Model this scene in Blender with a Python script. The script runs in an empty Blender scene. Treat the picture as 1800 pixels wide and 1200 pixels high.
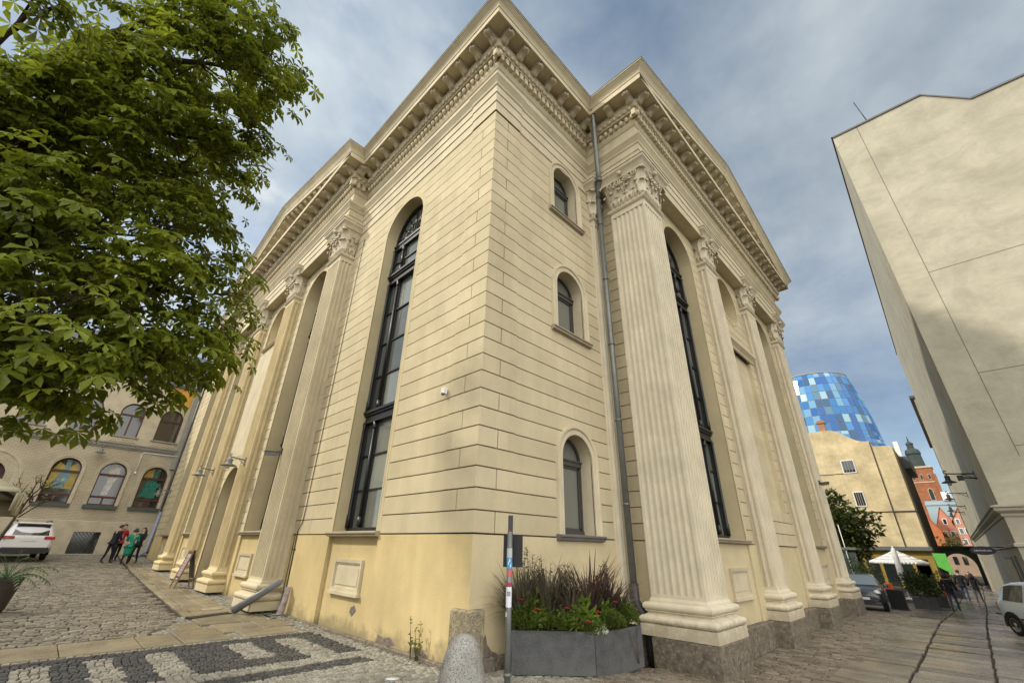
import bpy, math, random
from math import sin, cos, pi, sqrt, radians
from mathutils import Vector, Matrix
random.seed(11)
scene = bpy.context.scene
COL = scene.collection

# ------------------------------------------------------------------ helpers
class MB:
    """collects geometry for ONE mesh object"""
    def __init__(s): s.v=[]; s.f=[]; s.m=[]; s.sm=[]
    def add(s, vs, fs, m=0, smooth=False):
        o=len(s.v); s.v.extend([tuple(p) for p in vs])
        for f in fs: s.f.append([i+o for i in f]); s.m.append(m); s.sm.append(smooth)
    def quad(s,a,b,c,d,m=0): s.add([a,b,c,d],[(0,1,2,3)],m)
    def box(s,x0,x1,y0,y1,z0,z1,m=0):
        s.add([(x0,y0,z0),(x1,y0,z0),(x1,y1,z0),(x0,y1,z0),(x0,y0,z1),(x1,y0,z1),(x1,y1,z1),(x0,y1,z1)],
              [(0,3,2,1),(4,5,6,7),(0,1,5,4),(1,2,6,5),(2,3,7,6),(3,0,4,7)],m)
    def bbox(s,x0,x1,y0,y1,z0,z1,b=.02,m=0):
        """box with chamfered vertical edges and top edge"""
        pl=[(x0+b,y0),(x1-b,y0),(x1,y0+b),(x1,y1-b),(x1-b,y1),(x0+b,y1),(x0,y1-b),(x0,y0+b)]
        cx,cy=(x0+x1)/2,(y0+y1)/2
        def ins(p): return (cx+(p[0]-cx)*(1-2*b/(x1-x0)), cy+(p[1]-cy)*(1-2*b/(y1-y0)))
        vs=[(p[0],p[1],z0) for p in pl]+[(p[0],p[1],z1-b) for p in pl]+[(*ins(p),z1) for p in pl]
        fs=[tuple(range(7,-1,-1)),tuple(range(16,24))]
        for r in (0,8):
            for i in range(8): j=(i+1)%8; fs.append((r+i,r+j,r+8+j,r+8+i))
        s.add(vs,fs,m)
    def obox(s,c,ax,hx,ay,hy,az,hz,m=0):
        c=Vector(c);X=Vector(ax)*hx;Y=Vector(ay)*hy;Z=Vector(az)*hz
        s.add([c-X-Y-Z,c+X-Y-Z,c+X+Y-Z,c-X+Y-Z,c-X-Y+Z,c+X-Y+Z,c+X+Y+Z,c-X+Y+Z],
              [(0,3,2,1),(4,5,6,7),(0,1,5,4),(1,2,6,5),(2,3,7,6),(3,0,4,7)],m)
    def tube(s,pts,rad,n=8,m=0,smooth=True,caps=True):
        pts=[Vector(p) for p in pts]; k=len(pts)
        if not hasattr(rad,'__len__'): rad=[rad]*k
        vs=[];fs=[]; ref=None
        for i in range(k):
            t=(pts[min(i+1,k-1)]-pts[max(i-1,0)]).normalized()
            if ref is None:
                ref=t.orthogonal().normalized()
            a=(ref-t*ref.dot(t))
            a=a.normalized() if a.length>1e-6 else t.orthogonal().normalized()
            ref=a; b=t.cross(a)
            for j in range(n):
                an=2*pi*j/n; vs.append(pts[i]+(a*cos(an)+b*sin(an))*rad[i])
        for i in range(k-1):
            for j in range(n): q=(j+1)%n; fs.append((i*n+j,i*n+q,(i+1)*n+q,(i+1)*n+j))
        s.add(vs,fs,m,smooth)
        if caps:
            o=len(s.v)-len(vs)
            s.f.append([o+j for j in range(n-1,-1,-1)]); s.m.append(m); s.sm.append(False)
            s.f.append([o+(k-1)*n+j for j in range(n)]); s.m.append(m); s.sm.append(False)
    def lathe(s,prof,c=(0,0,0),n=24,m=0,smooth=True,axis=None):
        """prof: (r,z) list"""
        c=Vector(c); vs=[];fs=[]
        if axis is None: A,B,Z=Vector((1,0,0)),Vector((0,1,0)),Vector((0,0,1))
        else: Z=Vector(axis).normalized(); A=Z.orthogonal().normalized(); B=Z.cross(A)
        for r,z in prof:
            for j in range(n): an=2*pi*j/n; vs.append(c+A*(r*cos(an))+B*(r*sin(an))+Z*z)
        for i in range(len(prof)-1):
            for j in range(n): q=(j+1)%n; fs.append((i*n+j,i*n+q,(i+1)*n+q,(i+1)*n+j))
        fs.append(tuple(range(n-1,-1,-1))); fs.append(tuple((len(prof)-1)*n+j for j in range(n)))
        s.add(vs,fs,m,smooth)
    def sphere(s,c,rx,ry,rz,nu=8,nv=6,m=0):
        vs=[(c[0],c[1],c[2]-rz)];fs=[]
        for i in range(1,nv):
            t=pi*i/nv
            for j in range(nu):
                a=2*pi*j/nu; vs.append((c[0]+rx*sin(t)*cos(a),c[1]+ry*sin(t)*sin(a),c[2]-rz*cos(t)))
        vs.append((c[0],c[1],c[2]+rz)); L=len(vs)-1
        for j in range(nu): fs.append((0,1+(j+1)%nu,1+j)); fs.append((L,L-nu+j,L-nu+(j+1)%nu))
        for i in range(nv-2):
            for j in range(nu): a=1+i*nu; fs.append((a+j,a+(j+1)%nu,a+nu+(j+1)%nu,a+nu+j))
        s.add(vs,fs,m,True)
    def build(s,name,mats,parent=None,loc=(0,0,0),recalc=False):
        me=bpy.data.meshes.new(name); me.from_pydata(s.v,[],s.f); 
        if not isinstance(mats,(list,tuple)): mats=[mats]
        for m in mats: me.materials.append(m)
        me.polygons.foreach_set('material_index',s.m); me.polygons.foreach_set('use_smooth',s.sm)
        me.update()
        if recalc:
            import bmesh
            bm=bmesh.new(); bm.from_mesh(me); bmesh.ops.recalc_face_normals(bm,faces=bm.faces); bm.to_mesh(me); bm.free()
        o=bpy.data.objects.new(name,me); COL.objects.link(o); o.location=loc
        if parent: o.parent=parent
        return o

def tag(o,label=None,cat=None,group=None,kind=None):
    if label: o['label']=label
    if cat: o['category']=cat
    if group: o['group']=group
    if kind: o['kind']=kind
    return o
def thing(name,label,cat,loc=(0,0,0),rz=0,group=None):
    o=bpy.data.objects.new(name,None); COL.objects.link(o); o.location=loc; o.rotation_euler=(0,0,rz)
    o.empty_display_size=.2
    return tag(o,label,cat,group)
def copy_tree(o,loc=None,rz=None,label=None,parent=None):
    c=o.copy(); COL.objects.link(c)
    if parent: c.parent=parent
    if loc is not None: c.location=loc
    if rz is not None: c.rotation_euler=(0,0,rz)
    if label: c['label']=label
    for ch in list(o.children): copy_tree(ch,parent=c)
    return c

# ------------------------------------------------------------------ materials
def nt(m): return m.node_tree.nodes, m.node_tree.links
def mat(name,col,rough=.7,spec=.3,metal=0,noise=0,nscale=3,bump=0,bscale=40,trans=0,streak=0,var=0):
    """Principled with cloudy wear (noise), vertical rain streaks (streak), fine bump, per-island variation (var)"""
    m=bpy.data.materials.new(name); m.use_nodes=True; N,L=nt(m); b=N['Principled BSDF']
    b.inputs['Roughness'].default_value=rough; b.inputs['Specular IOR Level'].default_value=spec; b.inputs['Metallic'].default_value=metal
    b.inputs['Base Color'].default_value=(*col,1)
    tc=N.new('ShaderNodeTexCoord'); src=None
    def mixmul(src,fac_sock,lo,hi):
        mr=N.new('ShaderNodeMapRange'); mr.inputs['To Min'].default_value=lo; mr.inputs['To Max'].default_value=hi
        mr.inputs['From Min'].default_value=.3; mr.inputs['From Max'].default_value=.7
        L.new(fac_sock,mr.inputs['Value'])
        mx=N.new('ShaderNodeMix'); mx.data_type='RGBA'; mx.blend_type='MULTIPLY'; mx.inputs['Factor'].default_value=1
        if src is None: mx.inputs['A'].default_value=(*col,1)
        else: L.new(src,mx.inputs['A'])
        L.new(mr.outputs['Result'],mx.inputs['B']); return mx.outputs['Result']
    if noise:
        n=N.new('ShaderNodeTexNoise'); n.inputs['Scale'].default_value=nscale; n.inputs['Detail'].default_value=8; n.inputs['Roughness'].default_value=.65
        L.new(tc.outputs['Object'],n.inputs['Vector']); src=mixmul(src,n.outputs['Fac'],1-noise,1+noise*.6)
    if streak:
        mp=N.new('ShaderNodeMapping'); mp.inputs['Scale'].default_value=(2.6,2.6,.16); L.new(tc.outputs['Object'],mp.inputs['Vector'])
        n=N.new('ShaderNodeTexNoise'); n.inputs['Scale'].default_value=1.3; n.inputs['Detail'].default_value=3
        L.new(mp.outputs['Vector'],n.inputs['Vector']); src=mixmul(src,n.outputs['Fac'],1-streak,1+streak*.4)
    if var:
        g=N.new('ShaderNodeNewGeometry'); mr=N.new('ShaderNodeMapRange'); mr.inputs['To Min'].default_value=1-var; mr.inputs['To Max'].default_value=1+var
        L.new(g.outputs['Random Per Island'],mr.inputs['Value'])
        mx=N.new('ShaderNodeMix'); mx.data_type='RGBA'; mx.blend_type='MULTIPLY'; mx.inputs['Factor'].default_value=1
        if src is None: mx.inputs['A'].default_value=(*col,1)
        else: L.new(src,mx.inputs['A'])
        L.new(mr.outputs['Result'],mx.inputs['B']); src=mx.outputs['Result']
    if src is not None: L.new(src,b.inputs['Base Color'])
    if bump:
        n=N.new('ShaderNodeTexNoise'); n.inputs['Scale'].default_value=bscale; n.inputs['Detail'].default_value=5
        L.new(tc.outputs['Object'],n.inputs['Vector'])
        bp=N.new('ShaderNodeBump'); bp.inputs['Strength'].default_value=bump; bp.inputs['Distance'].default_value=.02
        L.new(n.outputs['Fac'],bp.inputs['Height']); L.new(bp.outputs['Normal'],b.inputs['Normal'])
    if trans: b.inputs['Transmission Weight'].default_value=trans
    return m
def stain(m,col,zlo,zhi,scale=2.5,thr=.5,amt=.8):
    """dirt with a shape of its own, on the band of object heights zlo..zhi"""
    N,L=nt(m); b=N['Principled BSDF']; tc=N.new('ShaderNodeTexCoord')
    sep=N.new('ShaderNodeSeparateXYZ'); L.new(tc.outputs['Object'],sep.inputs['Vector'])
    mr=N.new('ShaderNodeMapRange'); mr.inputs['From Min'].default_value=zhi; mr.inputs['From Max'].default_value=zlo
    L.new(sep.outputs['Z'],mr.inputs['Value'])
    n=N.new('ShaderNodeTexNoise'); n.inputs['Scale'].default_value=scale; n.inputs['Detail'].default_value=9; n.inputs['Roughness'].default_value=.7
    L.new(tc.outputs['Object'],n.inputs['Vector'])
    ad=N.new('ShaderNodeMath'); ad.operation='MULTIPLY_ADD'; ad.inputs[1].default_value=.55
    L.new(mr.outputs['Result'],ad.inputs[0]); L.new(n.outputs['Fac'],ad.inputs[2])
    r=N.new('ShaderNodeMapRange'); r.inputs['From Min'].default_value=thr+.28; r.inputs['From Max'].default_value=thr+.5; r.inputs['To Max'].default_value=amt
    L.new(ad.outputs['Value'],r.inputs['Value'])
    mx=N.new('ShaderNodeMix'); mx.data_type='RGBA'; L.new(r.outputs['Result'],mx.inputs['Factor']); mx.inputs['B'].default_value=(*col,1)
    if b.inputs['Base Color'].links: L.new(b.inputs['Base Color'].links[0].from_socket,mx.inputs['A'])
    else: mx.inputs['A'].default_value=b.inputs['Base Color'].default_value
    L.new(mx.outputs['Result'],b.inputs['Base Color'])
    return m
def leafmat(name,col,tl=.35,var=.45,rough=.45):
    m=bpy.data.materials.new(name); m.use_nodes=True; N,L=nt(m); b=N['Principled BSDF']; out=N['Material Output']
    g=N.new('ShaderNodeNewGeometry')
    cr=N.new('ShaderNodeValToRGB'); cr.color_ramp.elements[0].color=(*[c*(1-var) for c in col],1); cr.color_ramp.elements[1].color=(col[0]*(1+var*1.3),col[1]*(1+var),col[2]*(1+var*.3),1)
    L.new(g.outputs['Random Per Island'],cr.inputs['Fac']); L.new(cr.outputs['Color'],b.inputs['Base Color'])
    tc=N.new('ShaderNodeTexCoord'); nz=N.new('ShaderNodeTexNoise'); nz.inputs['Scale'].default_value=1.1; nz.inputs['Detail'].default_value=3; L.new(tc.outputs['Object'],nz.inputs['Vector'])
    ad=N.new('ShaderNodeMath'); ad.operation='MULTIPLY_ADD'; ad.inputs[1].default_value=.55; L.new(g.outputs['Random Per Island'],ad.inputs[0])
    mr=N.new('ShaderNodeMapRange'); mr.inputs['From Min'].default_value=.35; mr.inputs['From Max'].default_value=.65; mr.inputs['To Max'].default_value=.45; L.new(nz.outputs['Fac'],mr.inputs['Value']); L.new(mr.outputs['Result'],ad.inputs[2]); L.new(ad.outputs['Value'],cr.inputs['Fac'])
    b.inputs['Roughness'].default_value=rough; b.inputs['Specular IOR Level'].default_value=.35
    t=N.new('ShaderNodeBsdfTranslucent'); L.new(cr.outputs['Color'],t.inputs['Color'])
    mx=N.new('ShaderNodeMixShader'); mx.inputs['Fac'].default_value=tl
    L.new(b.outputs['BSDF'],mx.inputs[1]); L.new(t.outputs['BSDF'],mx.inputs[2]); L.new(mx.outputs['Shader'],out.inputs['Surface'])
    return m
def brickmat(name,c1,c2,mort,scale=1,bw=.27,bh=.075,ms=.008,rough=.85,vec='yz',bump=.3,squash=1):
    """bricks laid in the object's own wall plane; vec says which object axes run along and up the wall"""
    m=bpy.data.materials.new(name); m.use_nodes=True; N,L=nt(m); b=N['Principled BSDF']; b.inputs['Roughness'].default_value=rough; b.inputs['Specular IOR Level'].default_value=.2
    tc=N.new('ShaderNodeTexCoord'); sp=N.new('ShaderNodeSeparateXYZ'); cb=N.new('ShaderNodeCombineXYZ')
    L.new(tc.outputs['Object'],sp.inputs['Vector'])
    L.new(sp.outputs[vec[0].upper()],cb.inputs['X']); L.new(sp.outputs[vec[1].upper()],cb.inputs['Y'])
    t=N.new('ShaderNodeTexBrick'); t.inputs['Scale'].default_value=scale; t.inputs['Brick Width'].default_value=bw; t.inputs['Row Height'].default_value=bh; t.inputs['Mortar Size'].default_value=ms
    t.inputs['Color1'].default_value=(*c1,1); t.inputs['Color2'].default_value=(*c2,1); t.inputs['Mortar'].default_value=(*mort,1)
    L.new(cb.outputs['Vector'],t.inputs['Vector'])
    n=N.new('ShaderNodeTexNoise'); n.inputs['Scale'].default_value=.7; n.inputs['Detail'].default_value=8; L.new(tc.outputs['Object'],n.inputs['Vector'])
    mr=N.new('ShaderNodeMapRange'); mr.inputs['From Min'].default_value=.3; mr.inputs['From Max'].default_value=.7; mr.inputs['To Min'].default_value=.75; mr.inputs['To Max'].default_value=1.12
    L.new(n.outputs['Fac'],mr.inputs['Value'])
    mx=N.new('ShaderNodeMix'); mx.data_type='RGBA'; mx.blend_type='MULTIPLY'; mx.inputs['Factor'].default_value=1
    L.new(t.outputs['Color'],mx.inputs['A']); L.new(mr.outputs['Result'],mx.inputs['B']); L.new(mx.outputs['Result'],b.inputs['Base Color'])
    bp=N.new('ShaderNodeBump'); bp.inputs['Strength'].default_value=bump; bp.inputs['Distance'].default_value=.01; bp.invert=True
    L.new(t.outputs['Fac'],bp.inputs['Height']); L.new(bp.outputs['Normal'],b.inputs['Normal'])
    return m
def glassmat(name,col=(.03,.035,.04),rough=.03,spec=.9,var=0):
    m=mat(name,col,rough,spec,var=var); m.node_tree.nodes['Principled BSDF'].inputs['IOR'].default_value=1.6
    return m

def blocktone(m,lo=.93,hi=1.05):
    """each ashlar block has its own tone"""
    N,L=nt(m); b=N['Principled BSDF']; tc=N.new('ShaderNodeTexCoord'); sp=N.new('ShaderNodeSeparateXYZ'); L.new(tc.outputs['Object'],sp.inputs['Vector'])
    ad=N.new('ShaderNodeMath'); ad.operation='ADD'; L.new(sp.outputs['X'],ad.inputs[0]); L.new(sp.outputs['Y'],ad.inputs[1])
    sb=N.new('ShaderNodeMath'); sb.operation='SUBTRACT'; sb.inputs[1].default_value=1.87; L.new(sp.outputs['Z'],sb.inputs[0])
    cb=N.new('ShaderNodeCombineXYZ'); L.new(ad.outputs['Value'],cb.inputs['X']); L.new(sb.outputs['Value'],cb.inputs['Y'])
    t=N.new('ShaderNodeTexBrick'); t.inputs['Scale'].default_value=1; t.inputs['Brick Width'].default_value=1.45; t.inputs['Row Height'].default_value=.36; t.inputs['Mortar Size'].default_value=0
    t.inputs['Color1'].default_value=(lo,lo*.995,lo*.97,1); t.inputs['Color2'].default_value=(hi,hi,hi,1); L.new(cb.outputs['Vector'],t.inputs['Vector'])
    mx=N.new('ShaderNodeMix'); mx.data_type='RGBA'; mx.blend_type='MULTIPLY'; mx.inputs['Factor'].default_value=1; L.new(b.inputs['Base Color'].links[0].from_socket,mx.inputs['A']); L.new(t.outputs['Color'],mx.inputs['B']); L.new(mx.outputs['Result'],b.inputs['Base Color'])
    return m
M={}
M['wall']=blocktone(mat('wall_plaster',(.54,.462,.305),.85,.15,noise=.13,nscale=.9,bump=.25,bscale=60,streak=.06))
M['plinth']=stain(mat('plinth_plaster',(.55,.437,.222),.85,.15,noise=.16,nscale=1.1,bump=.25,bscale=50,streak=.06),(.2,.17,.10),0,.6,2.6,.5,.65)
M['peach']=stain(mat('plinth_repair_plaster',(.55,.46,.285),.85,.15,noise=.12,nscale=1.4,bump=.25,bscale=50),(.25,.21,.14),0,.45,2.6,.55,.6)
M['stone']=stain(mat('pier_stucco',(.62,.555,.415),.8,.2,noise=.14,nscale=1.6,bump=.3,bscale=45,streak=.06),(.33,.27,.18),.2,1.0,5,.55,.6)
M['sunpier']=mat('sunlit_pier_stucco',(.58,.48,.285),.8,.2,noise=.14,nscale=1.6,bump=.3,bscale=45,streak=.05)  # yellower copy of the pier stucco, warm sunlight put into its colour
M['cream']=mat('cornice_stucco',(.555,.485,.335),.82,.18,noise=.16,nscale=1.2,bump=.25,bscale=50,streak=.06)
M['orna']=mat('ornament_stucco',(.58,.51,.375),.82,.18,noise=.22,nscale=3,bump=.3,bscale=50)
M['reveal']=mat('reveal_plaster',(.52,.44,.27),.85,.15,noise=.12,nscale=1.2,bump=.2,bscale=60)
M['granite']=mat('granite',(.165,.14,.105),.85,.2,noise=.45,nscale=7,bump=.9,bscale=14)
M['frame']=mat('dark_painted_wood',(.012,.013,.012),.4,.5,noise=.3,nscale=5)
M['brown_frame']=mat('grey_brown_frame',(.06,.055,.05),.45,.4)
M['glass']=glassmat('window_glass',(.15,.16,.135),.025,1.0,.55)
M['glass2']=glassmat('milky_window_glass',(.16,.165,.14),.12,.6)
M['sill']=mat('painted_sill',(.32,.27,.19),.6,.4,noise=.2,nscale=4)
M['zinc']=mat('zinc_pipe',(.17,.18,.165),.42,.5,metal=.35,noise=.25,nscale=4)
M['joint_dark']=mat('dark_joint_back',(.18,.145,.09),.95,.05,noise=.3,nscale=3)  # darker tone on the groove backs, for crisper joints
M['roof']=mat('roof_tin',(.10,.10,.09),.6,.4)
M['iron']=mat('dark_iron',(.03,.03,.03),.5,.5)
# ------------------------------------------------------------------ ground
def sst(a,b,x):
    t=min(1,max(0,(x-a)/(b-a))); return t*t*(3-2*t)
def g(x,y):
    """height of the ground: the court rises to the back, the street falls away to the right"""
    z=.0008*min(max(y,0),40)**2
    z-=.43*sst(1.3,5.0,x)*(1-sst(2,8,y) if x<40 else 1)
    z-=.04*min(max(x-19,0),11)+.01*min(max(x-30,0),70)
    return z
def axis(lims):
    o=[]
    for a,b,s in lims:
        n=max(1,round((b-a)/s)); o+=[a+(b-a)*i/n for i in range(n)]
    return o+[lims[-1][1]]
gx=axis([(-900,-100,200),(-100,-20,10),(-20,-6,1),(-6,8,.5),(8,50,1.5),(50,120,7),(120,400,40),(400,1200,200)])
gy=axis([(-900,-100,200),(-100,-20,10),(-20,-6,1),(-6,10,.5),(10,45,1.5),(45,120,15),(120,1200,180)])
gm=MB(); nx=len(gx)
gm.add([(x,y,g(x,y)-.035) for y in gy for x in gx],[(j*nx+i,j*nx+i+1,(j+1)*nx+i+1,(j+1)*nx+i) for j in range(len(gy)-1) for i in range(nx-1)],0,True)
M['ground']=mat('sandy_joint_ground',(.045,.038,.028),.85,.25,noise=.35,nscale=2,bump=.5,bscale=60)
tag(gm.build('ground',M['ground']),'dark sandy ground under the paving','ground',kind='structure')

def wet(m,lo=.28,hi=.75,scale=.55):
    N,L=nt(m); b=N['Principled BSDF']; tc=N.new('ShaderNodeTexCoord'); n=N.new('ShaderNodeTexNoise'); n.inputs['Scale'].default_value=scale; n.inputs['Detail'].default_value=6
    L.new(tc.outputs['Object'],n.inputs['Vector']); mr=N.new('ShaderNodeMapRange'); mr.inputs['From Min'].default_value=.35; mr.inputs['From Max'].default_value=.65
    mr.inputs['To Min'].default_value=lo; mr.inputs['To Max'].default_value=hi; L.new(n.outputs['Fac'],mr.inputs['Value']); L.new(mr.outputs['Result'],b.inputs['Roughness'])
    return m
M['cobble']=wet(mat('court_cobble_stone',(.20,.175,.13),.6,.4,noise=.3,nscale=2.4,bump=.6,bscale=30,var=.3),.4,.8)
M['sett_light']=wet(mat('light_mosaic_sett',(.25,.235,.19),.6,.35,noise=.25,nscale=5,bump=.7,bscale=40,var=.25),.45,.8)
M['sett_dark']=wet(mat('dark_mosaic_sett',(.047,.047,.046),.55,.4,noise=.3,nscale=5,bump=.7,bscale=40,var=.35),.35,.7)
M['slab']=wet(mat('sandstone_slab',(.225,.19,.125),.5,.45,noise=.3,nscale=1.8,bump=.25,bscale=30,var=.16),.16,.6,.8)
M['street_slab']=wet(mat('street_stone_slab',(.145,.124,.095),.4,.5,noise=.4,nscale=1.6,bump=.4,bscale=16,var=.4),.10,.42,.7)
M['street_sett']=wet(mat('street_sett',(.175,.145,.105),.5,.45,noise=.35,nscale=3,bump=.6,bscale=25,var=.35),.3,.7)
R_=random.Random(5)
def sett(mb,x,y,sx,sy,h=.0,m=0,jit=.006,rot=0,bev=.2):
    """one slightly domed, tilted paving stone"""
    z=g(x,y)+h+R_.uniform(-jit,jit); tx=R_.uniform(-.035,.035); ty=R_.uniform(-.035,.035)
    a=rot+R_.uniform(-.05,.05); ca,sa=cos(a),sin(a)
    def P(u,v,w):
        X=u*sx/2; Y=v*sy/2
        return (x+X*ca-Y*sa, y+X*sa+Y*ca, z+w+X*tx+Y*ty)
    j=lambda: R_.uniform(-.09,.09)
    o=[(-1+j(),-1+j()),(1+j(),-1+j()),(1+j(),1+j()),(-1+j(),1+j())]
    k=1-bev
    vs=[P(u,v,-.05) for u,v in o]+[P(u*.97,v*.97,-.012) for u,v in o]+[P(u*k,v*k,0) for u,v in o]
    fs=[]
    for r in (0,4):
        for i in range(4): q=(i+1)%4; fs.append((r+i,r+q,r+4+q,r+4+i))
    fs.append((8,9,10,11)); mb.add(vs,fs,m,False)

def slabq(mb,x0,x1,y0,y1,h=0,m=0,gap=.008,n=1):
    x0+=gap;x1-=gap;y0+=gap;y1-=gap; b=.012
    dz=R_.uniform(-.004,.004)+h
    o=[(x0,y0),(x1,y0),(x1,y1),(x0,y1)]; cx,cy=(x0+x1)/2,(y0+y1)/2
    top=[(x0+b,y0+b),(x1-b,y0+b),(x1-b,y1-b),(x0+b,y1-b)]
    vs=[(x,y,g(x,y)-.05) for x,y in o]+[(x,y,g(x,y)+dz-.012) for x,y in o]+[(x,y,g(x,y)+dz) for x,y in top]
    fs=[]
    for r in (0,4):
        for i in range(4): q=(i+1)%4; fs.append((r+i,r+q,r+4+q,r+4+i))
    fs.append((8,9,10,11)); mb.add(vs,fs,m)

# large cobbles of the court, rows run along x
court=MB(); y=5.95; row=0
while y<31.5:
    rh=R_.uniform(.105,.15); x=-12 if y>9 else -9
    kx=-1.99+.033*(y-8) if y>7.9 else -1.99-.0*(8-y)
    while x<kx:
        w=R_.uniform(.15,.27)
        lim=kx if y>7.9 else min(kx,-2.05-.75*max(0,(7.6-y))/1.7)
        if x+w<lim: sett(court,x+w/2,y+rh/2,w*.89,rh*.84,0,0,.011)
        x+=w
    y+=rh; row+=1
tag(court.build('cobbled_court',M['cobble']),'large worn cobbles of the courtyard','paving',kind='structure')
# kerb of long stones between court and walk, walk slabs along the long facade
walk=MB()
y=7.9
while y<31.5:
    L_=R_.uniform(.7,1.1); kx=-1.93+.033*(y-8); slabq(walk,kx,kx+.2,y,y+L_,.01); y+=L_
y=8.6
while y<31:
    L_=R_.uniform(.8,1.5); kx=-1.70+.033*(y-8); xm=kx+(R_.uniform(.45,.6))*(-.75-kx)
    slabq(walk,kx,xm,y,y+L_,.004); slabq(walk,xm,-.78,y+R_.uniform(0,.0),y+L_,.004); y+=L_
for (x0,x1,y0,y1) in [(-1.72,-.62,7.95,8.6),(-1.9,-1.1,6.55,7.9),(-1.1,-.55,6.55,7.9),(-1.75,-.95,5.45,6.52),(-.95,-.32,5.5,6.52),(-1.55,-.55,4.72,5.44)]:
    slabq(walk,x0,x1,y0,y1,.004)
x=-9.5
while x<-2.6:
    w=R_.uniform(1.0,1.5); x1=min(x+w,-2.55); slabq(walk,x,x1,4.72+R_.uniform(-.02,.02),5.86,.004); x=x1
    if x1>=-2.55: break
slabq(walk,-2.53,-1.78,4.72,6.1,.004); slabq(walk,-2.35,-1.93,6.13,7.0,.004)
tag(walk.build('slab_walk',M['slab']),'sandstone slabs along the long facade','paving',kind='structure')
# black and white mosaic of small setts laid in a key pattern
def key_dark(x,y):
    if y>4.56: return False
    if y<1.62: return False
    if y<2.02: return x<-.55
    if x>-.36: return False
    if y>4.2: return True
    if y<2.42: return False
    n=int((-.36-x)/.42)
    if n<5:
        if n%2==0: return True
        return n==3 and y<2.9
    k=int((-2.46-x)/.36)
    return k%2==0
mos=MB(); y=-6.4; s=.096
while y<4.7:
    x=-8.5
    while x<1.2:
        cx,cy=x+R_.uniform(-.006,.006),y+R_.uniform(-.006,.006)
        if (cx<-.1 or cy<-.1) and not(cx>-.05 and cy>-.05):
            near=(cx+4.99)**2+(cy+5.78)**2
            if near>4 and (cx+cy>-9.5):
                sett(mos,cx,cy,s*.86,s*.86,0,1 if key_dark(cx,cy) else 0,.006,0,.22)
        x+=s*R_.uniform(.97,1.06)
    y+=s
for i in range(420):   # loose little setts where the walk meets the wall
    yy=R_.uniform(4.6,7.3); xx=R_.uniform(-.55,-.06)
    if xx<-.3 and yy>5.4: continue
    if -.95<xx<-.3 and yy<5.5 and yy>4.72 and xx<-.53: continue
    sett(mos,xx,yy,.085,.085,-.004,0,.012,R_.uniform(0,1.5))
for i in range(60):    # small setts fill the strip between slab walk and facade
    for j in range(6):
        yy=7.6+i*.11+R_.uniform(-.01,.01); xx=-.72+j*.115
        sett(mos,xx,yy,.1,.1,-.006,0,.008,R_.uniform(-.2,.2))
yy=14.2
while yy<30:
    for j in range(6): sett(mos,-.72+j*.115,yy,.1,.1,-.006,0,.008,R_.uniform(-.2,.2))
    yy+=.11
for i in range(28):
    for j in range(34):
        xx,yy=-2.75+i*.078*1.3,4.7+j*.105
        if xx<-.35: sett(mos,xx,yy,.1,.1,-.028,0,.004,R_.uniform(-.3,.3))
tag(mos.build('mosaic_paving',[M['sett_light'],M['sett_dark']]),'small black and white setts in a key pattern','paving',kind='structure')
# street: narrow setts beside the wall, then slab lanes parted by drain lines
st=MB()
x=1.25
while x<33:
    rw=R_.uniform(.09,.15); 
    y0=-1.64 if x>4.3 else -.7
    y=y0
    if x>19.6: y0=y=.6
    while y>-3.08:
        w=R_.uniform(.18,.34) if x>4.2 else R_.uniform(.12,.2)
        sett(st,x+rw/2,y-w/2,rw*.86,w*.93,0,0,.010,0,.2)
        y-=w
    if x<5.6:
        while y>-6.8:
            w=R_.uniform(.12,.22); sett(st,x+rw/2,y-w/2,rw*.9,w*.93,0,0,.008,0,.18); y-=w
    x+=rw
tag(st.build('sett_pavement',M['street_sett']),'narrow worn setts beside the street facade','paving',kind='structure')
sl=MB()
for (ya,yb,xa) in ((-4.20,-3.11,4.8),(-5.345,-4.235,5.2),(-6.5,-5.38,5.7),(-8.2,-6.53,5.9)):
    x=xa
    while x<75:
        w=R_.uniform(.34,.62)
        n=1
        slabq(sl,x,x+w,ya+.008*sin(x*.5)+R_.uniform(-.035,-.01),yb+.008*sin(x*.5)-R_.uniform(-.03,.0),R_.uniform(-.011,.011),0,.026); x+=w
tag(sl.build('street',M['street_slab']),'wet stone slabs of the street','street',kind='structure')
# ------------------------------------------------------------------ the big classical building
K0=1.87; KH=.36
def frX(px): return lambda u,z,d=0: (px-d,u,z)      # wall facing -X, u runs along +Y
def frY(py): return lambda u,z,d=0: (u,py-d,z)      # wall facing -Y, u runs along +X
def fbox(mb,fr,u0,u1,z0,z1,d0,d1,m=0):
    p=[fr(u0,z0,d0),fr(u1,z0,d0),fr(u1,z0,d1),fr(u0,z0,d1),fr(u0,z1,d0),fr(u1,z1,d0),fr(u1,z1,d1),fr(u0,z1,d1)]
    mb.add(p,[(0,3,2,1),(4,5,6,7),(0,1,5,4),(1,2,6,5),(2,3,7,6),(3,0,4,7)],m)
def op_arch(c,hw,z0,spring): return dict(c=c,hw=hw,z0=z0,sp=spring,top=spring+hw,k='a')
def op_rect(c,hw,z0,z1): return dict(c=c,hw=hw,z0=z0,sp=z1,top=z1,k='r')
def op_circ(c,zc,r): return dict(c=c,hw=r,z0=zc-r,sp=zc,top=zc+r,k='c')
def half(o,z):
    if z<o['z0']-1e-6 or z>o['top']+1e-6: return None
    if o['k']=='r': return o['hw']
    if o['k']=='c': return sqrt(max(0,o['hw']**2-(z-o['sp'])**2))
    if z<=o['sp']: return o['hw']
    return sqrt(max(0,o['hw']**2-(z-o['sp'])**2))
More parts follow.
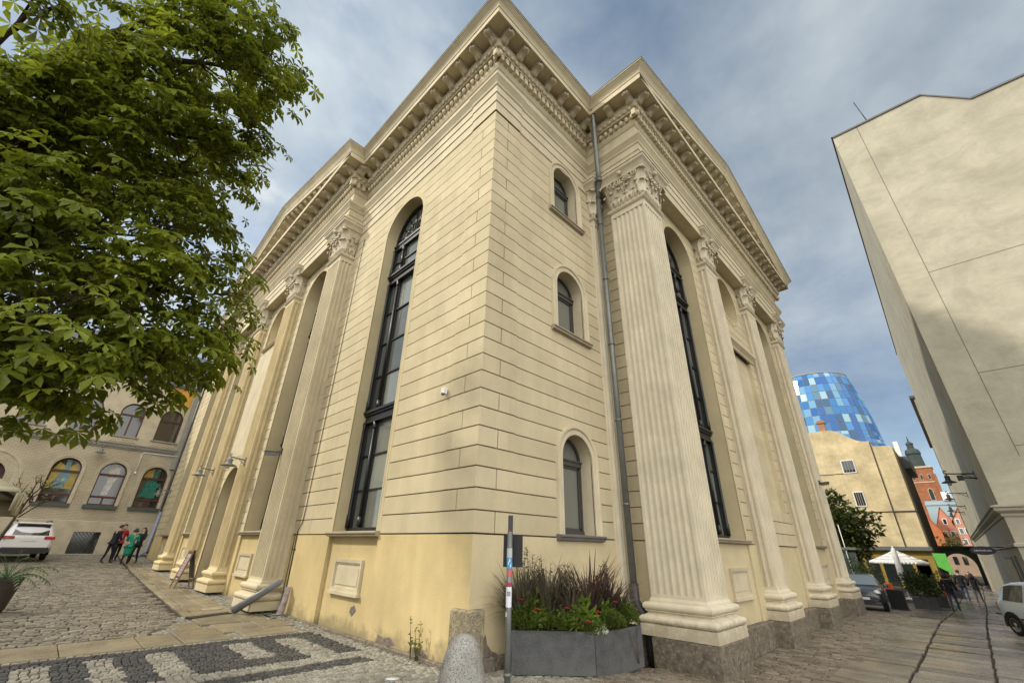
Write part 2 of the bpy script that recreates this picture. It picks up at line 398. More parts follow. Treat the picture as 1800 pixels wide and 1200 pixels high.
def outline(o,off=0,n=22):
    c,r=o['c'],o['hw']+off
    if o['k']=='c': return [(c+r*cos(pi*2*i/(2*n)),o['sp']+r*sin(pi*2*i/(2*n))) for i in range(2*n+1)]
    if o['k']=='r': return [(c-r,o['z0']),(c-r,o['top']+off),(c+r,o['top']+off),(c+r,o['z0'])]
    return [(c-r,o['z0'])]+[(c-r*cos(pi*i/n),o['sp']+r*sin(pi*i/n)) for i in range(n+1)]+[(c+r,o['z0'])]
def wall(mb,fr,u0,u1,za,zb,ops,joints=True,jt=.022,gd=.03,d=0,m=0,gm=1):
    es={za,zb}; jr=[]
    if joints:
        k=0
        while K0+k*KH<zb+.01:
            z=K0+k*KH
            if z>za-.02: 
                lo,hi=max(za,z-jt/2),min(zb,z+jt/2)
                if hi>lo: jr.append((lo,hi)); es|={lo,hi}
            k+=1
    for o in ops:
        es|={max(za,o['z0']),min(zb,o['top'])}
        if o['k']!='r':
            for i in range(1,16):
                es.add(o['sp']+o['hw']*sin(pi/2*i/16))
                if o['k']=='c': es.add(o['sp']-o['hw']*sin(pi/2*i/16))
            es.add(o['sp'])
    es=sorted(e for e in es if za-1e-9<=e<=zb+1e-9)
    def inter(z,zm):
        b=[u0]
        for o in sorted(ops,key=lambda o:o['c']):
            if half(o,zm) is None: continue
            h=half(o,min(max(z,o['z0']),o['top'])) or 0
            b+=[o['c']-h,o['c']+h]
        b.append(u1); return [(b[i],b[i+1]) for i in range(0,len(b),2)]
    prev=None
    for z1,z2 in zip(es,es[1:]):
        if z2-z1<1e-5: continue
        zm=(z1+z2)/2; dd=d-gd if any(a-1e-9<=zm<=b for a,b in jr) else d
        A,B=inter(z1,zm),inter(z2,zm)
        for (a0,a1),(b0,b1) in zip(A,B):
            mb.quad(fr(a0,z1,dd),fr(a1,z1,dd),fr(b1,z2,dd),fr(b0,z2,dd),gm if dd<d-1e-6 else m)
        if prev is not None and abs(prev-dd)>1e-6:
            for a0,a1 in A: mb.quad(fr(a0,z1,prev),fr(a1,z1,prev),fr(a1,z1,dd),fr(a0,z1,dd),m)
        prev=dd
def reveal(mb,fr,o,dep,m=0,d=0):
    P=outline(o)
    for a,b in zip(P,P[1:]): mb.quad(fr(*a,d),fr(*b,d),fr(*b,-dep),fr(*a,-dep),m)
    if o['k']!='c': mb.quad(fr(P[0][0],o['z0'],d),fr(P[-1][0],o['z0'],d),fr(P[-1][0],o['z0'],-dep),fr(P[0][0],o['z0'],-dep),m)
def ring(mb,fr,o,prof,m=0,n=22):
    rows=[[fr(u,z,d) for u,z in outline(o,off,n)] for off,d in prof]
    k=len(rows[0]); vs=[p for r in rows for p in r]
    mb.add(vs,[(i*k+j,i*k+j+1,(i+1)*k+j+1,(i+1)*k+j) for i in range(len(rows)-1) for j in range(k-1)],m)
    if o['k']!='c':
        mb.add([r[0] for r in rows],[tuple(range(len(rows)))],m); mb.add([r[-1] for r in rows],[tuple(range(len(rows)-1,-1,-1))],m)
def sweep(mb,path,prof,m=0,n0=None,n1=None):
    nor=[]
    for a,b in zip(path,path[1:]):
        l=math.hypot(b[0]-a[0],b[1]-a[1]); nor.append(((b[1]-a[1])/l,-(b[0]-a[0])/l))
    k=len(path); off=[]
    for i in range(k):
        p=nor[i-1] if i>0 else (n0 or (0,0)); q=nor[i] if i<k-1 else (n1 or (0,0))
        off.append((p[0]+q[0],p[1]+q[1]))
    P=len(prof)
    vs=[(path[i][0]+off[i][0]*q,path[i][1]+off[i][1]*q,z) for i in range(k) for q,z in prof]
    mb.add(vs,[(i*P+j,(i+1)*P+j,(i+1)*P+j+1,i*P+j+1) for i in range(k-1) for j in range(P-1)],m)

HALL=thing('classical_building','large cream yellow classical building with fluted piers, pediments and a dentil cornice','building',(0,0,0))
# ---- openings
W_L=op_arch(4.16,1.04,1.92,10.8)
W_S=[op_arch(2.97,.56,1.92,3.46),op_arch(2.97,.56,6.6,7.95),op_arch(2.97,.56,10.45,11.85)]
FX=[5.08,9.6,14.1,18.62]; FC=(FX[1]+FX[2])/2
LY=[8.25,12.65,17.05,21.45]; LC=(LY[1]+LY[2])/2
W_F=op_arch((FX[0]+FX[1])/2,1.05,1.97,10.85); N_F=op_arch((FX[2]+FX[3])/2,1.05,1.97,10.85); O_F=op_circ(FC,11.0,1.0)
PF=op_rect(FC+.05,1.22,2.9,8.75)
W_B=op_arch((LY[0]+LY[1])/2,1.05,1.97,10.85); N_B=op_arch((LY[2]+LY[3])/2,1.05,1.97,10.85); N_M=op_arch(LC,1.0,9.95,10.9); D_M=op_arch(LC,1.15,.12,3.25)
W_L2=op_arch(25.6,1.04,1.92,10.8)
fL,fR,fF,fB=frX(0),frY(0),frY(-1.5),frX(-.2)
LEN=29.7; RX=23.7
# ---- walls
def add_wall(fr,u0,u1,ops,za=K0,zb=12.5,joints=True):
    mb=MB(); wall(mb,fr,u0,u1,za,zb,ops,joints); mb.build('wall',[M['wall'],M['joint_dark']],HALL)
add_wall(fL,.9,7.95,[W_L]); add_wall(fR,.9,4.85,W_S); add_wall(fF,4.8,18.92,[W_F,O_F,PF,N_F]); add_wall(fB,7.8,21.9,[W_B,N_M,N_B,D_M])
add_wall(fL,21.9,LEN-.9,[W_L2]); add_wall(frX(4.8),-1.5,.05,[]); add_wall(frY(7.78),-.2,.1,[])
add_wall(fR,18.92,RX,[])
mb=MB(); mb.quad((.05,.05,12.5),(.05,LEN,12.5),(.05,LEN,15.5),(.05,.05,15.5)); mb.quad((.2,LEN,-1),(RX,LEN,-1),(RX,LEN,15.5),(.2,LEN,15.5)); mb.quad((RX,0,-1),(RX,LEN,-1),(RX,LEN,15.5),(RX,0,15.5)); mb.quad((18.92,-1.5,-1),(18.92,.1,-1),(18.92,.1,12.5),(18.92,-1.5,12.5))
mb.quad((.1,21.9,0),(-.2,21.9,0),(-.2,21.9,12.5),(.1,21.9,12.5)); mb.build('rear_wall',M['wall'],HALL)
# smooth field over the door, framed recess in the middle front bay
mb=MB(); fbox(mb,fB,LC-1.5,LC+1.5,4.85,9.7,-.03,.012); mb.build('wall',M['cream'],HALL)
mb=MB(); reveal(mb,fF,PF,.14); fbox(mb,fF,PF['c']-1.22,PF['c']+1.22,2.9,8.75,-.2,-.14); mb.quad(fF(PF['c']-1.22,8.75,0),fF(PF['c']+1.22,8.75,0),fF(PF['c']+1.22,8.75,-.14),fF(PF['c']-1.22,8.75,-.14)); mb.build('recessed_panel',M['wall'],HALL)
mb=MB(); sweep(mb,[(PF['c']-1.5,-1.5),(PF['c']+1.5,-1.5)],[(0,8.6),(.05,8.62),(.08,8.7),(.16,8.78),(.2,8.82),(.2,8.92),(0,8.97)])
for s in (-1,1): mb.quad((PF['c']+1.5*s,-1.5,8.6),(PF['c']+1.5*s,-1.58,8.7),(PF['c']+1.5*s,-1.7,8.82),(PF['c']+1.5*s,-1.5,8.97))
mb.build('hood_moulding',M['cream'],HALL)
# ---- corner quoins, one long and one short stone by turns
def quoins(sx,cy,sy,za,zb):
    """corner at (0,cy); stones run to +x and along sy*y"""
    mb=MB(); k=0; P=.022; W=.93; j=.012
    def bx(x0,x1,a,b,z0,z1):
        y0,y1=cy+sy*a,cy+sy*b; mb.box(x0,x1,min(y0,y1),max(y0,y1),z0,z1)
    while K0+k*KH<zb-.05:
        z0=K0+k*KH+j; z1=min(K0+(k+1)*KH-j,zb)
        if k%2==0:
            bx(-P,.455,-P,W,z0,z1); bx(.478,W,-P,.3,z0,z1)
        else:
            bx(-P,W,-P,.455,z0,z1); bx(-P,.3,.478,W,z0,z1)
        k+=1
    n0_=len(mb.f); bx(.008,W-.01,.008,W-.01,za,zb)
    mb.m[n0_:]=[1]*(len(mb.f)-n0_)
    mb.build('quoin',[M['wall'],M['joint_dark']],HALL)
quoins(1,0,1,K0,12.36); quoins(1,LEN,-1,K0,12.36)
# ---- plinth with shallow recesses below the tall windows
def plinth(fr,u0,u1,wins,mt,d=.006,rec=.09,zb=-.8):
    mb=MB(); e=[u0]
    for c,hw in wins: e+=[c-hw-.16,c+hw+.16]
    e.append(u1)
    for i in range(len(e)-1):
        dd=d if i%2==0 else d-rec
        mb.quad(fr(e[i],zb,dd),fr(e[i+1],zb,dd),fr(e[i+1],K0-.015,dd),fr(e[i],K0-.015,dd))
        mb.quad(fr(e[i],K0-.015,dd),fr(e[i+1],K0-.015,dd),fr(e[i+1],K0-.015,-.15),fr(e[i],K0-.015,-.15))
        if 0<i: mb.quad(fr(e[i],zb,d),fr(e[i],zb,d-rec),fr(e[i],K0-.015,d-rec),fr(e[i],K0-.015,d))
    return mb.build('plinth',mt,HALL)
plinth(fL,.86,7.9,[(4.16,1.0)],M['plinth']); plinth(fL,21.9,LEN,[(25.6,1.0)],M['plinth'])
plinth(fL,-.006,.86,[],M['plinth']); plinth(fR,-.006,4.9,[],M['peach'])
plinth(fF,4.8,18.92,[(W_F['c'],1.0),(FC,1.2),(N_F['c'],1.0)],M['peach'],rec=.05)
plinth(frX(4.8),-1.5,0,[],M['peach'])
plinth(fB,7.8,D_M['c']-1.16,[(W_B['c'],1.0)],M['plinth'],rec=.06); plinth(fB,D_M['c']+1.16,21.9,[(N_B['c'],1.0)],M['plinth'],rec=.06)
plinth(frY(7.78),-.2,.1,[],M['plinth'])
# granite footing of the street front, small curb along the court
mb=MB()
for a,b in zip(FX,FX[1:]): mb.bbox(a+.6,b-.6,-1.62,-1.4,-1.3,.12,.03)
mb.box(18.9,RX,-.1,.1,-1.3,.1)
mb.bbox(-.075,.0,-.075,7.6,-.5,.055,.015); mb.bbox(.0,4.75,-.085,.0,-.9,.16,.02)
mb.build('granite_footing',M['granite'],HALL)
mb=MB(); mb.bbox(-.11,.27,-.10,.34,-.3,.80,.03); M['cstone']=mat('corner_granite',(.33,.28,.18),.85,.2,noise=.5,nscale=9,bump=.6,bscale=60); mb.build('corner_stone',M['cstone'],HALL)
# patches where plaster has fallen off
M['bare']=mat('bare_masonry',(.20,.165,.14),.9,.1,noise=.4,nscale=12,bump=.8,bscale=30)
def patch(fr,u,z,pts,d=.012):
    mb=MB(); k=len(pts); vs=[fr(u+a,z+b,d) for a,b in pts]+[fr(u+a*1.05,z+b*1.05,d-.014) for a,b in pts]
    mb.add(vs,[tuple(range(k))]+[(i,(i+1)%k,k+(i+1)%k,k+i) for i in range(k)]); mb.build('bare_patch',M['bare'],HALL)
patch(fR,.42,.12,[(-.08,.0),(-.09,.28),(-.06,.33),(-.02,.2),(.08,.1),(.2,.06),(.17,-.05),(.0,-.06)])
patch(fL,3.75,.42,[(-.12,.02),(-.03,.1),(.1,.06),(.14,-.03),(.02,-.09)],-.074); patch(fL,2.2,.1,[(-.3,.0),(-.1,.09),(.1,.05),(.3,.08),(.36,-.04),(0,-.06)])
patch(fL,1.2,.08,[(-.25,.0),(-.05,.07),(.2,.05),(.3,-.03),(0,-.06)])
# ---- blind panels
def blind(fr,c,z0,z1,w,d0):
    mb=MB()
    ring(mb,fr,op_rect(c,w-.1,z0+.1,z1-.1),[(0,d0-.01),(0,d0+.03),(.03,d0+.03),(.03,d0+.05),(.1,d0+.06),(.1,d0-.02)])
    fbox(mb,fr,c-w,c+w,z0,z0+.1,d0-.02,d0+.055); fbox(mb,fr,c-w-.04,c+w+.04,z0-.03,z0+.03,d0-.02,d0+.09)
    fbox(mb,fr,c-w+.08,c+w-.08,z0+.1,z1-.1,d0-.02,d0+.012); fbox(mb,fr,c-w+.14,c+w-.14,z0+.16,z1-.16,d0-.02,d0+.028)
    mb.build('blind_panel',M['cream'],HALL)
blind(fL,4.24,.70,1.36,.65,-.084); blind(fF,7.5,.66,1.32,.62,-.044); blind(fF,16.75,.66,1.32,.62,-.044); blind(fB,10.7,.72,1.34,.62,-.054); blind(fB,19.3,.8,1.42,.62,-.054); blind(fL,25.6,.9,1.5,.62,-.084)
# ---- windows
def sillbox(fr,o,root,mt,out=.12,ext=.14,th=.09):
    mb=MB(); c,h=o['c'],o['hw']+ext
    P=[(-.3,o['z0']+.03),(out*.9,o['z0']+.0),(out,o['z0']-.015),(out,o['z0']-.04),(out*.75,o['z0']-.05),(out*.7,o['z0']-th),(0,o['z0']-th-.02)]
    a=[fr(c-h,z,d) for d,z in P]; b=[fr(c+h,z,d) for d,z in P]; n=len(P)
    mb.add(a+b,[(i,i+1,n+i+1,n+i) for i in range(n-1)]+[tuple(range(n)),tuple(range(2*n-1,n-1,-1))]); return mb.build('sill',mt,root)
def tall_window(fr,o,dep,surround=True,glassm=None):
    c,hw,z0,sp=o['c'],o['hw'],o['z0'],o['sp']
    rv=MB(); reveal(rv,fr,o,dep+.1)
    if surround: ring(rv,fr,o,[(0,-.01),(0,.014),(.05,.014),(.055,.006),(.15,.006),(.155,-.03)])
    F=MB(); D=-dep
    fo=dict(o); ring(F,fr,fo,[(0,D-.08),(0,D+.07),(-.09,D+.07),(-.09,D-.08)])
    fbox(F,fr,c-hw,c+hw,z0,z0+.1,D-.06,D+.09)
    tr=[(4.62,.34,.17),(9.12,.34,.17),(10.5,.2,.12)]
    for z,h,ex in tr:
        fbox(F,fr,c-hw,c+hw,z,z+h,D-.08,D+.08); fbox(F,fr,c-hw,c+hw,z+h-.07,z+h,D+.08,D+ex); fbox(F,fr,c-hw,c+hw,z+h-.13,z+h-.07,D+.08,D+ex*.75); fbox(F,fr,c-hw,c+hw,z,z+.06,D+.08,D+ex*.7)
    zs=[z0+.1,4.62,4.96,9.12,9.46,10.5]
    for i in (0,2,4):
        za,zb=zs[i],zs[i+1]
        for uu in (-.42,.42):
            u=c+uu*hw*1.1; fbox(F,fr,u-.045,u+.045,za,zb,D-.05,D+.045)
            pts=[fr(u,za+.02,D+.06),fr(u,za+.25,D+.06)]; F.tube(pts,.06,8); F.tube([fr(u,za+.25,D+.06),fr(u,zb-.2,D+.06)],[.045,.036],8); F.tube([fr(u,zb-.2,D+.06),fr(u,zb-.14,D+.06),fr(u,zb-.1,D+.06),fr(u,zb,D+.06)],[.036,.06,.045,.065],8)
        for uu in (-.95,.95):
            u=c+uu*hw; F.tube([fr(u,za,D+.1),fr(u,za+.3,D+.1),fr(u,za+.32,D+.1),fr(u,zb-.1,D+.1),fr(u,zb,D+.1)],[.055,.055,.04,.036,.055],8)
        nb={0:2,2:3,4:1}[i]
        for k in range(1,nb+1):
            z=za+(zb-za)*k/(nb+1); fbox(F,fr,c-hw+.05,c+hw-.05,z-.018,z+.018,D-.03,D+.02)
        for ua,ub in ((-1,-.462),(-.462,.462),(.462,1)):
            a=c+ua*hw+.045;b=c+ub*hw-.045
            for (p,q) in ((a,a+.035),(b-.035,b)): fbox(F,fr,p,q,za,zb,D-.04,D+.03)
    zc=10.72
    for an in range(15,180,25):
        a=radians(an); F.tube([fr(c+.2*cos(a),zc+.2*sin(a),D+.02),fr(c+(hw-.1)*cos(a),zc+(hw-.1)*sin(a)*.98,D+.02)],.022,6)
    for r in (.2,.55): F.tube([fr(c+r*cos(pi*i/12),zc+r*sin(pi*i/12),D+.02) for i in range(13)],.02,6)
    win=F.build('window',M['frame'],HALL)
    rv.build('surround',M['reveal'],win)
    gb=MB(); gr_=random.Random(int(c*10))
    for i in (0,2,4):
        za,zb=zs[i],zs[i+1]; nb={0:3,2:4,4:2}[i]
        for k in range(nb):
            p0,p1=za+(zb-za)*k/nb,za+(zb-za)*(k+1)/nb
            for ua,ub in ((-1,-.462),(-.462,.462),(.462,1)):
                t=[gr_.uniform(-.006,.006) for _ in range(3)]; q=[fr(c+u*hw,z,D-.02+t[0]+t[1]*su+t[2]*sz) for u,z,su,sz in ((ua,p0,-1,-1),(ub,p0,1,-1),(ub,p1,1,1),(ua,p1,-1,1))]; gb.add(q,[(0,1,2,3)])
    P=[(c-hw,10.5)]+outline(o,-.02)[1:-1]+[(c+hw,10.5)]; gb.add([fr(u,z,D-.02) for u,z in P],[tuple(range(len(P)))])
    gb.build('pane',glassm or M['glass'],win)
    sillbox(fr,o,win,M['sill']); return win
tall_window(fL,W_L,.42); tall_window(fF,W_F,.5); tall_window(fB,W_B,.62); tall_window(fL,W_L2,.42); tall_window(fF,N_F,.62); tall_window(fB,N_B,.62)
M['lowsill']=mat('slate_grey_sill',(.13,.12,.105),.6,.4,noise=.2,nscale=4)
def small_window(o,gm):
    fr=fR; c,hw,z0,sp=o['c'],o['hw'],o['z0'],o['sp']; D=-.34
    rv=MB(); reveal(rv,fr,o,.42); ring(rv,fr,o,[(0,-.02),(0,.035),(.04,.04),(.05,.026),(.12,.026),(.13,.05),(.15,.065),(.2,.065),(.2,-.03)])
    F=MB(); ring(F,fr,o,[(0,D-.06),(0,D+.03),(-.06,D+.03),(-.06,D-.06)]); fbox(F,fr,c-hw,c+hw,z0,z0+.1,D-.06,D+.05)
    zt=sp-.08; fbox(F,fr,c-hw,c+hw,zt,zt+.14,D-.05,D+.05); fbox(F,fr,c-hw,c+hw,zt+.1,zt+.14,D+.05,D+.075)
    o2=op_arch(c,hw-.06,zt+.14,sp); 
    for (ua,ub,za,zb) in ((c-hw+.06,c+hw-.06,z0+.1,zt),):
        fbox(F,fr,ua,ua+.05,za,zb,D-.03,D+.015); fbox(F,fr,ub-.05,ub,za,zb,D-.03,D+.015); fbox(F,fr,ua,ub,za,za+.05,D-.03,D+.015); fbox(F,fr,ua,ub,zb-.05,zb,D-.03,D+.015)
    win=F.build('window',M['brown_frame'],HALL); rv.build('surround',M['cream'],win)
    gb=MB(); P=outline(o,-.02); gb.add([fr(u,z,D-.02) for u,z in P],[tuple(range(len(P)))]); gb.build('pane',gm,win)
    sillbox(fr,o,win,M['sill'] if z0>3 else M['lowsill'],.13,.24,.1); return win
w0=small_window(W_S[0],M['glass2']); small_window(W_S[1],M['glass2']); small_window(W_S[2],M['glass'])
# paper notice behind the low window
M['paper']=mat('paper',(.75,.74,.72),.6,.3); M['ink']=mat('dark_ink',(.08,.07,.08),.6,.3); M['redink']=mat('maroon_ink',(.25,.05,.06),.6,.3)
mb=MB(); fbox(mb,fR,2.50,2.66,2.09,2.42,-.345,-.338); fbox(mb,fR,2.51,2.65,2.365,2.41,-.338,-.335,2); 
fbox(mb,fR,2.535,2.625,2.30,2.315,-.338,-.335,1); fbox(mb,fR,2.53,2.63,2.20,2.285,-.338,-.335,1); fbox(mb,fR,2.55,2.61,2.22,2.265,-.335,-.333,0); fbox(mb,fR,2.53,2.63,2.13,2.15,-.338,-.335,1)
mb.build('notice',[M['paper'],M['ink'],M['redink']],w0)
# oculus, door, niche
mb=MB(); reveal(mb,fF,O_F,1.1); ring(mb,fF,O_F,[(0,-.02),(0,.02),(.1,.025),(.11,.0),(.12,-.03)]); P=outline(O_F); mb.add([fF(u,z,-1.05) for u,z in P[:-1]],[tuple(range(len(P)-1))]); mb.build('oculus',M['reveal'],HALL)
mb=MB(); reveal(mb,fB,N_M,.5); ring(mb,fB,N_M,[(0,-.02),(0,.03),(.12,.03),(.12,-.03)]); P=outline(N_M); mb.add([fB(u,z,-.48) for u,z in P],[tuple(range(len(P)))]); n_=mb.build('niche',M['reveal'],HALL); sillbox(fB,N_M,n_,M['cream'])
mb=MB(); reveal(mb,fB,D_M,.75); ring(mb,fB,D_M,[(0,-.02),(0,.02),(.14,.02),(.14,-.03)]); dw=mb.build('doorway',M['reveal'],HALL)
mb=MB(); fbox(mb,fB,LC-1.15,LC+1.15,.1,4.4,-.78,-.70)
for s in (-1,1):
    for z0,z1 in ((.35,1.1),(1.25,2.2),(2.35,3.1)): fbox(mb,fB,LC+s*.58-.42,LC+s*.58+.42,z0,z1,-.7,-.67)
fbox(mb,fB,LC-1.15,LC+1.15,3.18,3.32,-.7,-.62); M['door']=mat('brown_door',(.07,.04,.022),.5,.4,noise=.3,nscale=5); mb.build('door',M['door'],dw)

# ---- piers
def flute_section(x0,x1,y0,y1,n_x,n_y):
    """closed outline of a fluted rectangular shaft"""
    pts=[]
    def side(ax,ay,bx,by,n,inx,iny):
        L_=math.hypot(bx-ax,by-ay); ex,ey=(bx-ax)/L_,(by-ay)/L_
        mg=.055; p=(L_-2*mg)/max(n,1); fil=p*.2; dp=min(.05,p*.36)
        pts.append((ax,ay))
        for i in range(n):
            s0=mg+i*p+fil/2; w=p-fil
            for k,(t,dd) in enumerate(((0,0),(.06,.55),(.25,.9),(.5,1),(.75,.9),(.94,.55),(1,0))):
                s=s0+w*t; pts.append((ax+ex*s+inx*dp*dd,ay+ey*s+iny*dp*dd))
    side(x0,y0,x1,y0,n_x,0,1); side(x1,y0,x1,y1,n_y,-1,0); side(x1,y1,x0,y1,n_x,0,-1); side(x0,y1,x0,y0,n_y,1,0)
    return pts
def leaf(mb,p,e,n,w,h,out,lob=3):
    p=Vector(p);e=Vector(e);n=Vector(n);Z=Vector((0,0,1)); vs=[];rows=[(0,0,.7),(.22,.03,.95),(.42,.07,.86),(.6,.14,1.02),(.78,.3,.85),(.92,.55,.72),(1,.82,.5),(.96,1.0,.28),(.86,1.06,.1)]
    for t,o,ww in rows:
        for a,bk in ((-1,-.05),(-.72,.015),(-.4,-.012),(0,.035),(.4,-.012),(.72,.015),(1,-.05)):
            vs.append(p+Z*(h*t-(abs(a)>.9)*h*.06)+n*(out*o+bk*w*1.6)+e*(a*ww*w/2))
    mb.add(vs,[(i*7+j,i*7+j+1,(i+1)*7+j+1,(i+1)*7+j) for i in range(len(rows)-1) for j in range(6)],0,True)
def spiral(mb,c,e,n,r0,turns=1.9,hand=1,rad=.026):
    c=Vector(c);e=Vector(e);n=Vector(n);Z=Vector((0,0,1)); pts=[]
    k=int(turns*12)
    for i in range(k+1):
        a=pi/2+2*pi*turns*i/k; r=r0*(1-.8*i/k); pts.append(c+e*(hand*r*cos(a))+Z*(r*sin(a))+n*(.05*i/k))
    mb.tube(pts,[rad*(1-.3*i/k) for i in range(k+1)],6)
ZA,ZC0,ZC1=11.28,11.42,12.42
def pier(x0,x1,y0,y1,zb,zgran,faces,fx,fy,name='pier',mt=None):
    """faces: outward directions that are free; zb: foot of the moulded base; zgran: top of the granite block or None"""
    mt=mt or M['stone']; S=MB(); sec=flute_section(x0,x1,y0,y1,fx,fy); cx,cy=(x0+x1)/2,(y0+y1)/2; n=len(sec)
    zt=ZA-.02; z0=zb+.66
    def ins(p,k): return (cx+(p[0]-cx)*k,cy+(p[1]-cy)*k)
    vs=[(*p,z0+.06) for p in sec]+[(*ins(p,.985),zt-.2) for p in sec]
    S.add(vs,[(i,(i+1)%n,n+(i+1)%n,n+i) for i in range(n)])
    k=.985; S.box(cx+(x0-cx)*k,cx+(x1-cx)*k,cy+(y0-cy)*k,cy+(y1-cy)*k,zt-.2,zt+.2); S.box(x0,x1,y0,y1,z0-.05,z0+.06)
    sh=S.build(name,mt,HALL)
    path=[(x1,y1),(x0,y1),(x0,y0),(x1,y0),(x1,y1),(x0,y1)]
    rect=[(x0,y1),(x0,y0),(x1,y0),(x1,y1),(x0,y1),(x0,y0)]
    def band(mb,prof): 
        P=len(prof); cs=[(x0,y1,-1,1),(x0,y0,-1,-1),(x1,y0,1,-1),(x1,y1,1,1)]
        vs=[(X+sx*q,Y+sy*q,z) for X,Y,sx,sy in cs for q,z in prof]
        mb.add(vs,[(i*P+j,((i+1)%4)*P+j,((i+1)%4)*P+j+1,i*P+j+1) for i in range(4) for j in range(P-1)],0)
        mb.add([(X+sx*prof[-1][0],Y+sy*prof[-1][0],prof[-1][1]) for X,Y,sx,sy in cs],[(0,1,2,3)],0)
    B=MB(); h=zb
    def arc(q,za,zc,r,n=7): return [(q+r*sin(pi*i/n),za+(zc-za)*(1-cos(pi*i/n))/2) for i in range(n+1)]
    prof=[(.0,h),(.20,h),(.20,h+.2)]+arc(.145,h+.205,h+.345,.07)+[(.115,h+.355)]+[(.115-.05*sin(pi*i/6),h+.355+.07*i/6) for i in range(7)]+[(.105,h+.435)]+arc(.085,h+.44,h+.575,.06)+[(.03,h+.585),(.03,h+.61),(.0,h+.66)]
    band(B,prof); B.build('base',mt,sh)
    if zgran is not None:
        G=MB(); G.bbox(x0-.2,x1+.2,y0-.215,max(y1,y0+.5),-1.4,zgran,.035); G.build('granite_block',M['granite'],sh)
    C_=MB()
    band(C_,[(.0,ZA-.05),(.05,ZA-.01),(.07,ZA+.03),(.05,ZA+.08),(.015,ZA+.1),(0,ZA+.12)])
    band(C_,[(-.01,ZA+.1),(-.005,ZC0+.1),(.02,ZC0+.5),(.07,ZC0+.8),(.13,ZC1)])
    band(C_,[(.10,ZC1-.02),(.17,ZC1+.0),(.19,ZC1+.05),(.23,ZC1+.12),(.29,ZC1+.18),(.30,ZC1+.2),(.30,ZC1+.27),(.33,ZC1+.28),(.33,ZC1+.33),(0,ZC1+.36)])
    for nx_,ny_ in faces:
        if nx_: w=y1-y0; c0=Vector((x0 if nx_<0 else x1,cy,0)); e=Vector((0,1,0))
        else: w=x1-x0; c0=Vector((cx,y0 if ny_<0 else y1,0)); e=Vector((1,0,0))
        nn=Vector((nx_,ny_,0))
        k=max(2,round(w/.15))
        for i in range(k):
            u=(i+.5)/k-.5; C_.tube([c0+e*(u*w)+nn*.0+Vector((0,0,ZC0-.02)),c0+e*(u*w)+nn*.03+Vector((0,0,ZC0+.2)),c0+e*(u*w)+nn*.05+Vector((0,0,ZC0+.25))],[.04,.05,.02],6)
        k=max(1,round(w/.28))
        for i in range(k):
            u=(i+.5)/k-.5; leaf(C_,c0+e*(u*w)+nn*.02+Vector((0,0,ZC0+.18)),e,nn,w/k*1.02,.40,.14)
        for i in range(k-1):
            u=(i+1)/k-.5; leaf(C_,c0+e*(u*w)+nn*.05+Vector((0,0,ZC0+.36)),e,nn,w/k*.8,.36,.15)
        if w>.7:
            for s in (-1,1):
                spiral(C_,c0+e*(s*.17)+nn*.13+Vector((0,0,ZC1-.16)),e,nn,.135,1.9,s)
                C_.tube([c0+e*(s*.03)+nn*.05+Vector((0,0,ZC0+.42)),c0+e*(s*.05)+nn*.1+Vector((0,0,ZC0+.66)),c0+e*(s*.17)+nn*.13+Vector((0,0,ZC1-.03))],[.03,.028,.024],6)
                spiral(C_,c0+e*(s*w*.37)+nn*.15+Vector((0,0,ZC1-.14)),e,nn,.11,1.7,-s,.022)
            C_.sphere(tuple(c0+nn*.22+Vector((0,0,ZC1+.08))),.09,.09,.09,8,6)
    for sx,X in ((-1,x0),(1,x1)):
        for sy,Y in ((-1,y0),(1,y1)):
            if ((sx,0) in faces or (sx==1)) and (0,sy) in faces or ((sx,0) in faces and sy==1):
                d=Vector((sx,sy,0)).normalized(); ee=Vector((-d.y,d.x,0))
                leaf(C_,Vector((X,Y,ZC0+.3))+d*.0,ee,d,.34,.66,.26); leaf(C_,Vector((X,Y,ZC0+.1))+d*.0,ee,d,.3,.42,.16)
    C_.build('capital',M['orna'],sh)
    return sh
pier(4.5,5.64,-1.8,-.64,.13,.14,[(-1,0),(0,-1)],7,7)
for x in FX[1:]: pier(x-.53,x+.53,-1.8,-1.4,.13,.14,[(-1,0),(0,-1),(1,0)],7,2)
pier(-.5,.02,LY[0]-.55,LY[0]+.55,.10,None,[(-1,0),(0,-1)],3,8,mt=M['cream'])
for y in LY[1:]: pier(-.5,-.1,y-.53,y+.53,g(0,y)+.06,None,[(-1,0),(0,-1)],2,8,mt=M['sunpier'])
pier(4.3,4.78,-.13,.05,.13,.14,[(0,-1),(-1,0)],3,1)   # half pier in the inner corner
# smooth band of wall beside the inner corner piers
# ---- entablature
FXa,FXb=4.35,19.36; FY=-1.9; LYa,LYb=7.6,22.1; LXq=-.57
PATH=[(.0,LEN),(.0,LYb),(LXq,LYb),(LXq,LYa),(0,LYa),(0,0),(FXa,0),(FXa,FY),(FXb,FY),(FXb,0),(RX,0)]
E_=MB()
prof=[(-.42,12.35),(.02,12.35),(.02,12.68),(.045,12.69),(.045,13.0),(.07,13.01),(.07,13.26),(.10,13.28),(.12,13.35),(.19,13.46),(.22,13.5),(.22,13.58),(.03,13.61),(.03,14.13),(.06,14.15),(.11,14.24),(.12,14.28),(.12,14.56),(.25,14.565),(.25,14.60),(.23,14.605),(.25,14.66),(.30,14.76),(.32,14.82),(.34,14.83),(.34,14.86),(.28,14.87),(.28,15.08),(.71,15.08),(.71,15.05),(.76,15.05),(.76,15.25),(.74,15.26),(-.1,15.3)]
sweep(E_,PATH,prof)
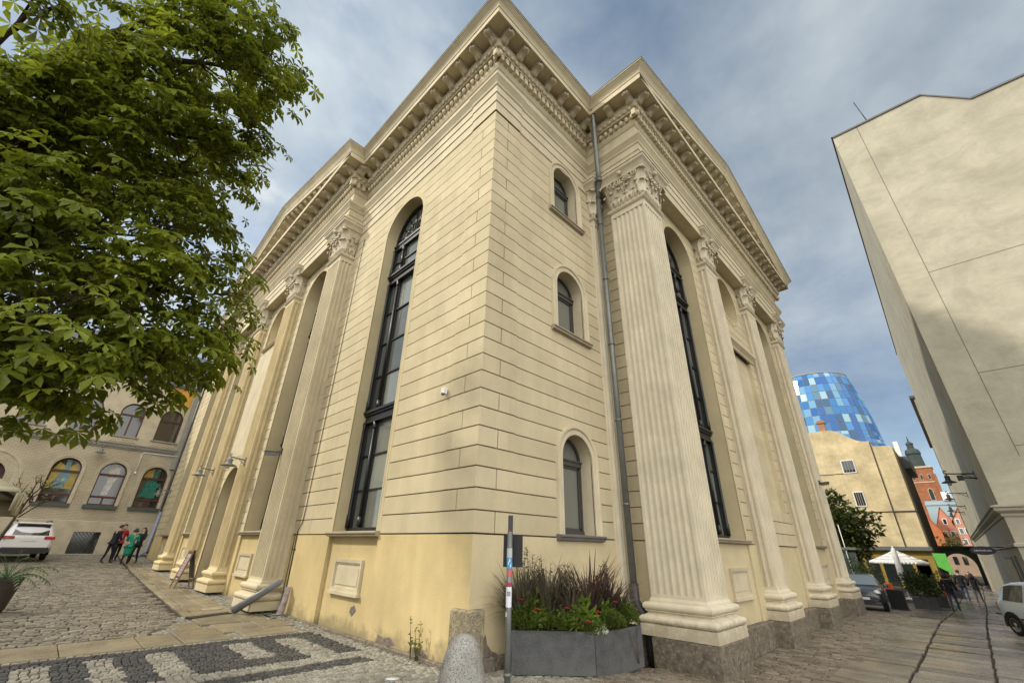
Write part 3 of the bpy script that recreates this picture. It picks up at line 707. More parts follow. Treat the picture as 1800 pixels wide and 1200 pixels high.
# the architrave breaks forward over the corner stones
def ressaut(path,dz=0):
    pr=[(-.1,12.35),(.045,12.35),(.045,12.68),(.07,12.69),(.07,13.0),(.095,13.01),(.095,13.26),(.125,13.28),(.145,13.35),(.215,13.46),(.245,13.5),(.245,13.58),(.055,13.61),(.055,14.0),(-.1,14.0)]
    sweep(E_,path,pr)
    for (p,(nx_,ny_)) in ((path[0],(-1,0)),(path[-1],(0,-1))):
        E_.add([(p[0]+nx_*q,p[1]+ny_*q,z) for q,z in pr],[tuple(range(len(pr)))])
ressaut([(0,.93),(0,0),(.93,0)])
seglist=list(zip(PATH,PATH[1:]))
mods=[]
for (a,b) in seglist:
    L_=math.hypot(b[0]-a[0],b[1]-a[1]); t=((b[0]-a[0])/L_,(b[1]-a[1])/L_); n=(t[1],-t[0])
    conv0=a in ((LXq,LYb),(LXq,LYa),(0,0),(FXa,FY),(FXb,FY)); conv1=b in ((LXq,LYb),(LXq,LYa),(0,0),(FXa,FY),(FXb,FY))
    lo=-.26 if conv0 else .36; hi=L_+.26 if conv1 else L_-.36
    if a==(0,LEN): lo=0
    if hi<lo: continue
    T3=Vector((*t,0));N3=Vector((*n,0)); A=Vector((*a,0))
    left=abs(n[0])>.5
    k=max(1,round((hi-lo)/.2))
    for i in range(k+1):
        s=lo+(hi-lo)*i/k
        c=A+T3*s+N3*.175+Vector((0,0,14.425))
        if left: E_.sphere(tuple(c+N3*.0),.07,.075,.115,7,5)
        else: E_.obox(c,T3,.062,N3,.065,(0,0,1),.115)
    lo2=lo+(-.0 if conv0 else .1)*.8; hi2=hi+(.0 if conv1 else -.1)*.8
    k=max(1,round((hi2-lo2)/.185))
    for i in range(k+1):
        c=A+T3*(lo2+(hi2-lo2)*i/k)+N3*.285+Vector((0,0,14.715))
        E_.sphere(tuple(c),.055 if not left else .035,.055 if left else .035,.09,7,5)
        R2=.082
        E_.tube([c+T3*(R2*cos(q))+Vector((0,0,.012+R2*1.15*sin(q)))+N3*(.012+.03*sin(q)) for q in (pi*.75,pi,1.25*pi,1.5*pi,1.75*pi,2*pi,2.25*pi)],.011,4)
    mlo=(-.14 if conv0 else .62); mhi=L_-(-.14 if conv1 else .62)
    if a==(0,LEN): mlo=.2
    if mhi-mlo<.05:
        ms=[(mlo+mhi)/2] if L_>.6 else []
    else:
        k=max(1,round((mhi-mlo)/.64)); ms=[mlo+(mhi-mlo)*i/k for i in range(k+1)]
    for s in ms: mods.append((A+T3*s+N3*.28+Vector((0,0,15.08)),-pi/2 if left and n[0]<0 else (pi/2 if left else 0)))
ENT=E_.build('cornice',M['cream'],HALL)
def modillion_mesh(mb,put,sh=0):
    P=[(-.0,0),(-.0,-.2),(.03,-.245),(.08,-.25),(.13,-.215),(.18,-.155),(.24,-.125),(.3,-.12),(.35,-.135),(.38,-.115),(.395,-.07),(.39,0)]
    w=.105; vs=[put(-w,o,z) for o,z in P]+[put(w,o,z) for o,z in P]; n=len(P)
    mb.add(vs,[(i,i+1,n+i+1,n+i) for i in range(n-1)]+[tuple(range(n)),tuple(range(2*n-1,n-1,-1))])
    # cap, leaf and side scrolls
    c=[put(a*.135,o,z) for z in (-.045,0) for a,o in ((-1,-.0),(1,-.0),(1,.42),(-1,.42))]
    mb.add(c,[(0,3,2,1),(0,1,5,4),(1,2,6,5),(2,3,7,6),(3,0,4,7)])
    Q=[(.02,-.255),(.08,-.278),(.14,-.25),(.19,-.19),(.25,-.155),(.31,-.15),(.37,-.165),(.42,-.15),(.44,-.1)]
    lw=[.05,.08,.085,.075,.08,.085,.08,.06,.02]
    vs=[]
    for (o,z),l in zip(Q,lw):
        for a,dz in ((-1,.02),(-.5,-.008),(0,.012),(.5,-.008),(1,.02)): vs.append(put(a*l,o,z+dz))
    mb.add(vs,[(i*5+j,i*5+j+1,(i+1)*5+j+1,(i+1)*5+j) for i in range(len(Q)-1) for j in range(4)],0,True)
    for s in (-1,1):
        for (oc,zc,r) in ((.075,-.165,.065),(.34,-.085,.04)):
            pts=[put(s*(w+.004),oc+r*(1-.75*i/14)*cos(i*.75),zc+r*(1-.75*i/14)*sin(i*.75)) for i in range(15)]
            mb.tube(pts,.012,4,0,True,False)
mo=MB(); modillion_mesh(mo,lambda a,o,z:(a,-o,z)); 
proto=None
nm=0
vis=[]
for p,rz in mods:
    # outer far flank and the unseen right end get theirs inside one mesh
    vis.append((p,rz))
cam_xy=Vector((-4.99,-5.78)); vis.sort(key=lambda q:(Vector(q[0][:2])-cam_xy).length)
restm=MB()
for i,(p,rz) in enumerate(vis):
    if i<100:
        if proto is None: proto=mo.build('modillion',M['orna'],ENT,p); o=proto
        else: o=proto.copy(); COL.objects.link(o); o.parent=ENT; o.location=p
        o.rotation_euler=(0,0,rz)
    else:
        ca,sa=cos(rz),sin(rz)
        modillion_mesh(restm,lambda a,o_,z,p=p,ca=ca,sa=sa:(p[0]+a*ca+o_*sa,p[1]+a*sa-o_*ca,p[2]+z))
if restm.v: tag(restm.build('modillion',M['orna'],ENT),kind='stuff')
crown=[(.74,15.25),(.78,15.26),(.785,15.29),(.80,15.33),(.84,15.40),(.90,15.46),(.93,15.49),(.94,15.51),(.97,15.52),(.97,15.56)]
lead=[(.97,15.561),(.985,15.562),(.985,15.585),(-.5,15.66)]
for pth,na,nb_ in (([(0,LEN),(0,LYb),(LXq,LYb)],None,(-1,0)),([(LXq,LYa),(0,LYa),(0,0),(FXa,0),(FXa,FY)],(-1,0),(0,-1)),([(FXb,FY),(FXb,0),(RX,0)],(0,-1),None)):
    Cr=MB()
    for pr,mi in ((crown,0),(lead,1)): sweep(Cr,pth,pr,mi,n0=na,n1=nb_)
    Cr.build('cornice',[M['cream'],M['roof']],HALL)
def pediment(f,ua,ub,rise):
    P=MB(); uc=(ua+ub)/2
    rk=[(0,14.9),(.1,14.95),(.28,14.96),(.28,15.08),(.71,15.08),(.71,15.05),(.76,15.05),(.76,15.25),(.78,15.26),(.785,15.29),(.80,15.33),(.84,15.40),(.90,15.46),(.93,15.49),(.94,15.51),(.97,15.52),(.97,15.56)]
    ld=[(.97,15.561),(.985,15.562),(.985,15.585),(-7,15.62)]
    s=rise/((ub-ua)/2+.97)
    for pr,mi in ((rk,0),(ld,1)):
        n=len(pr)
        vs=[f(ua-q if q>0 else ua,q,z) for q,z in pr]+[f(uc,q,z+s*(uc-ua+max(q,0))) for q,z in pr]+[f(ub+q if q>0 else ub,q,z) for q,z in pr]
        P.add(vs,[(i*n+j,(i+1)*n+j,(i+1)*n+j+1,i*n+j+1) for i in range(2) for j in range(n-1)],mi)
    zb=15.2
    P.add([f(ua+.0,.0,zb),f(ub,.0,zb),f(ub,.0,15.3),f(uc,.0,15.0+s*(uc-ua+.28)),f(ua,.0,15.3)],[(0,1,2,3,4)],0)
    L_=ub-ua; k=round(L_/.64)
    for i in range(k+1):
        u=ua+L_*i/k; du=min(u-ua,ub-u)
        if s*(du+.97)<.42 or abs(u-uc)<.2: continue
        sg=s if u<uc else -s
        z0=15.08+s*(du+.5)
        modillion_mesh(P,lambda a,o,z,u=u,z0=z0,sg=sg:f(u+a,.28+o,z0+z+sg*a))
    P.build('pediment',[M['cream'],M['roof']],HALL)
pediment(lambda u,q,z:(u,FY-q,z),FXa,FXb,2.25)
pediment(lambda u,q,z:(LXq-q,u,z),LYa,LYb,2.0)
mb=MB(); mb.box(.4,RX-.3,.4,LEN-.3,15.3,15.75); mb.add([(.4,.4,15.75),(RX-.3,.4,15.75),(RX-.3,LEN-.3,15.75),(.4,LEN-.3,15.75),(11.8,9,17.4),(11.8,20,17.4)],[(0,1,4),(1,2,5,4),(2,3,5),(3,0,4,5)]); mb.build('roof',M['roof'],HALL)
# ------------------------------------------------------------------ small things around the building
def zz(x,y): return g(x,y)
M['dgrey']=mat('dark_concrete',(.082,.083,.083),.8,.3,noise=.35,nscale=5,bump=.5,bscale=70)
stain(M['dgrey'],(.11,.11,.10),0,.75,6,.52,.4)
M['granite2']=mat('pale_granite',(.36,.345,.31),.7,.35,noise=.35,nscale=3,bump=.5,bscale=120)
def speckle(m,col,scale=160,thr=.6):
    N,L=nt(m); b=N['Principled BSDF']; tc=N.new('ShaderNodeTexCoord'); n=N.new('ShaderNodeTexVoronoi'); n.inputs['Scale'].default_value=scale
    L.new(tc.outputs['Object'],n.inputs['Vector']); sp=N.new('ShaderNodeSeparateColor'); L.new(n.outputs['Color'],sp.inputs['Color'])
    mr=N.new('ShaderNodeMapRange'); mr.inputs['From Min'].default_value=thr; mr.inputs['From Max'].default_value=thr+.08; mr.inputs['To Max'].default_value=.75; L.new(sp.outputs['Red'],mr.inputs['Value'])
    mx=N.new('ShaderNodeMix'); mx.data_type='RGBA'; L.new(mr.outputs['Result'],mx.inputs['Factor']); mx.inputs['B'].default_value=(*col,1)
    L.new(b.inputs['Base Color'].links[0].from_socket,mx.inputs['A']); L.new(mx.outputs['Result'],b.inputs['Base Color'])
speckle(M['granite2'],(.10,.10,.10),90,.72); speckle(M['cstone'],(.12,.11,.08),70,.7); speckle(M['granite'],(.24,.21,.16),22,.8)
speckle(M['dgrey'],(.13,.13,.13),150,.8)
# downpipe in the inner corner
mb=MB(); mb.tube([(4.42,-.3,1.0),(4.42,-.3,12.15)],.075,14)
for z in (2.6,4.6,6.75,8.9,11.0): mb.tube([(4.42,-.3,z),(4.42,-.3,z+.05)],.09,14)
mb.tube([(4.42,-.3,12.1),(4.40,-.34,12.35),(4.20,-.52,12.6),(4.05,-.6,12.95),(3.72,-.80,14.9),(3.6,-.88,15.5),(3.58,-.9,15.62),(3.68,-.75,15.74),(3.95,-.45,15.78)],[.085,.09,.085,.08,.075,.075,.075,.075,.075],14)
mb.tube([(4.2,-.52,12.58),(4.17,-.54,12.66)],.105,14)
dp=thing('rain_downpipe','tall zinc downpipe in the inner corner beside the big fluted pier','downpipe',(0,0,0))
mb.build('pipe',M['zinc'],dp)
mb=MB(); mb.tube([(4.42,-.3,1.02),(4.42,-.3,.7),(4.46,-.34,.55),(4.56,-.46,.32),(4.58,-.5,.0),(4.58,-.5,-.5)],[.095,.1,.12,.11,.1,.1],14); mb.build('shoe',M['iron'],dp)
mb=MB(); mb.tube([(-.02,29.62,.9),(-.1,29.6,1.2),(-.1,29.6,15.0)],.06,10); 
tag(mb.build('rain_downpipe',M['iron']),'dark downpipe at the far end of the long facade, by the brick house','downpipe')
mb=MB(); mb.tube([(-.55,29.3,g(0,29)+.03),(-.15,29.4,g(0,29)+.35),(-.1,29.42,3.2)],.09,10); M['bluepipe']=mat('blue_grey_pipe',(.22,.25,.33),.5,.4); tag(mb.build('cable_conduit',M['bluepipe']),'blue grey plastic conduit bending to the pavement behind the four people','conduit')
mb=MB()
mb.tube([(-.02,7.1,2.7),(-.02,7.12,2.2),(-.03,7.3,1.95),(-.02,7.28,1.4),(-.02,7.25,.1)],.012,6); mb.tube([(-.02,7.1,2.7),(-.02,7.08,8.5),(-.02,7.05,11.9)],.010,6)
mb.tube([(-.02,7.45,1.9),(-.02,7.42,.1)],.009,6)
for z in (1.5,.5): mb.box(-.035,0,7.22,7.46,z,z+.02)
tag(mb.build('cable',M['iron']),'thin dark cables running down the wall beside the fluted pier with the leaning tube','cable')
# small sensor on the quoins
sn=thing('motion_sensor','small white sensor box on the corner of the cream wall','sensor',(-.03,1.06,4.54))
mb=MB(); mb.bbox(-.1,.0,-.05,.05,-.06,.07,.01); M['white']=mat('white_plastic',(.75,.75,.73),.4,.4); mb.build('housing',M['white'],sn); mb=MB(); mb.sphere((-.07,0,-.06),.04,.04,.04); mb.build('lens',M['dgrey'],sn)
# surveillance cameras
def camera(loc,rz,label):
    c=thing('security_camera',label,'camera',loc,rz)
    mb=MB(); mb.tube([(0,0,0),(.18,0,-.03)],.025,8); mb.box(-.01,.03,-.06,.06,-.09,.09); mb.build('bracket',M['dgrey'],c)
    mb=MB(); mb.bbox(.1,.45,-.055,.055,-.14,-.03,.015); mb.box(.08,.52,-.07,.07,-.03,-.02); mb.build('housing',M['zinc'],c)
    mb=MB(); mb.tube([(.45,0,-.085),(.47,0,-.085)],.04,10); mb.build('lens',M['iron'],c); return c
camera((-.5,8.72,4.22),radians(150),'grey surveillance camera on the left fluted pier of the long facade, below the tall window')
camera((18.4,-1.8,4.5),radians(-125),'small surveillance camera on the last fluted pier of the street front')
# arm lamps on the long facade
M['lampm']=mat('grey_lamp_enamel',(.16,.16,.15),.45,.5); M['lampglass']=mat('frosted_lamp_glass',(.6,.6,.55),.2,.5)
def arm_lamp(loc,rz,label,group,arm=.5):
    l=thing('wall_lamp',label,'lamp',loc,rz,group)
    mb=MB(); mb.box(-.0,.03,-.05,.05,-.2,.1); mb.tube([(0,0,0),(arm*.7,0,.04),(arm*.98,0,.06),(arm*1.08,0,.12),(arm*1.02,0,.17),(arm*.95,0,.14)],.022,8); mb.tube([(0,0,-.16),(arm*.45,0,.01)],.012,6); mb.build('arm',M['lampm'],l)
    mb=MB(); mb.lathe([(.02,.05),(.03,.0),(.085,-.02),(.10,-.05),(.09,-.12),(.1,-.15),(.12,-.19),(.26,-.24),(.27,-.255),(.10,-.25)],(arm,0,0),18); mb.build('shade',M['lampm'],l)
    mb=MB(); mb.sphere((arm,0,-.28),.075,.075,.09,10,6); mb.build('lamp_glass',M['lampglass'],l); return l
arm_lamp((-.5,12.45,4.36),pi,'grey arm lamp on the fluted pier right of the arched door','lamps beside the arched door'); arm_lamp((-.5,16.9,4.42),pi,'grey arm lamp on the pier left of the arched door','lamps beside the arched door')
arm_lamp((-.02,29.0,4.4),pi,'grey arm lamp at the far end of the long facade','lamps beside the arched door',.6)
# fallen gutter tube leaning on the left pier base, rolled sheet beside it
def plank_tube(a,b,r): 
    mb=MB(); a=Vector(a);b=Vector(b); d=(b-a).normalized(); s=d.cross(Vector((0,0,1))).normalized(); u=s.cross(d); n=10; vs=[]
    for t in (0,1):
        for i in range(n+1):
            an=pi*1.35*i/n-pi*.17; vs.append(a+(b-a)*t+s*(r*cos(an))*(1.15-.3*t)-u*(r*sin(an)*(1.15-.3*t)))
    mb.add(vs,[(i,i+1,n+2+i,n+1+i) for i in range(n)],0,True); return mb
M['tube']=mat('grey_gutter_tin',(.16,.175,.18),.45,.5,noise=.25,nscale=6)
o=plank_tube((-.98,7.75,.15),(-.30,6.92,.80),.098).build('gutter_trough',M['tube']); sm=o.modifiers.new('thick','SOLIDIFY'); sm.thickness=.012; tag(o,'grey gutter trough leaning on the base of the left fluted pier','gutter')
mb=MB(); vs=[]; n=16
for t in range(7):
    for i in range(n):
        an=2*pi*i/n; r=.085*(1+.12*sin(3*an+t)); vs.append((-.15+.01*t+r*cos(an)*(1-.03*t),6.98-.012*t+r*.55*sin(an),g(-.1,7)+.02+t*.1))
mb.add(vs,[(t*n+i,t*n+(i+1)%n,(t+1)*n+(i+1)%n,(t+1)*n+i) for t in range(6) for i in range(n)]+[tuple(range(6*n,7*n))],0,True)
M['sheet']=mat('stained_pale_sheet',(.42,.36,.35),.6,.3,noise=.5,nscale=9); tag(mb.build('rolled_sheet',M['sheet']),'rolled pale stained sheet standing against the wall by the gutter trough','rolled sheet')
# bollard
bo=MB(); bo.lathe([(.335,-.15),(.33,.0),(.30,.15),(.265,.32),(.225,.47),(.19,.57),(.15,.635),(.10,.675),(.05,.692),(0.001,.697)],(0,0,0),28); tag(bo.build('bollard',M['granite2'],loc=(-.87,-.95,g(-.87,-.95))),'pale granite bollard with a rounded top by the corner of the building','bollard')
# round glass ground light, manhole, drain grate
gl=thing('ground_light','round flush ground light among the small setts','light',(-.91,.48,g(-.9,.48)+.008))
mb=MB(); mb.lathe([(.13,-.03),(.13,.004),(.105,.006),(.10,.0)],(0,0,0),24); mb.build('rim',M['zinc'],gl); mb=MB(); mb.lathe([(.1,-.02),(.1,.004)],(0,0,0),24); mb.build('glass_disc',M['lampglass'],gl)
mh=MB(); mh.lathe([(.24,-.03),(.24,.0),(.21,.003),(.2,-.002)],(0,0,0),28); tag(mh.build('manhole_cover',M['sill'],loc=(-1.15,8.9,g(-1,8.9)+.016)),'round grey manhole cover in the slab walk','manhole')
mb=MB()
for i in range(14): mb.box(-.5+i*.072,-.5+i*.072+.04,-.09,.09,-.03,.0)
mb.box(-.54,.54,-.115,-.09,-.03,.003); mb.box(-.54,.54,.09,.115,-.03,.003)
o=mb.build('drain_grate',M['iron'],loc=(-1.45,7.78,g(-1.4,7.8)+.02)); o.rotation_euler=(0,0,.42); tag(o,'dark iron drain grate at the edge of the cobbles','drain')
# A-board
ab=thing('sidewalk_sign','brown wooden A frame sign with notices by the arched door','sign',(-.85,14.5,g(-.8,14.5)),radians(0))
M['lilac']=mat('lilac_poster',(.33,.28,.30),.6,.3,noise=.2,nscale=6)
M['wood']=mat('varnished_wood',(.16,.10,.045),.5,.4,noise=.3,nscale=8)
for s in (-1,1):
    mb=MB(); up=Vector((-s*.27,0,1.18)); 
    for yy in (-.33,.33): mb.obox(Vector((s*.28,yy,0))+up/2,(0,1,0),.03,(1,0,0),.016,up.normalized(),.6)
    mb.obox(Vector((s*.28,0,0))+up*.97,(0,1,0),.36,(1,0,0),.017,up.normalized(),.03); mb.obox(Vector((s*.28,0,0))+up*.2,(0,1,0),.32,(1,0,0),.015,up.normalized(),.03)
    mb.build('leg_frame',M['wood'],ab)
    mb=MB(); nrm=Vector((1.18*s,0,.27)).normalized(); mb.obox(Vector((s*.28,0,0))+up*.6,(0,1,0),.3,nrm,.008,up.normalized(),.42); pb=mb.build('board',M['iron'],ab)
    mb=MB(); mb.obox(Vector((s*.28,0,0))+up*.6+nrm*.01,(0,1,0),.24,nrm,.004,up.normalized(),.36)
    mb.build('poster',M['lilac'],pb)
    mb=MB()
    for k in range(7): mb.obox(Vector((s*.28,0,0))+up*(.36+.07*k)+nrm*.016,(0,1,0),.17-.02*(k%3),nrm,.002,up.normalized(),.012)
    mb.build('lettering',M['redink'],pb)
# wall weed
M['weed']=leafmat('weed_leaf',(.11,.13,.04),.25,.4)
wr=random.Random(3); mb=MB()
for k in range(7):
    x,y=-.13,1.12+wr.uniform(-.12,.22); h=wr.uniform(.25,.62); top=Vector((x+wr.uniform(-.06,.02),y+wr.uniform(-.14,.14),h)); b0=Vector((x,y,.02)); mb.tube([b0,(b0+top)/2+Vector((0,wr.uniform(-.03,.03),0)),top],[.008,.006,.003],5)
    for j in range(14):
        p=b0+(top-b0)*wr.uniform(.3,1); d=Vector((wr.uniform(-1,1),wr.uniform(-1,1),wr.uniform(.0,.8))).normalized()*.05; s=d.orthogonal().normalized()*.013
        mb.add([p,p+d*.5+s,p+d,p+d*.5-s],[(0,1,2,3)])
tag(mb.build('weed',M['weed']),'spindly weed growing at the foot of the yellow plinth','weed')
mb=MB()
for k in range(420):
    x=wr.uniform(-.75,-.05); y=wr.uniform(5.9,7.2)-abs(x)*.7; p=Vector((x,y,g(x,y)-.01))
    if wr.random()>.75-abs(x): continue
    d=Vector((wr.uniform(-.03,.03),wr.uniform(-.03,.03),wr.uniform(.02,.06))); s=Vector((wr.uniform(-1,1),wr.uniform(-1,1),0)).normalized()*.006; mb.add([p-s,p+s,p+d],[(0,1,2)])
M['moss']=leafmat('moss_grass',(.07,.085,.03),.2,.3); tag(mb.build('moss_tufts',M['moss']),'moss and grass tufts between the setts by the wall','moss',kind='stuff')
# sign post with stickers
sp=thing('sign_post','grey steel post with torn stickers and a dark plate, left of the planters','sign post',(-.58,-1.43,g(-.58,-1.43)),radians(-46))
mb=MB(); mb.tube([(0,0,-.1),(0,0,1.86)],.036,14); mb.tube([(0,0,.30),(0,0,.34)],.05,14); mb.build('post',M['zinc'],sp)
mb=MB(); mb.box(-.028,.036,-.02,.02,1.5,2.06); mb.build('flat_bar',M['iron'],sp)
mb=MB(); mb.box(-.085,.17,.045,.06,1.44,1.82); mb.build('sign_plate',mat('sign_back',(.02,.02,.02),.6,.3),sp)
def sticker(z0,z1,a0,a1,col,nm):
    mb=MB(); n=8; vs=[]
    for z in (z0,z1):
        for i in range(n+1):
            an=radians(a0+(a1-a0)*i/n); vs.append((.0385*cos(an),.0385*sin(an),z+.004*sin(i*2.1)))
    mb.add(vs,[(i,i+1,n+2+i,n+1+i) for i in range(n)],0,True); mb.build('sticker',mat('sticker_'+nm,col,.5,.4,noise=.3,nscale=60),sp)
sticker(1.55,1.66,-170,-30,(.45,.47,.48),'grey'); sticker(1.42,1.55,-165,-20,(.08,.30,.50),'blue'); sticker(1.34,1.41,-140,-10,(.55,.12,.12),'red'); sticker(1.0,1.22,-170,-30,(.72,.73,.78),'white'); sticker(1.22,1.27,-170,-25,(.30,.05,.09),'maroon'); sticker(1.12,1.17,-130,-60,(.2,.2,.22),'print'); sticker(.9,.95,-175,-120,(.6,.6,.58),'torn')
for z0,a in ((1.47,-120),(1.5,-95),(1.44,-75)): sticker(z0,z0+.035,a,a+16,(.75,.8,.85),'mark')
mb=MB()
for k in range(3): mb.box(-.03+.018*k,-.02+.018*k,-.023,-.0205,1.83-.02*k,1.9-.02*k)
mb.build('sticker',M['redink'],sp)
# ---- planters with grasses and flowers
M['leaf_g']=leafmat('bedding_leaf',(.085,.13,.025),.3,.5); M['purple']=leafmat('purple_grass',(.082,.056,.06),.2,.5); M['grassy']=leafmat('grey_grass',(.135,.125,.10),.2,.4); M['flower']=mat('coral_flower',(.62,.09,.08),.5,.3,var=.25); M['lime']=leafmat('lime_leaf',(.15,.24,.04),.35,.4); M['wfl']=mat('white_flower',(.7,.72,.6),.6,.2); M['soil']=mat('soil',(.03,.02,.014),.95,.1)
def blade(mb,p,d,L_,w,droop,n=6,m=0):
    p=Vector(p); d=Vector(d).normalized(); side=d.cross(Vector((0,0,1)))
    side=side.normalized() if side.length>.01 else Vector((1,0,0)); vs=[]; v=d.copy(); q=p.copy()
    for i in range(n+1):
        t=i/n; ww=w*(1-t)**.6*(.5+.5*min(1,t*4)); vs+= [q-side*ww,q+side*ww]
        v=(v+Vector((0,0,-droop/n))).normalized(); q=q+v*(L_/n)
    mb.add(vs,[(2*i,2*i+1,2*i+3,2*i+2) for i in range(n)],m,True)
PR=random.Random(21)
PA,PS,PB=Vector((.46,-.45)),Vector((1.37,-1.35)),Vector((2.74,-1.36))
def pxy(x,y):
    """x 0..1.57 along the left box, 1.57..3 along the right box; y -1.16 (front) .. -.52 (back)"""
    t=(y+1.16)/.64*.46
    if x<1.57: a,b,s=PA,PS,x/1.57
    else: a,b,s=PS,PB,(x-1.57)/1.43
    d=(b-a).normalized(); n=Vector((-d.y,d.x)); q=a+(b-a)*s+n*t; return q.x,q.y
def planter(a,b,zt,zb,label,gap):
    d=(b-a); w=d.length/2-gap; d.normalize(); n=Vector((-d.y,d.x)); dp=.24; c=(a+b)/2+n*dp
    p=thing('planter',label,'planter',(c.x,c.y,zb),math.atan2(d.y,d.x),'concrete planters at the corner'); h=zt-zb
    mb=MB(); t=.05
    mb.bbox(-w,w,-dp,dp,0.04,h,.014); mb.box(-w+.05,w-.05,-dp+.05,dp-.05,-.1,.05)
    mb.build('box',M['dgrey'],p); mb=MB(); mb.box(-w+t,w-t,-dp+t,dp-t,h-.02,h+.012); mb.build('soil',M['soil'],p); return p
planter(PA,PS,.545,g(1,-1)-.03,'dark grey concrete planter with bushy green bedding, turned towards the sign post',.014)
planter(PS,PB,.515,g(2.2,-1.3)-.03,'dark grey concrete planter nearest the big fluted pier',.014)
def ztop(x): return .545 if x<1.57 else .515
def bush(name,label,cat,cx,cy,rx,ry,h,n,m,size=.05,group=None):
    mb=MB(); z0=ztop(cx)-.05
    for i in range(n):
        a=PR.uniform(0,2*pi); r=sqrt(PR.random()); x,y=pxy(cx+rx*r*cos(a),cy+ry*r*sin(a)); hh=h*(1-.5*r*r)*PR.uniform(.35,1.05); p=Vector((x,y,z0+hh))
        d=Vector((cos(a)*r+PR.uniform(-.6,.6),sin(a)*r+PR.uniform(-.6,.6),PR.uniform(.1,.9))).normalized()*size*PR.uniform(.6,1.3); s=d.cross(Vector((PR.uniform(-1,1),PR.uniform(-1,1),1))).normalized()*size*.25
        mb.add([p,p+d*.5+s,p+d,p+d*.5-s],[(0,1,2,3)])
    for i in range(n//40):
        a=PR.uniform(0,2*pi); r=sqrt(PR.random())*.8; mb.tube([(*pxy(cx,cy),z0),(*pxy(cx+rx*r*cos(a),cy+ry*r*sin(a)),z0+h*.8)],.004,4,0)
    return tag(mb.build(name,m),label,cat,group)
bush('bedding_plant','bushy fine leaved green plant spilling over the left end of the planters','plant',.32,-.98,.40,.26,.36,1900,M['leaf_g'],.05)
bush('bedding_plant','fine leaved green plant in the middle of the left planter','plant',1.0,-1.0,.42,.24,.3,1700,M['leaf_g'],.05)
bush('bedding_plant','dark green low plant at the joint of the two planters','plant',1.6,-1.02,.34,.2,.25,1000,M['leaf_g'],.045)
bush('bedding_plant','green plant near the right end of the right planter','plant',2.25,-.98,.34,.22,.3,1100,M['leaf_g'],.05)
bush('bedding_plant','green trailing plant at the right end of the planters, by the pier','plant',2.8,-.94,.24,.24,.42,1100,M['leaf_g'],.05)
bush('alyssum','small white flowering cushion hanging over the planter rim','flower',1.75,-1.12,.22,.08,.14,420,M['wfl'],.022)
bush('lime_plant','light lime green broad leaved plant in the left planter','plant',.5,-.82,.22,.15,.52,90,M['lime'],.16)
bush('lime_plant','light lime green broad leaved plant in the middle of the planters','plant',1.45,-.86,.26,.15,.48,90,M['lime'],.16)
bush('lime_plant','light green broad leaved plant in the right planter','plant',2.2,-.84,.22,.15,.42,70,M['lime'],.15)
def fgrass(cx,cy,h,n,m,label,spread=.5):
    mb=MB()
    for i in range(n):
        a=PR.uniform(0,2*pi); up=PR.uniform(.75,1.4); d=Vector((cos(a)*spread*.8,sin(a)*spread*.55+.1,up)); L_=h*PR.uniform(.6,1.1)
        blade(mb,(*pxy(cx+PR.uniform(-.09,.09),cy+PR.uniform(-.09,.09)),ztop(cx)-.05),d,L_,PR.uniform(.011,.022),PR.uniform(.7,1.9),8)
    return tag(mb.build('ornamental_grass',m),label,'grass','grasses in the planters')
fgrass(.25,-.60,1.05,330,M['grassy'],'tall grey brown grass at the left end of the planters',.55)
fgrass(.72,-.60,1.15,200,M['grassy'],'grey brown arching grass in the left planter, second from the sign post',.5)
fgrass(1.25,-.60,.95,190,M['grassy'],'grey brown arching grass in the middle of the planters',.55)
fgrass(2.0,-.60,1.25,330,M['purple'],'dark purple fountain grass, the fullest of the planters',.6)
fgrass(2.5,-.60,1.05,200,M['purple'],'dark purple fountain grass right of the fullest one',.6)
fgrass(2.85,-.64,.85,150,M['grassy'],'grey grass at the right end of the planters, by the downpipe',.65)
def leafy_stem(cx,cy,h,label,m):
    mb=MB(); z0=ztop(cx)
    for k in range(5):
        x,y=pxy(cx+PR.uniform(-.16,.16),cy+PR.uniform(-.08,.08)); top=Vector((x+PR.uniform(-.12,.12),y+PR.uniform(-.05,.05),z0+h*PR.uniform(.75,1.05))); b0=Vector((x,y,z0)); mb.tube([b0,(b0+top)/2+Vector((.02,0,0)),top],[.007,.006,.003],5)
        for j in range(60):
            t=PR.uniform(.2,1); p=b0+(top-b0)*t; a=PR.uniform(0,2*pi); blade(mb,p,(cos(a),sin(a),PR.uniform(.1,.9)),PR.uniform(.11,.2)*(1.2-.5*t),.017,.9,4)
    return tag(mb.build('leafy_shrub',m),label,'shrub','leafy shrubs in the planters')
M['darkleaf']=leafmat('dark_shrub_leaf',(.10,.085,.065),.2,.5)
leafy_stem(.3,-.66,1.08,'tall dark leaved shrub at the left end of the planters',M['darkleaf']); leafy_stem(.62,-.62,1.0,'tall dark leaved shrub second from the sign post',M['darkleaf']); leafy_stem(1.15,-.62,.95,'dark leaved shrub in the middle of the planters',M['darkleaf']); leafy_stem(2.55,-.6,.95,'dark leaved shrub by the downpipe',M['darkleaf'])
fl=[(.18,-1.0,.92),(.5,-1.06,.80),(1.08,-1.02,.82),(1.22,-1.14,.62),(1.45,-1.1,.66),(1.85,-1.0,.76),(2.45,-.95,.86)]
where=['leftmost, beside the sign post','second from the sign post','third from the sign post, held high','lowest, hanging over the left planter','left of the joint between the planters','just right of the joint between the planters','rightmost, by the downpipe']
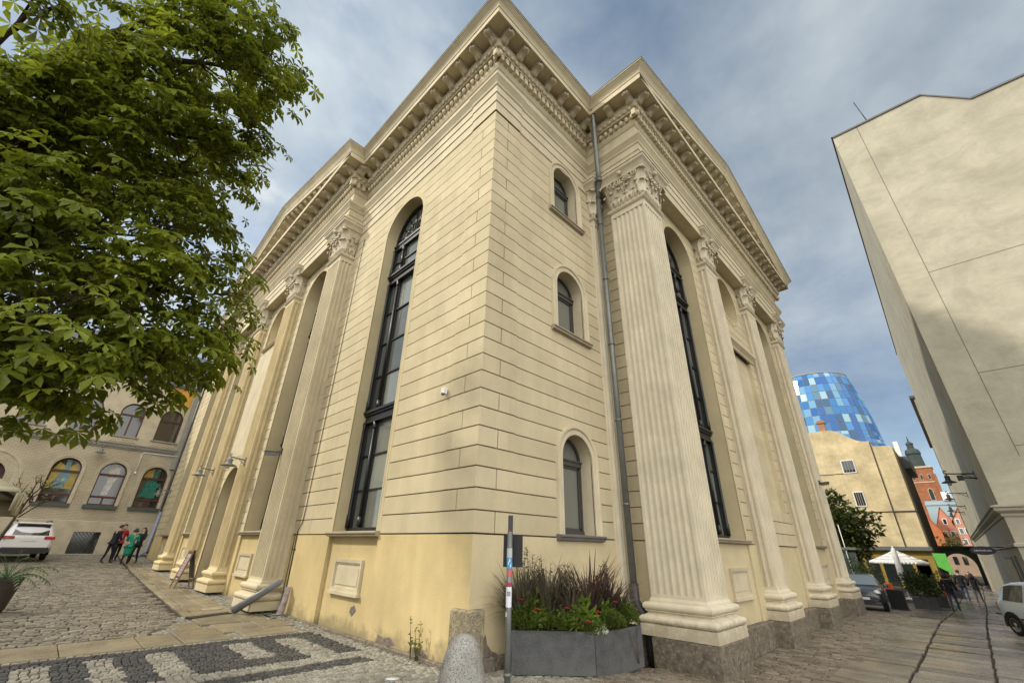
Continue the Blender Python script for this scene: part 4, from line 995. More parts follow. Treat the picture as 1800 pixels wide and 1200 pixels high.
for (x,y,z),wh in zip(fl,where):
    f=thing('flower','coral red begonia bloom, '+wh,'flower',(*pxy(x,y),z),PR.uniform(0,3),'coral flowers in the planters')
    mb=MB()
    for k in range(11):
        a=k*2.4; el=.1+.12*k; d=Vector((cos(a)*cos(el),sin(a)*cos(el),sin(el)*.7)); s=Vector((-sin(a),cos(a),0)); L_=.07*(1-.03*k)
        mb.add([Vector((0,0,.003*k)),d*L_*.6+s*.03,d*L_,d*L_*.6-s*.03],[(0,1,2,3)],0,True)
    mb.build('petals',M['flower'],f); mb=MB(); mb.tube([(0,0,0),(.02,.02,-.2)],.004,5); mb.build('stem',M['leaf_g'],f)
mb=MB(); y_=-1.385
for a,b in (((2.3,y_,.5),(2.5,y_,.02)),((2.5,y_,.02),(2.56,y_,.52))): mb.tube([a,((a[0]+b[0])/2-.02,a[1],(a[2]+b[2])/2),b],.006,5)
tag(mb.build('hanging_stem',M['darkleaf']),'thin dark stem hanging down the face of the right planter','stem')
# ------------------------------------------------------------------ horse chestnut
M['bark']=mat('bark',(.06,.048,.035),.9,.1,noise=.4,nscale=6,bump=1,bscale=18)
M['chest']=leafmat('chestnut_leaf',(.165,.215,.024),.52,.55,.34)
M['palm']=leafmat('palm_leaf',(.06,.14,.03),.35,.4)
TR=random.Random(77)
def leaflet(mb,p,d,nrm,L_,w,m=0):
    d=d.normalized(); s=d.cross(nrm).normalized(); u=s.cross(d)
    if u.z<0: u=-u
    m1=p+d*L_*.42-u*L_*.03; m2=p+d*L_*.72-u*L_*.09; t=p+d*L_-u*L_*.2; f=u*w*.28
    L1=p+d*L_*.36+s*w*.24+f*.5-u*L_*.02;R1=p+d*L_*.36-s*w*.24+f*.5-u*L_*.02;L2=p+d*L_*.7+s*w*.5+f-u*L_*.07;R2=p+d*L_*.7-s*w*.5+f-u*L_*.07
    mb.add([p,L1,m1,R1,L2,m2,R2,t],[(0,1,2),(0,2,3),(1,4,5,2),(2,5,6,3),(4,7,5),(5,7,6)],m,True)
def chestnut_leaf(mb,p,out,L_):
    k=TR.choice((5,6,7)); out=Vector(out).normalized()
    nrm=(Vector((0,0,1))+out*.55+Vector((TR.uniform(-.35,.35),TR.uniform(-.35,.35),0))).normalized()
    a0=out-nrm*out.dot(nrm); a0=a0.normalized() if a0.length>.05 else nrm.orthogonal().normalized(); b0=nrm.cross(a0)
    for i in range(k):
        t=(i-(k-1)/2)/((k-1)/2) if k>1 else 0; an=t*radians(125); d=a0*cos(an)+b0*sin(an)-nrm*TR.uniform(.05,.4); l=L_*(1-.35*abs(t)**1.5)*TR.uniform(.9,1.1)
        leaflet(mb,p,d,nrm,l,l*.42)
BL=[(-5.27,1.5,9.72,1.12),(-5.79,1.97,8.74,1.31),(-6.28,2.36,7.74,1.13),(-6.77,2.54,7.05,1.14),(-7.04,2.51,6.33,1.21),(-5.22,2.21,7.56,1.0),(-5.7,2.21,5.97,1.23),(-6.25,1.79,5.09,1.11),(-4.9,2.03,6.0,.78),(-4.25,1.94,5.3,.58),(-5.0,1.64,4.63,.97),(-5.68,1.23,3.93,.9),(-6.37,1.97,3.85,1.01),(-5.16,1.35,3.52,.62),(-4.51,1.64,3.95,.65),(-5.6,1.76,3.15,.36),(-4.18,2.14,4.6,.48),(-4.62,1.8,8.3,.6),(-4.98,1.36,10.13,.7),(-7.01,.21,7.45,.26),(-6.25,1.55,10.01,.62),(-5.44,1.29,10.82,.85),(-7.15,2.57,5.26,1.19),(-7.87,2.86,7.04,.9),(-7.6,4.6,7.3,1.4),(-6.4,4.6,9.6,1.5),(-9.6,3.4,7.5,1.8),(-7.21,2.41,7.41,.68),(-6.72,2.3,8.01,.64),(-7.71,2.47,7.84,.5),(-6.33,2.17,8.99,.6),(-8.4,5.2,6.3,1.6),(-9.3,2.2,6,1.4)]
ct=thing('chestnut_tree','big horse chestnut tree with hand shaped leaves hanging over the courtyard','tree',(-8.6,3.6,0))
O=Vector((-8.6,3.6,0))
mb=MB(); trunk=[(-8.6,3.6,-.2),(-8.62,3.58,.5),(-8.6,3.6,2.2),(-8.5,3.55,4.0),(-8.3,3.5,5.4),(-8.0,3.3,7.0),(-7.6,3.1,8.6),(-7.2,2.8,10)]
mb.tube([Vector(p)-O for p in trunk],[.42,.34,.30,.27,.23,.17,.11,.05],12); mb.build('trunk',M['bark'],ct)
mb=MB()
for bx,by,bz,r in BL:
    c=Vector((bx,by,bz)); zt=min(9,max(3.2,bz-1.1)); k=[p for p in trunk if p[2]<=zt][-1]; s=Vector(k); 
    mid=s.lerp(c,.5)+Vector((TR.uniform(-.2,.2),TR.uniform(-.2,.2),.35)); rr=.03+.035*r
    mb.tube([s-O,mid-O,c-O],[rr*1.5,rr,.018],7)
    for j in range(int(5+5*r)):
        d=Vector((TR.gauss(0,1),TR.gauss(0,1),TR.gauss(0,.8))).normalized()*r*.92; q=c+d; mm=c+d*.5+Vector((0,0,.08)); mb.tube([(mid.lerp(c,TR.uniform(.5,1)))-O,mm-O,q-O],[.016,.011,.004],5)
mb.build('limb',M['bark'],ct)
mb=MB()
for bx,by,bz,r in BL:
    far=(Vector((bx,by,bz))-Vector((-5,-5.8,1.7))).length; n=int((250 if bx>-7.6 else 90)*r*r+24)
    sh=[Vector((TR.gauss(0,1),TR.gauss(0,1),TR.gauss(0,1))).normalized()*r*TR.uniform(.62,1.08) for _ in range(max(6,n//7))]
    for i in range(n):
        q=TR.choice(sh); o=Vector((TR.gauss(0,1),TR.gauss(0,1),TR.gauss(0,.5)))*.16; p=Vector((bx,by,bz))+q+o
        out=(q.normalized()*.8+o.normalized()*.6+Vector((0,0,-.25)))
        chestnut_leaf(mb,p-O,out,TR.uniform(.11,.255))
mb.build('crown',M['chest'],ct)
# ------------------------------------------------------------------ left corner: parasol, potted palm, sapling
M['canvas']=mat('beige_canvas',(.45,.40,.28),.85,.1,noise=.15,nscale=3); M['canvas_w']=mat('white_canvas',(.72,.71,.68),.8,.15,noise=.1,nscale=3)
def parasol(loc,rz,half_,ze,zp,val,label,mt,square=True,segs=4,name='parasol',group=None,short=None):
    p=thing(name,label,'parasol',loc,rz,group); mb=MB(); n=segs; off=pi/4 if n==4 else 0
    R=half_*(sqrt(2) if n==4 else 1); top=(0,0,zp); rim=[]
    m_=6
    for i in range(n):
        a0=off+2*pi*i/n;a1=off+2*pi*(i+1)/n; A=Vector((R*cos(a0),R*sin(a0),ze));B=Vector((R*cos(a1),R*sin(a1),ze))
        for j in range(m_):
            for k in range(1,5):
                def P(t,s): 
                    q=Vector(top).lerp(A.lerp(B,t),s); q.z-=.05*sin(pi*s)*(.4+.6*sin(pi*t))*half_; return q
                t0,t1=j/m_,(j+1)/m_; s0,s1=(k-1)/4,k/4
                if k==1: mb.add([P(t0,s1),P(t1,s1),Vector(top)],[(0,1,2)],0,True)
                else: mb.add([P(t0,s0),P(t0,s1),P(t1,s1),P(t1,s0)],[(0,1,2,3)],0,True)
            t0,t1=j/m_,(j+1)/m_; a,b=A.lerp(B,t0),A.lerp(B,t1); w0,w1=.015*sin(t0*9),.015*sin(t1*9); nn=((A+B)/2-Vector((0,0,ze))).normalized()
            vv=.03 if i==short else val; mb.add([a,b,b+Vector((0,0,-vv))+nn*w1,a+Vector((0,0,-vv))+nn*w0],[(0,1,2,3)],0,True)
        rim.append(A)
    o=mb.build('canopy',mt,p); sm=o.modifiers.new('thick','SOLIDIFY'); sm.thickness=.004
    mb=MB(); mb.tube([(0,0,0),(0,0,zp+.05)],.03,10); mb.build('pole',M['lampm'],p)
    mb=MB()
    for A in rim: mb.tube([(0,0,zp-.1),A-Vector((0,0,.03))],.012,6); mb.tube([(0,0,ze-.25),Vector((0,0,zp-.1)).lerp(A,.5)-Vector((0,0,.04))],.01,5)
    mb.build('ribs',M['lampm'],p)
    mb=MB(); mb.bbox(-.3,.3,-.3,.3,0,.08,.02); mb.build('foot',M['dgrey'],p); return p
pc=Vector((-6.06,.07))
pp=parasol((pc.x,pc.y,g(pc.x,pc.y)),0,.86,2.0,2.5,.155,'beige canvas parasol with lettering on its valance, at the left edge of the courtyard',M['canvas'],short=2)
# lettering of the valance: what can be read is a 6-like sign and an L
def text_on(body,loc,rot,size,mt,parent,ext=.002,name='lettering'):
    cu=bpy.data.curves.new(name,'FONT'); cu.body=body; cu.size=size; cu.extrude=ext; cu.align_x='CENTER'; cu.align_y='CENTER'
    o=bpy.data.objects.new(name,cu); COL.objects.link(o); dg=bpy.context.evaluated_depsgraph_get(); me=bpy.data.meshes.new_from_object(o.evaluated_get(dg)); bpy.data.objects.remove(o)
    me.materials.clear(); me.materials.append(mt); o=bpy.data.objects.new(name,me); COL.objects.link(o); o.location=loc; o.rotation_euler=rot
    if parent: o.parent=parent
    return o
M['dkletter']=mat('grey_letter',(.10,.09,.05),.7,.2)
for (u,ch) in ((-.55,'6'),(-.05,'L')): text_on(ch,(.89,u,1.925),(pi/2,0,pi/2),.13,M['dkletter'],pp)
pot=thing('potted_palm','small potted palm with feathery fronds in a dark pot at the left edge','plant',(-5.16,10.6,g(-5,10.6)))
pot.scale=(1.15,1.15,1.25)
M['pot']=mat('dark_pot',(.05,.04,.035),.6,.4,noise=.3,nscale=5)
mb=MB(); mb.lathe([(.14,0),(.17,.05),(.25,.5),(.27,.56),(.24,.57),(.22,.5)],(0,0,0),18); mb.build('pot',M['pot'],pot)
mb=MB()
for k in range(24):
    a=2*pi*k/24+TR.uniform(-.2,.2); el=TR.uniform(.35,1.35); L_=TR.uniform(.55,.85); d=Vector((cos(a)*cos(el),sin(a)*cos(el),sin(el))); p=Vector((0,0,.52)); pts=[p]; v=d.copy()
    for j in range(9): v=(v+Vector((0,0,-.16))).normalized(); p=p+v*L_/9; pts.append(p.copy())
    mb.tube(pts,[.008]*5+[.004]*5,4)
    for j in range(2,10):
        for s in (-1,1):
            sd=(pts[j]-pts[j-1]).cross(Vector((0,0,1))).normalized()*s; blade(mb,pts[j],sd+(pts[j]-pts[j-1]).normalized()*.8-Vector((0,0,.2)),.17*(1.1-j*.06),.011,.5,3)
mb.build('fronds',M['palm'],pot)
sap=thing('sapling','thin bare branched sapling with a few yellow green leaves in front of the white car','tree',(-5.75,12.6,g(-5.5,12.6)))
sap.scale=(1.7,1.7,1.75)
mb=MB(); lf=MB(); M['ylw']=leafmat('yellow_green_leaf',(.20,.21,.04),.35,.5)
def twig(p,d,L_,r,dep):
    q=p+d*L_; mb.tube([p,p.lerp(q,.5)+Vector((TR.uniform(-.03,.03),TR.uniform(-.03,.03),.02)),q],[r,r*.8,r*.55],6)
    if dep==0 or r<.003:
        for k in range(4):
            c=p.lerp(q,TR.uniform(.3,1)); dd=Vector((TR.uniform(-1,1),TR.uniform(-1,1),TR.uniform(-.4,.5))).normalized(); leaflet(lf,c,dd,Vector((0,0,1)),.075,.035)
        return
    for k in range(3): twig(p.lerp(q,TR.uniform(.6,1)),(d+Vector((TR.uniform(-.8,.8),TR.uniform(-.8,.8),TR.uniform(-.1,.5)))).normalized(),L_*.62,r*.6,dep-1)
twig(Vector((-.02,0,.0)),Vector((.12,.0,1)),1.35,.03,0)
for k in range(7): twig(Vector((.14,0,1.15+.05*k)),Vector((cos(k*1.3)*.7,sin(k*1.3)*.7,.75)).normalized(),.34,.011,1)
mb.build('trunk',M['bark'],sap); lf.build('leaves',M['ylw'],sap)
# ------------------------------------------------------------------ brick house closing the court
BY=32.0
M['ybrick']=brickmat('yellow_brick',(.50,.43,.30),(.45,.39,.28),(.29,.25,.185),1,.28,.085,.010,vec='xz',bump=.35)
M['gstucco']=mat('grey_stucco',(.30,.285,.24),.9,.1,noise=.2,nscale=2,bump=.5,bscale=25)
M['tan']=mat('tan_stone',(.48,.42,.305),.85,.15,noise=.2,nscale=2); M['orange']=mat('orange_plaster',(.60,.32,.06),.85,.15,noise=.1,nscale=2); M['slate']=mat('slate_roof',(.10,.105,.115),.6,.3,noise=.2,nscale=3)
M['brownwood']=mat('red_brown_wood',(.075,.028,.018),.5,.35); M['dkglass']=glassmat('dark_glass',(.035,.03,.025),.06,.8); M['gsill']=mat('green_grey_sill',(.07,.085,.075),.6,.3)
bh=thing('brick_house','yellow brick house with three round arched windows closing the courtyard','building',(0,0,0))
fK=frY(BY)
wins=[op_arch(c,.66,3.5,5.4) for c in (-5.05,-2.87,-.72)]; portal=op_arch(-8.15,.75,.75,4.75); gr=op_rect(-2.92,.62,.82,2.0)
mb=MB(); wall(mb,fK,-15,.95,2.58,7.1,wins+[op_arch(-8.15,.75,2.58,4.75)],False); mb.build('wall',M['ybrick'],bh)
mb=MB(); wall(mb,fK,-15,.95,.2,2.58,[gr,op_rect(-8.15,.75,.7,2.58)],False,d=.05); mb.quad(fK(-15,2.58,.05),fK(.95,2.58,.05),fK(.95,2.6,0),fK(-15,2.6,0)); reveal(mb,fK,gr,.25,0,.05); mb.build('plinth',M['tan'],bh)
ups=[op_arch(c,.64,7.75,9.3) for c in (-.95,-3.1,-5.3,-7.5)]
mb=MB(); wall(mb,fK,-15,.95,7.1,11.6,ups,False); mb.build('wall',M['tan'],bh)
mb=MB()
for (z0,z1,d) in ((6.92,7.0,.06),(7.0,7.2,.1),(7.2,7.28,.18)): fbox(mb,fK,-15,.0,z0,z1,-.05,d)
for i in range(60): 
    u=-14.8+i*.245
    if u<-.2: mb.obox(fK(u,7.1,.12),(1,0,.55),.13,(0,1,0),.03,(-.55,0,1),.02); mb.obox(fK(u+.12,7.1,.12),(1,0,-.55),.13,(0,1,0),.028,(.55,0,1),.02)
mb.build('string_course',M['gstucco'],bh)
mb=MB(); fbox(mb,fK,-.12,.95,6.0,12.4,-.05,.14); mb.build('pilaster',M['gstucco'],bh)
mb=MB(); fbox(mb,fK,-1.62,-.26,10.3,11.48,-.05,.03); mb.build('orange_field',M['orange'],bh)
mb=MB(); fbox(mb,fK,-15,1.0,11.6,11.78,-.05,.2); mb.add([(-15,BY-.25,11.78),(1,BY-.25,11.78),(1,BY+4,15.5),(-15,BY+4,15.5)],[(0,1,2,3)]); mb.build('roof',M['slate'],bh)
mb=MB(); mb.quad((.95,BY,0),(.95,BY+6,0),(.95,BY+6,12),(.95,BY,12)); mb.build('wall',M['gstucco'],bh)
blue=mat('blue_cloth',(.17,.27,.31),.8,.1,noise=.2,nscale=6); yel=mat('yellow_cloth',(.40,.31,.09),.8,.1,noise=.3,nscale=3); whit=mat('white_veil',(.55,.53,.5),.8,.1,noise=.5,nscale=14); grn=mat('green_drapery',(.035,.17,.125),.7,.2,noise=.6,nscale=9)
for i,o in enumerate(wins):
    rv=MB(); reveal(rv,fK,o,.32); ring(rv,fK,o,[(0,-.02),(0,.03),(.09,.03),(.1,.06),(.17,.06),(.17,-.02)])
    F=MB(); D=-.24; c,hw=o['c'],o['hw']; ring(F,fK,o,[(0,D-.05),(0,D+.03),(-.06,D+.03),(-.06,D-.05)])
    fbox(F,fK,c-hw,c+hw,5.24,5.36,D-.03,D+.06); fbox(F,fK,c-hw,c+hw,3.93,4.04,D-.03,D+.06); fbox(F,fK,c-.04,c+.04,3.5,3.93,D-.03,D+.04); fbox(F,fK,c-hw,c+hw,3.5,3.58,D-.03,D+.05)
    w=F.build('window',M['brownwood'],bh); rv.build('surround',M['tan'],w)
    G_=MB(); P=outline(o,-.02); G_.add([fK(u,z,D-.04) for u,z in P],[tuple(range(len(P)))]); G_.build('pane',M['dkglass'],w)
    S_=MB(); fbox(S_,fK,c-hw-.14,c+hw+.14,3.3,3.5,-.1,.14); S_.build('sill',M['gsill'],w)
    d=D-.03
    def sh(pts,m,nm): 
        q=MB(); k=len(pts); q.add([fK(c+a,z,d+.0) for a,z in pts]+[fK(c+a,z,d+.014) for a,z in pts],[tuple(range(k)),tuple(range(2*k-1,k-1,-1))]+[(i,(i+1)%k,k+(i+1)%k,k+i) for i in range(k)]); q.build(nm,m,w)
    if i==0:
        sh([(-.58,4.3),(.58,4.3),(.58,5.3),(.4,5.8),(.1,5.6),(-.1,5.6),(-.4,5.8),(-.58,5.3)],yel,'curtain'); d+=.016; sh([(-.42,4.4),(.15,4.3),(.32,5.2),(.1,5.3),(.12,5.95),(-.12,5.95),(-.08,5.3),(-.22,5.2)],blue,'figure')
    elif i==1: sh([(-.22,4.1),(.1,4.1),(.2,4.8),(.32,5.3),(.3,5.92),(-.25,5.92),(-.2,5.3),(-.12,4.8)],whit,'curtain')
    else:
        sh([(-.6,5.38),(-.1,5.38),(-.1,5.9),(-.45,5.8)],yel,'curtain'); d+=.016; sh([(-.5,4.15),(.35,4.1),(.42,4.4),(.3,4.7),(.5,5.0),(.2,5.1),(.16,5.4),(.1,5.85),(-.02,5.95),(-.1,5.4),(-.14,5.1),(-.4,5.0),(-.42,4.6)],grn,'figure')
for o in ups:
    rv=MB(); reveal(rv,fK,o,.25); c,hw=o['c'],o['hw']; F=MB(); ring(F,fK,o,[(0,-.22),(0,-.14),(-.07,-.14),(-.07,-.22)]); fbox(F,fK,c-hw,c+hw,9.1,9.2,-.22,-.12); fbox(F,fK,c-.04,c+.04,7.75,9.1,-.22,-.13); w=F.build('window',M['brownwood'],bh); rv.build('surround',M['tan'],w)
    G_=MB(); P=outline(o,-.02); G_.add([fK(u,z,-.2) for u,z in P],[tuple(range(len(P)))]); G_.build('pane',M['dkglass'],w)
    S_=MB(); fbox(S_,fK,c-hw-.1,c+hw+.1,7.66,7.75,-.1,.1); S_.build('sill',M['gstucco'],w)
    L_=MB()
    for k in range(6): 
        u=c-hw+.08+k*.23; L_.obox(fK(u,7.47,.03),(1,0,.9),.13,(0,1,0),.02,(-.9,0,1),.02); L_.obox(fK(u,7.47,.03),(1,0,-.9),.13,(0,1,0),.018,(.9,0,1),.02)
    L_.build('lattice',M['cream'],w)
mb=MB(); ring(mb,fK,portal,[(0,-.4),(0,-.25),(.15,-.22),(.16,-.12),(.32,-.1),(.33,.0),(.5,.02),(.52,.06),(.66,.06),(.66,-.03)]); pw=mb.build('portal',M['tan'],bh); G_=MB(); P=outline(portal); G_.add([fK(u,z,-.38) for u,z in P],[tuple(range(len(P)))]); G_.build('door',M['brownwood'],pw)
mb=MB(); fbox(mb,fK,-3.54,-2.3,.82,2.0,-.24,-.2); gw=mb.build('cellar_window',M['dkglass'],bh)
mb=MB()
for k in range(-7,8):
    for s in (-1,1):
        u=-2.92+k*.17; a=Vector(fK(u-s*.59,.82,-.04)); b=Vector(fK(u+s*.59,2.0,-.04)); mb_lo,mb_hi=-3.54,-2.3
        def clip(a,b):
            t0,t1=0,1; dx=b.x-a.x
            for lim,sg in ((mb_lo,1),(mb_hi,-1)):
                fa=sg*(a.x-lim); fb=sg*(b.x-lim)
                if fa<0 and fb<0: return None
                if fa<0: t0=max(t0,fa/(fa-fb))
                if fb<0: t1=min(t1,fa/(fa-fb))
            return (a.lerp(b,t0),a.lerp(b,t1)) if t1>t0 else None
        q=clip(a,b)
        if q: mb.tube([q[0],q[1]],.012,4)
mb.build('grille',M['gsill'],gw)
arm_lamp((-3.9,BY-.0,6.75),-pi/2,'dark wall lamp above the middle arched window of the brick house','lamp on the brick house',.4)
mb=MB(); mb.tube([fK(.3,6.86,.16),fK(-1.8,6.86,.03),fK(-1.83,6.8,.03),fK(-1.83,5.6,.03)],.03,6); mb.sphere(fK(-1.83,5.55,.05),.07,.07,.07); tag(mb.build('white_conduit',M['white']),'white bent cable conduit on the brick house, above the right arched window','conduit')

# ------------------------------------------------------------------ house along the left side of the court (outside the view, mirrored in the windows)
lh=thing('court_house','pale house along the left side of the court, mirrored in the tall window','building',(0,0,0))
fH=lambda u,z,d=0:(-19+d,u,z); ho=[op_rect(6+i*3.4,.6,z,z+1.9) for i in range(8) for z in (1.2,)]
mb=MB(); 
for z0,z1,zw in ((-.2,3.9,1.2),(3.9,7.2,4.8),(7.2,10.2,8.0)): wall(mb,fH,2,34,z0,z1,[op_rect(4.5+i*3.4,.6,zw,zw+1.7) for i in range(9)],False)
mb.quad((-19,2,-.2),(-30,2,-.2),(-30,2,10.2),(-19,2,10.2)); mb.quad((-19,34,-.2),(-30,34,-.2),(-30,34,10.2),(-19,34,10.2)); mb.build('wall',M['cream'],lh)
mb=MB(); mb.add([(-18.6,1.7,10.2),(-18.6,34.3,10.2),(-24.5,34.3,14),(-24.5,1.7,14),(-30,34.3,10.2),(-30,1.7,10.2)],[(0,1,2,3),(3,2,4,5)]); mb.box(-19,-18.7,2,34,9.9,10.2); mb.build('roof',M['slate'],lh)
for i in range(9):
    for zw in (1.2,4.8,8.0):
        mb=MB(); u=4.5+i*3.4; mb.box(-19.2,-19.15,u-.6,u+.6,zw,zw+1.7); mb.build('window',M['dkglass'],lh)
# ------------------------------------------------------------------ cars
M['tyre']=mat('tyre_rubber',(.015,.015,.015),.8,.2); M['rim']=mat('alloy_rim',(.45,.46,.47),.3,.6,metal=.8); M['trim']=mat('black_trim',(.02,.02,.02),.55,.4); M['carglass']=glassmat('car_glass',(.02,.025,.025),.03,.9)
M['redlamp']=mat('red_lamp',(.35,.01,.015),.15,.6); M['clearlamp']=mat('clear_lamp',(.65,.65,.62),.12,.7); M['plate']=mat('number_plate',(.6,.6,.6),.4,.4)
def paint(name,c): 
    m=mat(name,c,.28,.5); m.node_tree.nodes['Principled BSDF'].inputs['Coat Weight'].default_value=.7; m.node_tree.nodes['Principled BSDF'].inputs['Coat Roughness'].default_value=.06; return m
def lerp_table(T,x):
    for a,b in zip(T,T[1:]):
        if a[0]<=x<=b[0]:
            t=(x-a[0])/(b[0]-a[0]) if b[0]>a[0] else 0; return [p+(q-p)*t for p,q in zip(a,b)]
    return list(T[0] if x<T[0][0] else T[-1])
def car(label,T,loc,rz,pm,wheels,wr,glass_x,name='parked_car',pillars=(),group=None):
    """T rows: x, sill z, belt z, top z, half width, roof half width; local +X is the front"""
    c=thing(name,label,'car',loc,rz,group)
    def ringpts(x):
        x_,zs,zb,zt,w,wr_=lerp_table(T,x); zm=zs+(zb-zs)*.45
        half_=[(0,zs),(w*.86,zs),(w*.97,zs+.07),(w,zm),(w*.995,zb-.08),(w*.95,zb),(wr_+(w*.95-wr_)*.08,zb+(zt-zb)*.88 if zt>zb+.08 else zb+.5*(zt-zb)),(wr_*.9,zt-.012 if zt>zb+.08 else zt-.003),(wr_*.5,zt+.008),(0,zt+.012)]
        return [(x,y,z) for y,z in half_]+[(x,-y,z) for y,z in half_[-2:0:-1]]
    xs=sorted(set([t[0] for t in T])); X=[]
    for a,b in zip(xs,xs[1:]):
        n=max(1,int((b-a)/.09)); X+=[a+(b-a)*i/n for i in range(n)]
    X.append(xs[-1]); mb=MB(); n=18; vs=[p for x in X for p in ringpts(x)]
    mb.add(vs,[(i*n+j,i*n+(j+1)%n,(i+1)*n+(j+1)%n,(i+1)*n+j) for i in range(len(X)-1) for j in range(n)],0,True)
    mb.add(ringpts(X[0]),[tuple(range(n))],0); mb.add(ringpts(X[-1]),[tuple(range(n-1,-1,-1))],0)
    b=mb.build('body',pm,c)
    # side glass between belt and roof
    for s in (-1,1):
        G_=MB()
        for (xa,xb) in glass_x:
            k=6
            for i in range(k):
                q=[]
                for xx,f0,f1 in ((xa+(xb-xa)*i/k,.1,.84),(xa+(xb-xa)*(i+1)/k,.1,.84)):
                    x_,zs,zb,zt,w,wr_=lerp_table(T,xx); 
                    lo=(xx,s*(w*.95+(wr_-w*.95)*.02*1+.008),zb+(zt-zb)*f0*.6); y1=w*.95+(wr_+(w*.95-wr_)*.08-w*.95)*f1/.88
                    hi=(xx,s*(y1+.010),zb+(zt-zb)*f1); q.append((lo,hi))
                G_.quad(q[0][0],q[1][0],q[1][1],q[0][1])
        G_.build('side_window',M['carglass'],c)
    for (x,s) in [(w_,s) for w_ in wheels for s in (-1,1)]:
        w=lerp_table(T,x)[4]
        W=MB(); prof=[(wr*.62,-.09),(wr*.9,-.095),(wr*.98,-.08),(wr,-.05),(wr,.05),(wr*.98,.08),(wr*.9,.095),(wr*.66,.09),(wr*.62,.06)]
        W.lathe(prof,(x,s*(w-.085),wr),26,axis=(0,s,0)); wo=W.build('wheel',M['tyre'],c)
        Rm=MB(); Rm.lathe([(wr*.64,.055),(wr*.64,.088),(wr*.58,.09),(wr*.56,.06)],(x,s*(w-.085),wr),24,axis=(0,s,0))
        for k in range(6):
            a=2*pi*k/6; d=Vector((cos(a),0,sin(a))); Rm.obox(Vector((x,s*(w-.085+.075),wr))+d*wr*.32,d,wr*.28,(0,1,0),.01,d.cross(Vector((0,1,0))),.035)
        Rm.lathe([(.06,.05),(.06,.092),(.02,.1)],(x,s*(w-.085),wr),12,axis=(0,s,0)); Rm.build('rim',M['rim'],wo)
        A=MB(); 
        pts=[]
        for k in range(15):
            a=-.25+(pi+.5)*k/14; pts.append((x+cos(a)*wr*1.14,s*(w+.004),wr+sin(a)*wr*1.14))
        cc=(x,s*(w+.004),wr*.8); A.add([cc]+pts,[(0,i,i+1) for i in range(1,15)]); A.tube(pts,.022,6); A.build('wheel_arch',M['trim'],c)
    return c
def cbox(c,name,m,*bx):
    mb=MB()
    for b in bx: mb.bbox(*b[:6],b[6] if len(b)>6 else .015)
    return mb.build(name,m,c)
# white SUV seen from behind (front to +Y)
silver=paint('silver_white_paint',(.62,.62,.63))
T=[(-2.12,.55,.98,1.0,.74,.6),(-2.08,.42,1.02,1.12,.84,.66),(-1.95,.34,1.05,1.42,.9,.66),(-1.75,.3,1.06,1.62,.92,.66),(-1.2,.27,1.05,1.69,.92,.66),(-.2,.27,1.03,1.69,.92,.66),(.4,.27,1.01,1.6,.92,.64),(1.0,.27,1.0,1.08,.91,.62),(1.9,.3,.92,.97,.86,.6),(2.15,.45,.75,.8,.7,.5)]
sx,sy=-5.45,28.2
suv=car('silver white SUV parked with its tail to the viewer in front of the brick house',T,(sx,sy,g(sx,sy)),pi/2+.12,silver,(-1.3,1.3),.35,[(-1.6,-.75),(-.68,.3)])
mb=MB(); mb.add([(-2.095,-.62,1.1),(-2.095,.62,1.1),(-1.86,.56,1.56),(-1.86,-.56,1.56)],[(0,1,2,3)]); mb.add([(-2.10,-.62,1.1),(-2.10,.62,1.1),(-1.87,.56,1.56),(-1.87,-.56,1.56)],[(3,2,1,0)]); mb.build('rear_window',M['carglass'],suv)
for s in (-1,1): cbox(suv,'tail_light',M['redlamp'],(-2.15,-1.9,min(s*.5,s*.88),max(s*.5,s*.88),.93,1.06,.03))
cbox(suv,'bumper',M['trim'],(-2.2,-1.95,-.82,.82,.34,.58,.05)); cbox(suv,'number_plate',M['plate'],(-2.14,-2.1,-.27,.27,.84,.95,.005)); cbox(suv,'spoiler',silver,(-2.02,-1.7,-.6,.6,1.6,1.66,.02))
for s in (-1,1):
    mb=MB(); mb.tube([(-1.5,s*.6,1.69),(-1.4,s*.6,1.75),(0,s*.6,1.75),(.2,s*.6,1.66)],.02,6); mb.build('roof_rail',M['trim'],suv); cbox(suv,'mirror',silver,(.5,.68,min(s*.93,s*1.1),max(s*.93,s*1.1),1.05,1.2,.03))
# second car mostly outside the frame at the far left
T2=[(x,a,b_,t,w,r) for x,a,b_,t,w,r in T]
s2=car('silver car behind the sapling, cut by the left edge',T,(-8.3,28.6,g(-8,28.6)),pi/2+.1,silver,(-1.3,1.3),.35,[(-1.6,-.75),(-.68,.3)])
mb=MB(); mb.add([(-2.10,-.62,1.1),(-2.10,.62,1.1),(-1.87,.56,1.56),(-1.87,-.56,1.56)],[(3,2,1,0)]); mb.build('rear_window',M['carglass'],s2)
for s in (-1,1): cbox(s2,'tail_light',M['redlamp'],(-2.15,-1.9,min(s*.5,s*.88),max(s*.5,s*.88),.93,1.06,.03))
cbox(s2,'bumper',M['trim'],(-2.2,-1.95,-.82,.82,.34,.58,.05))
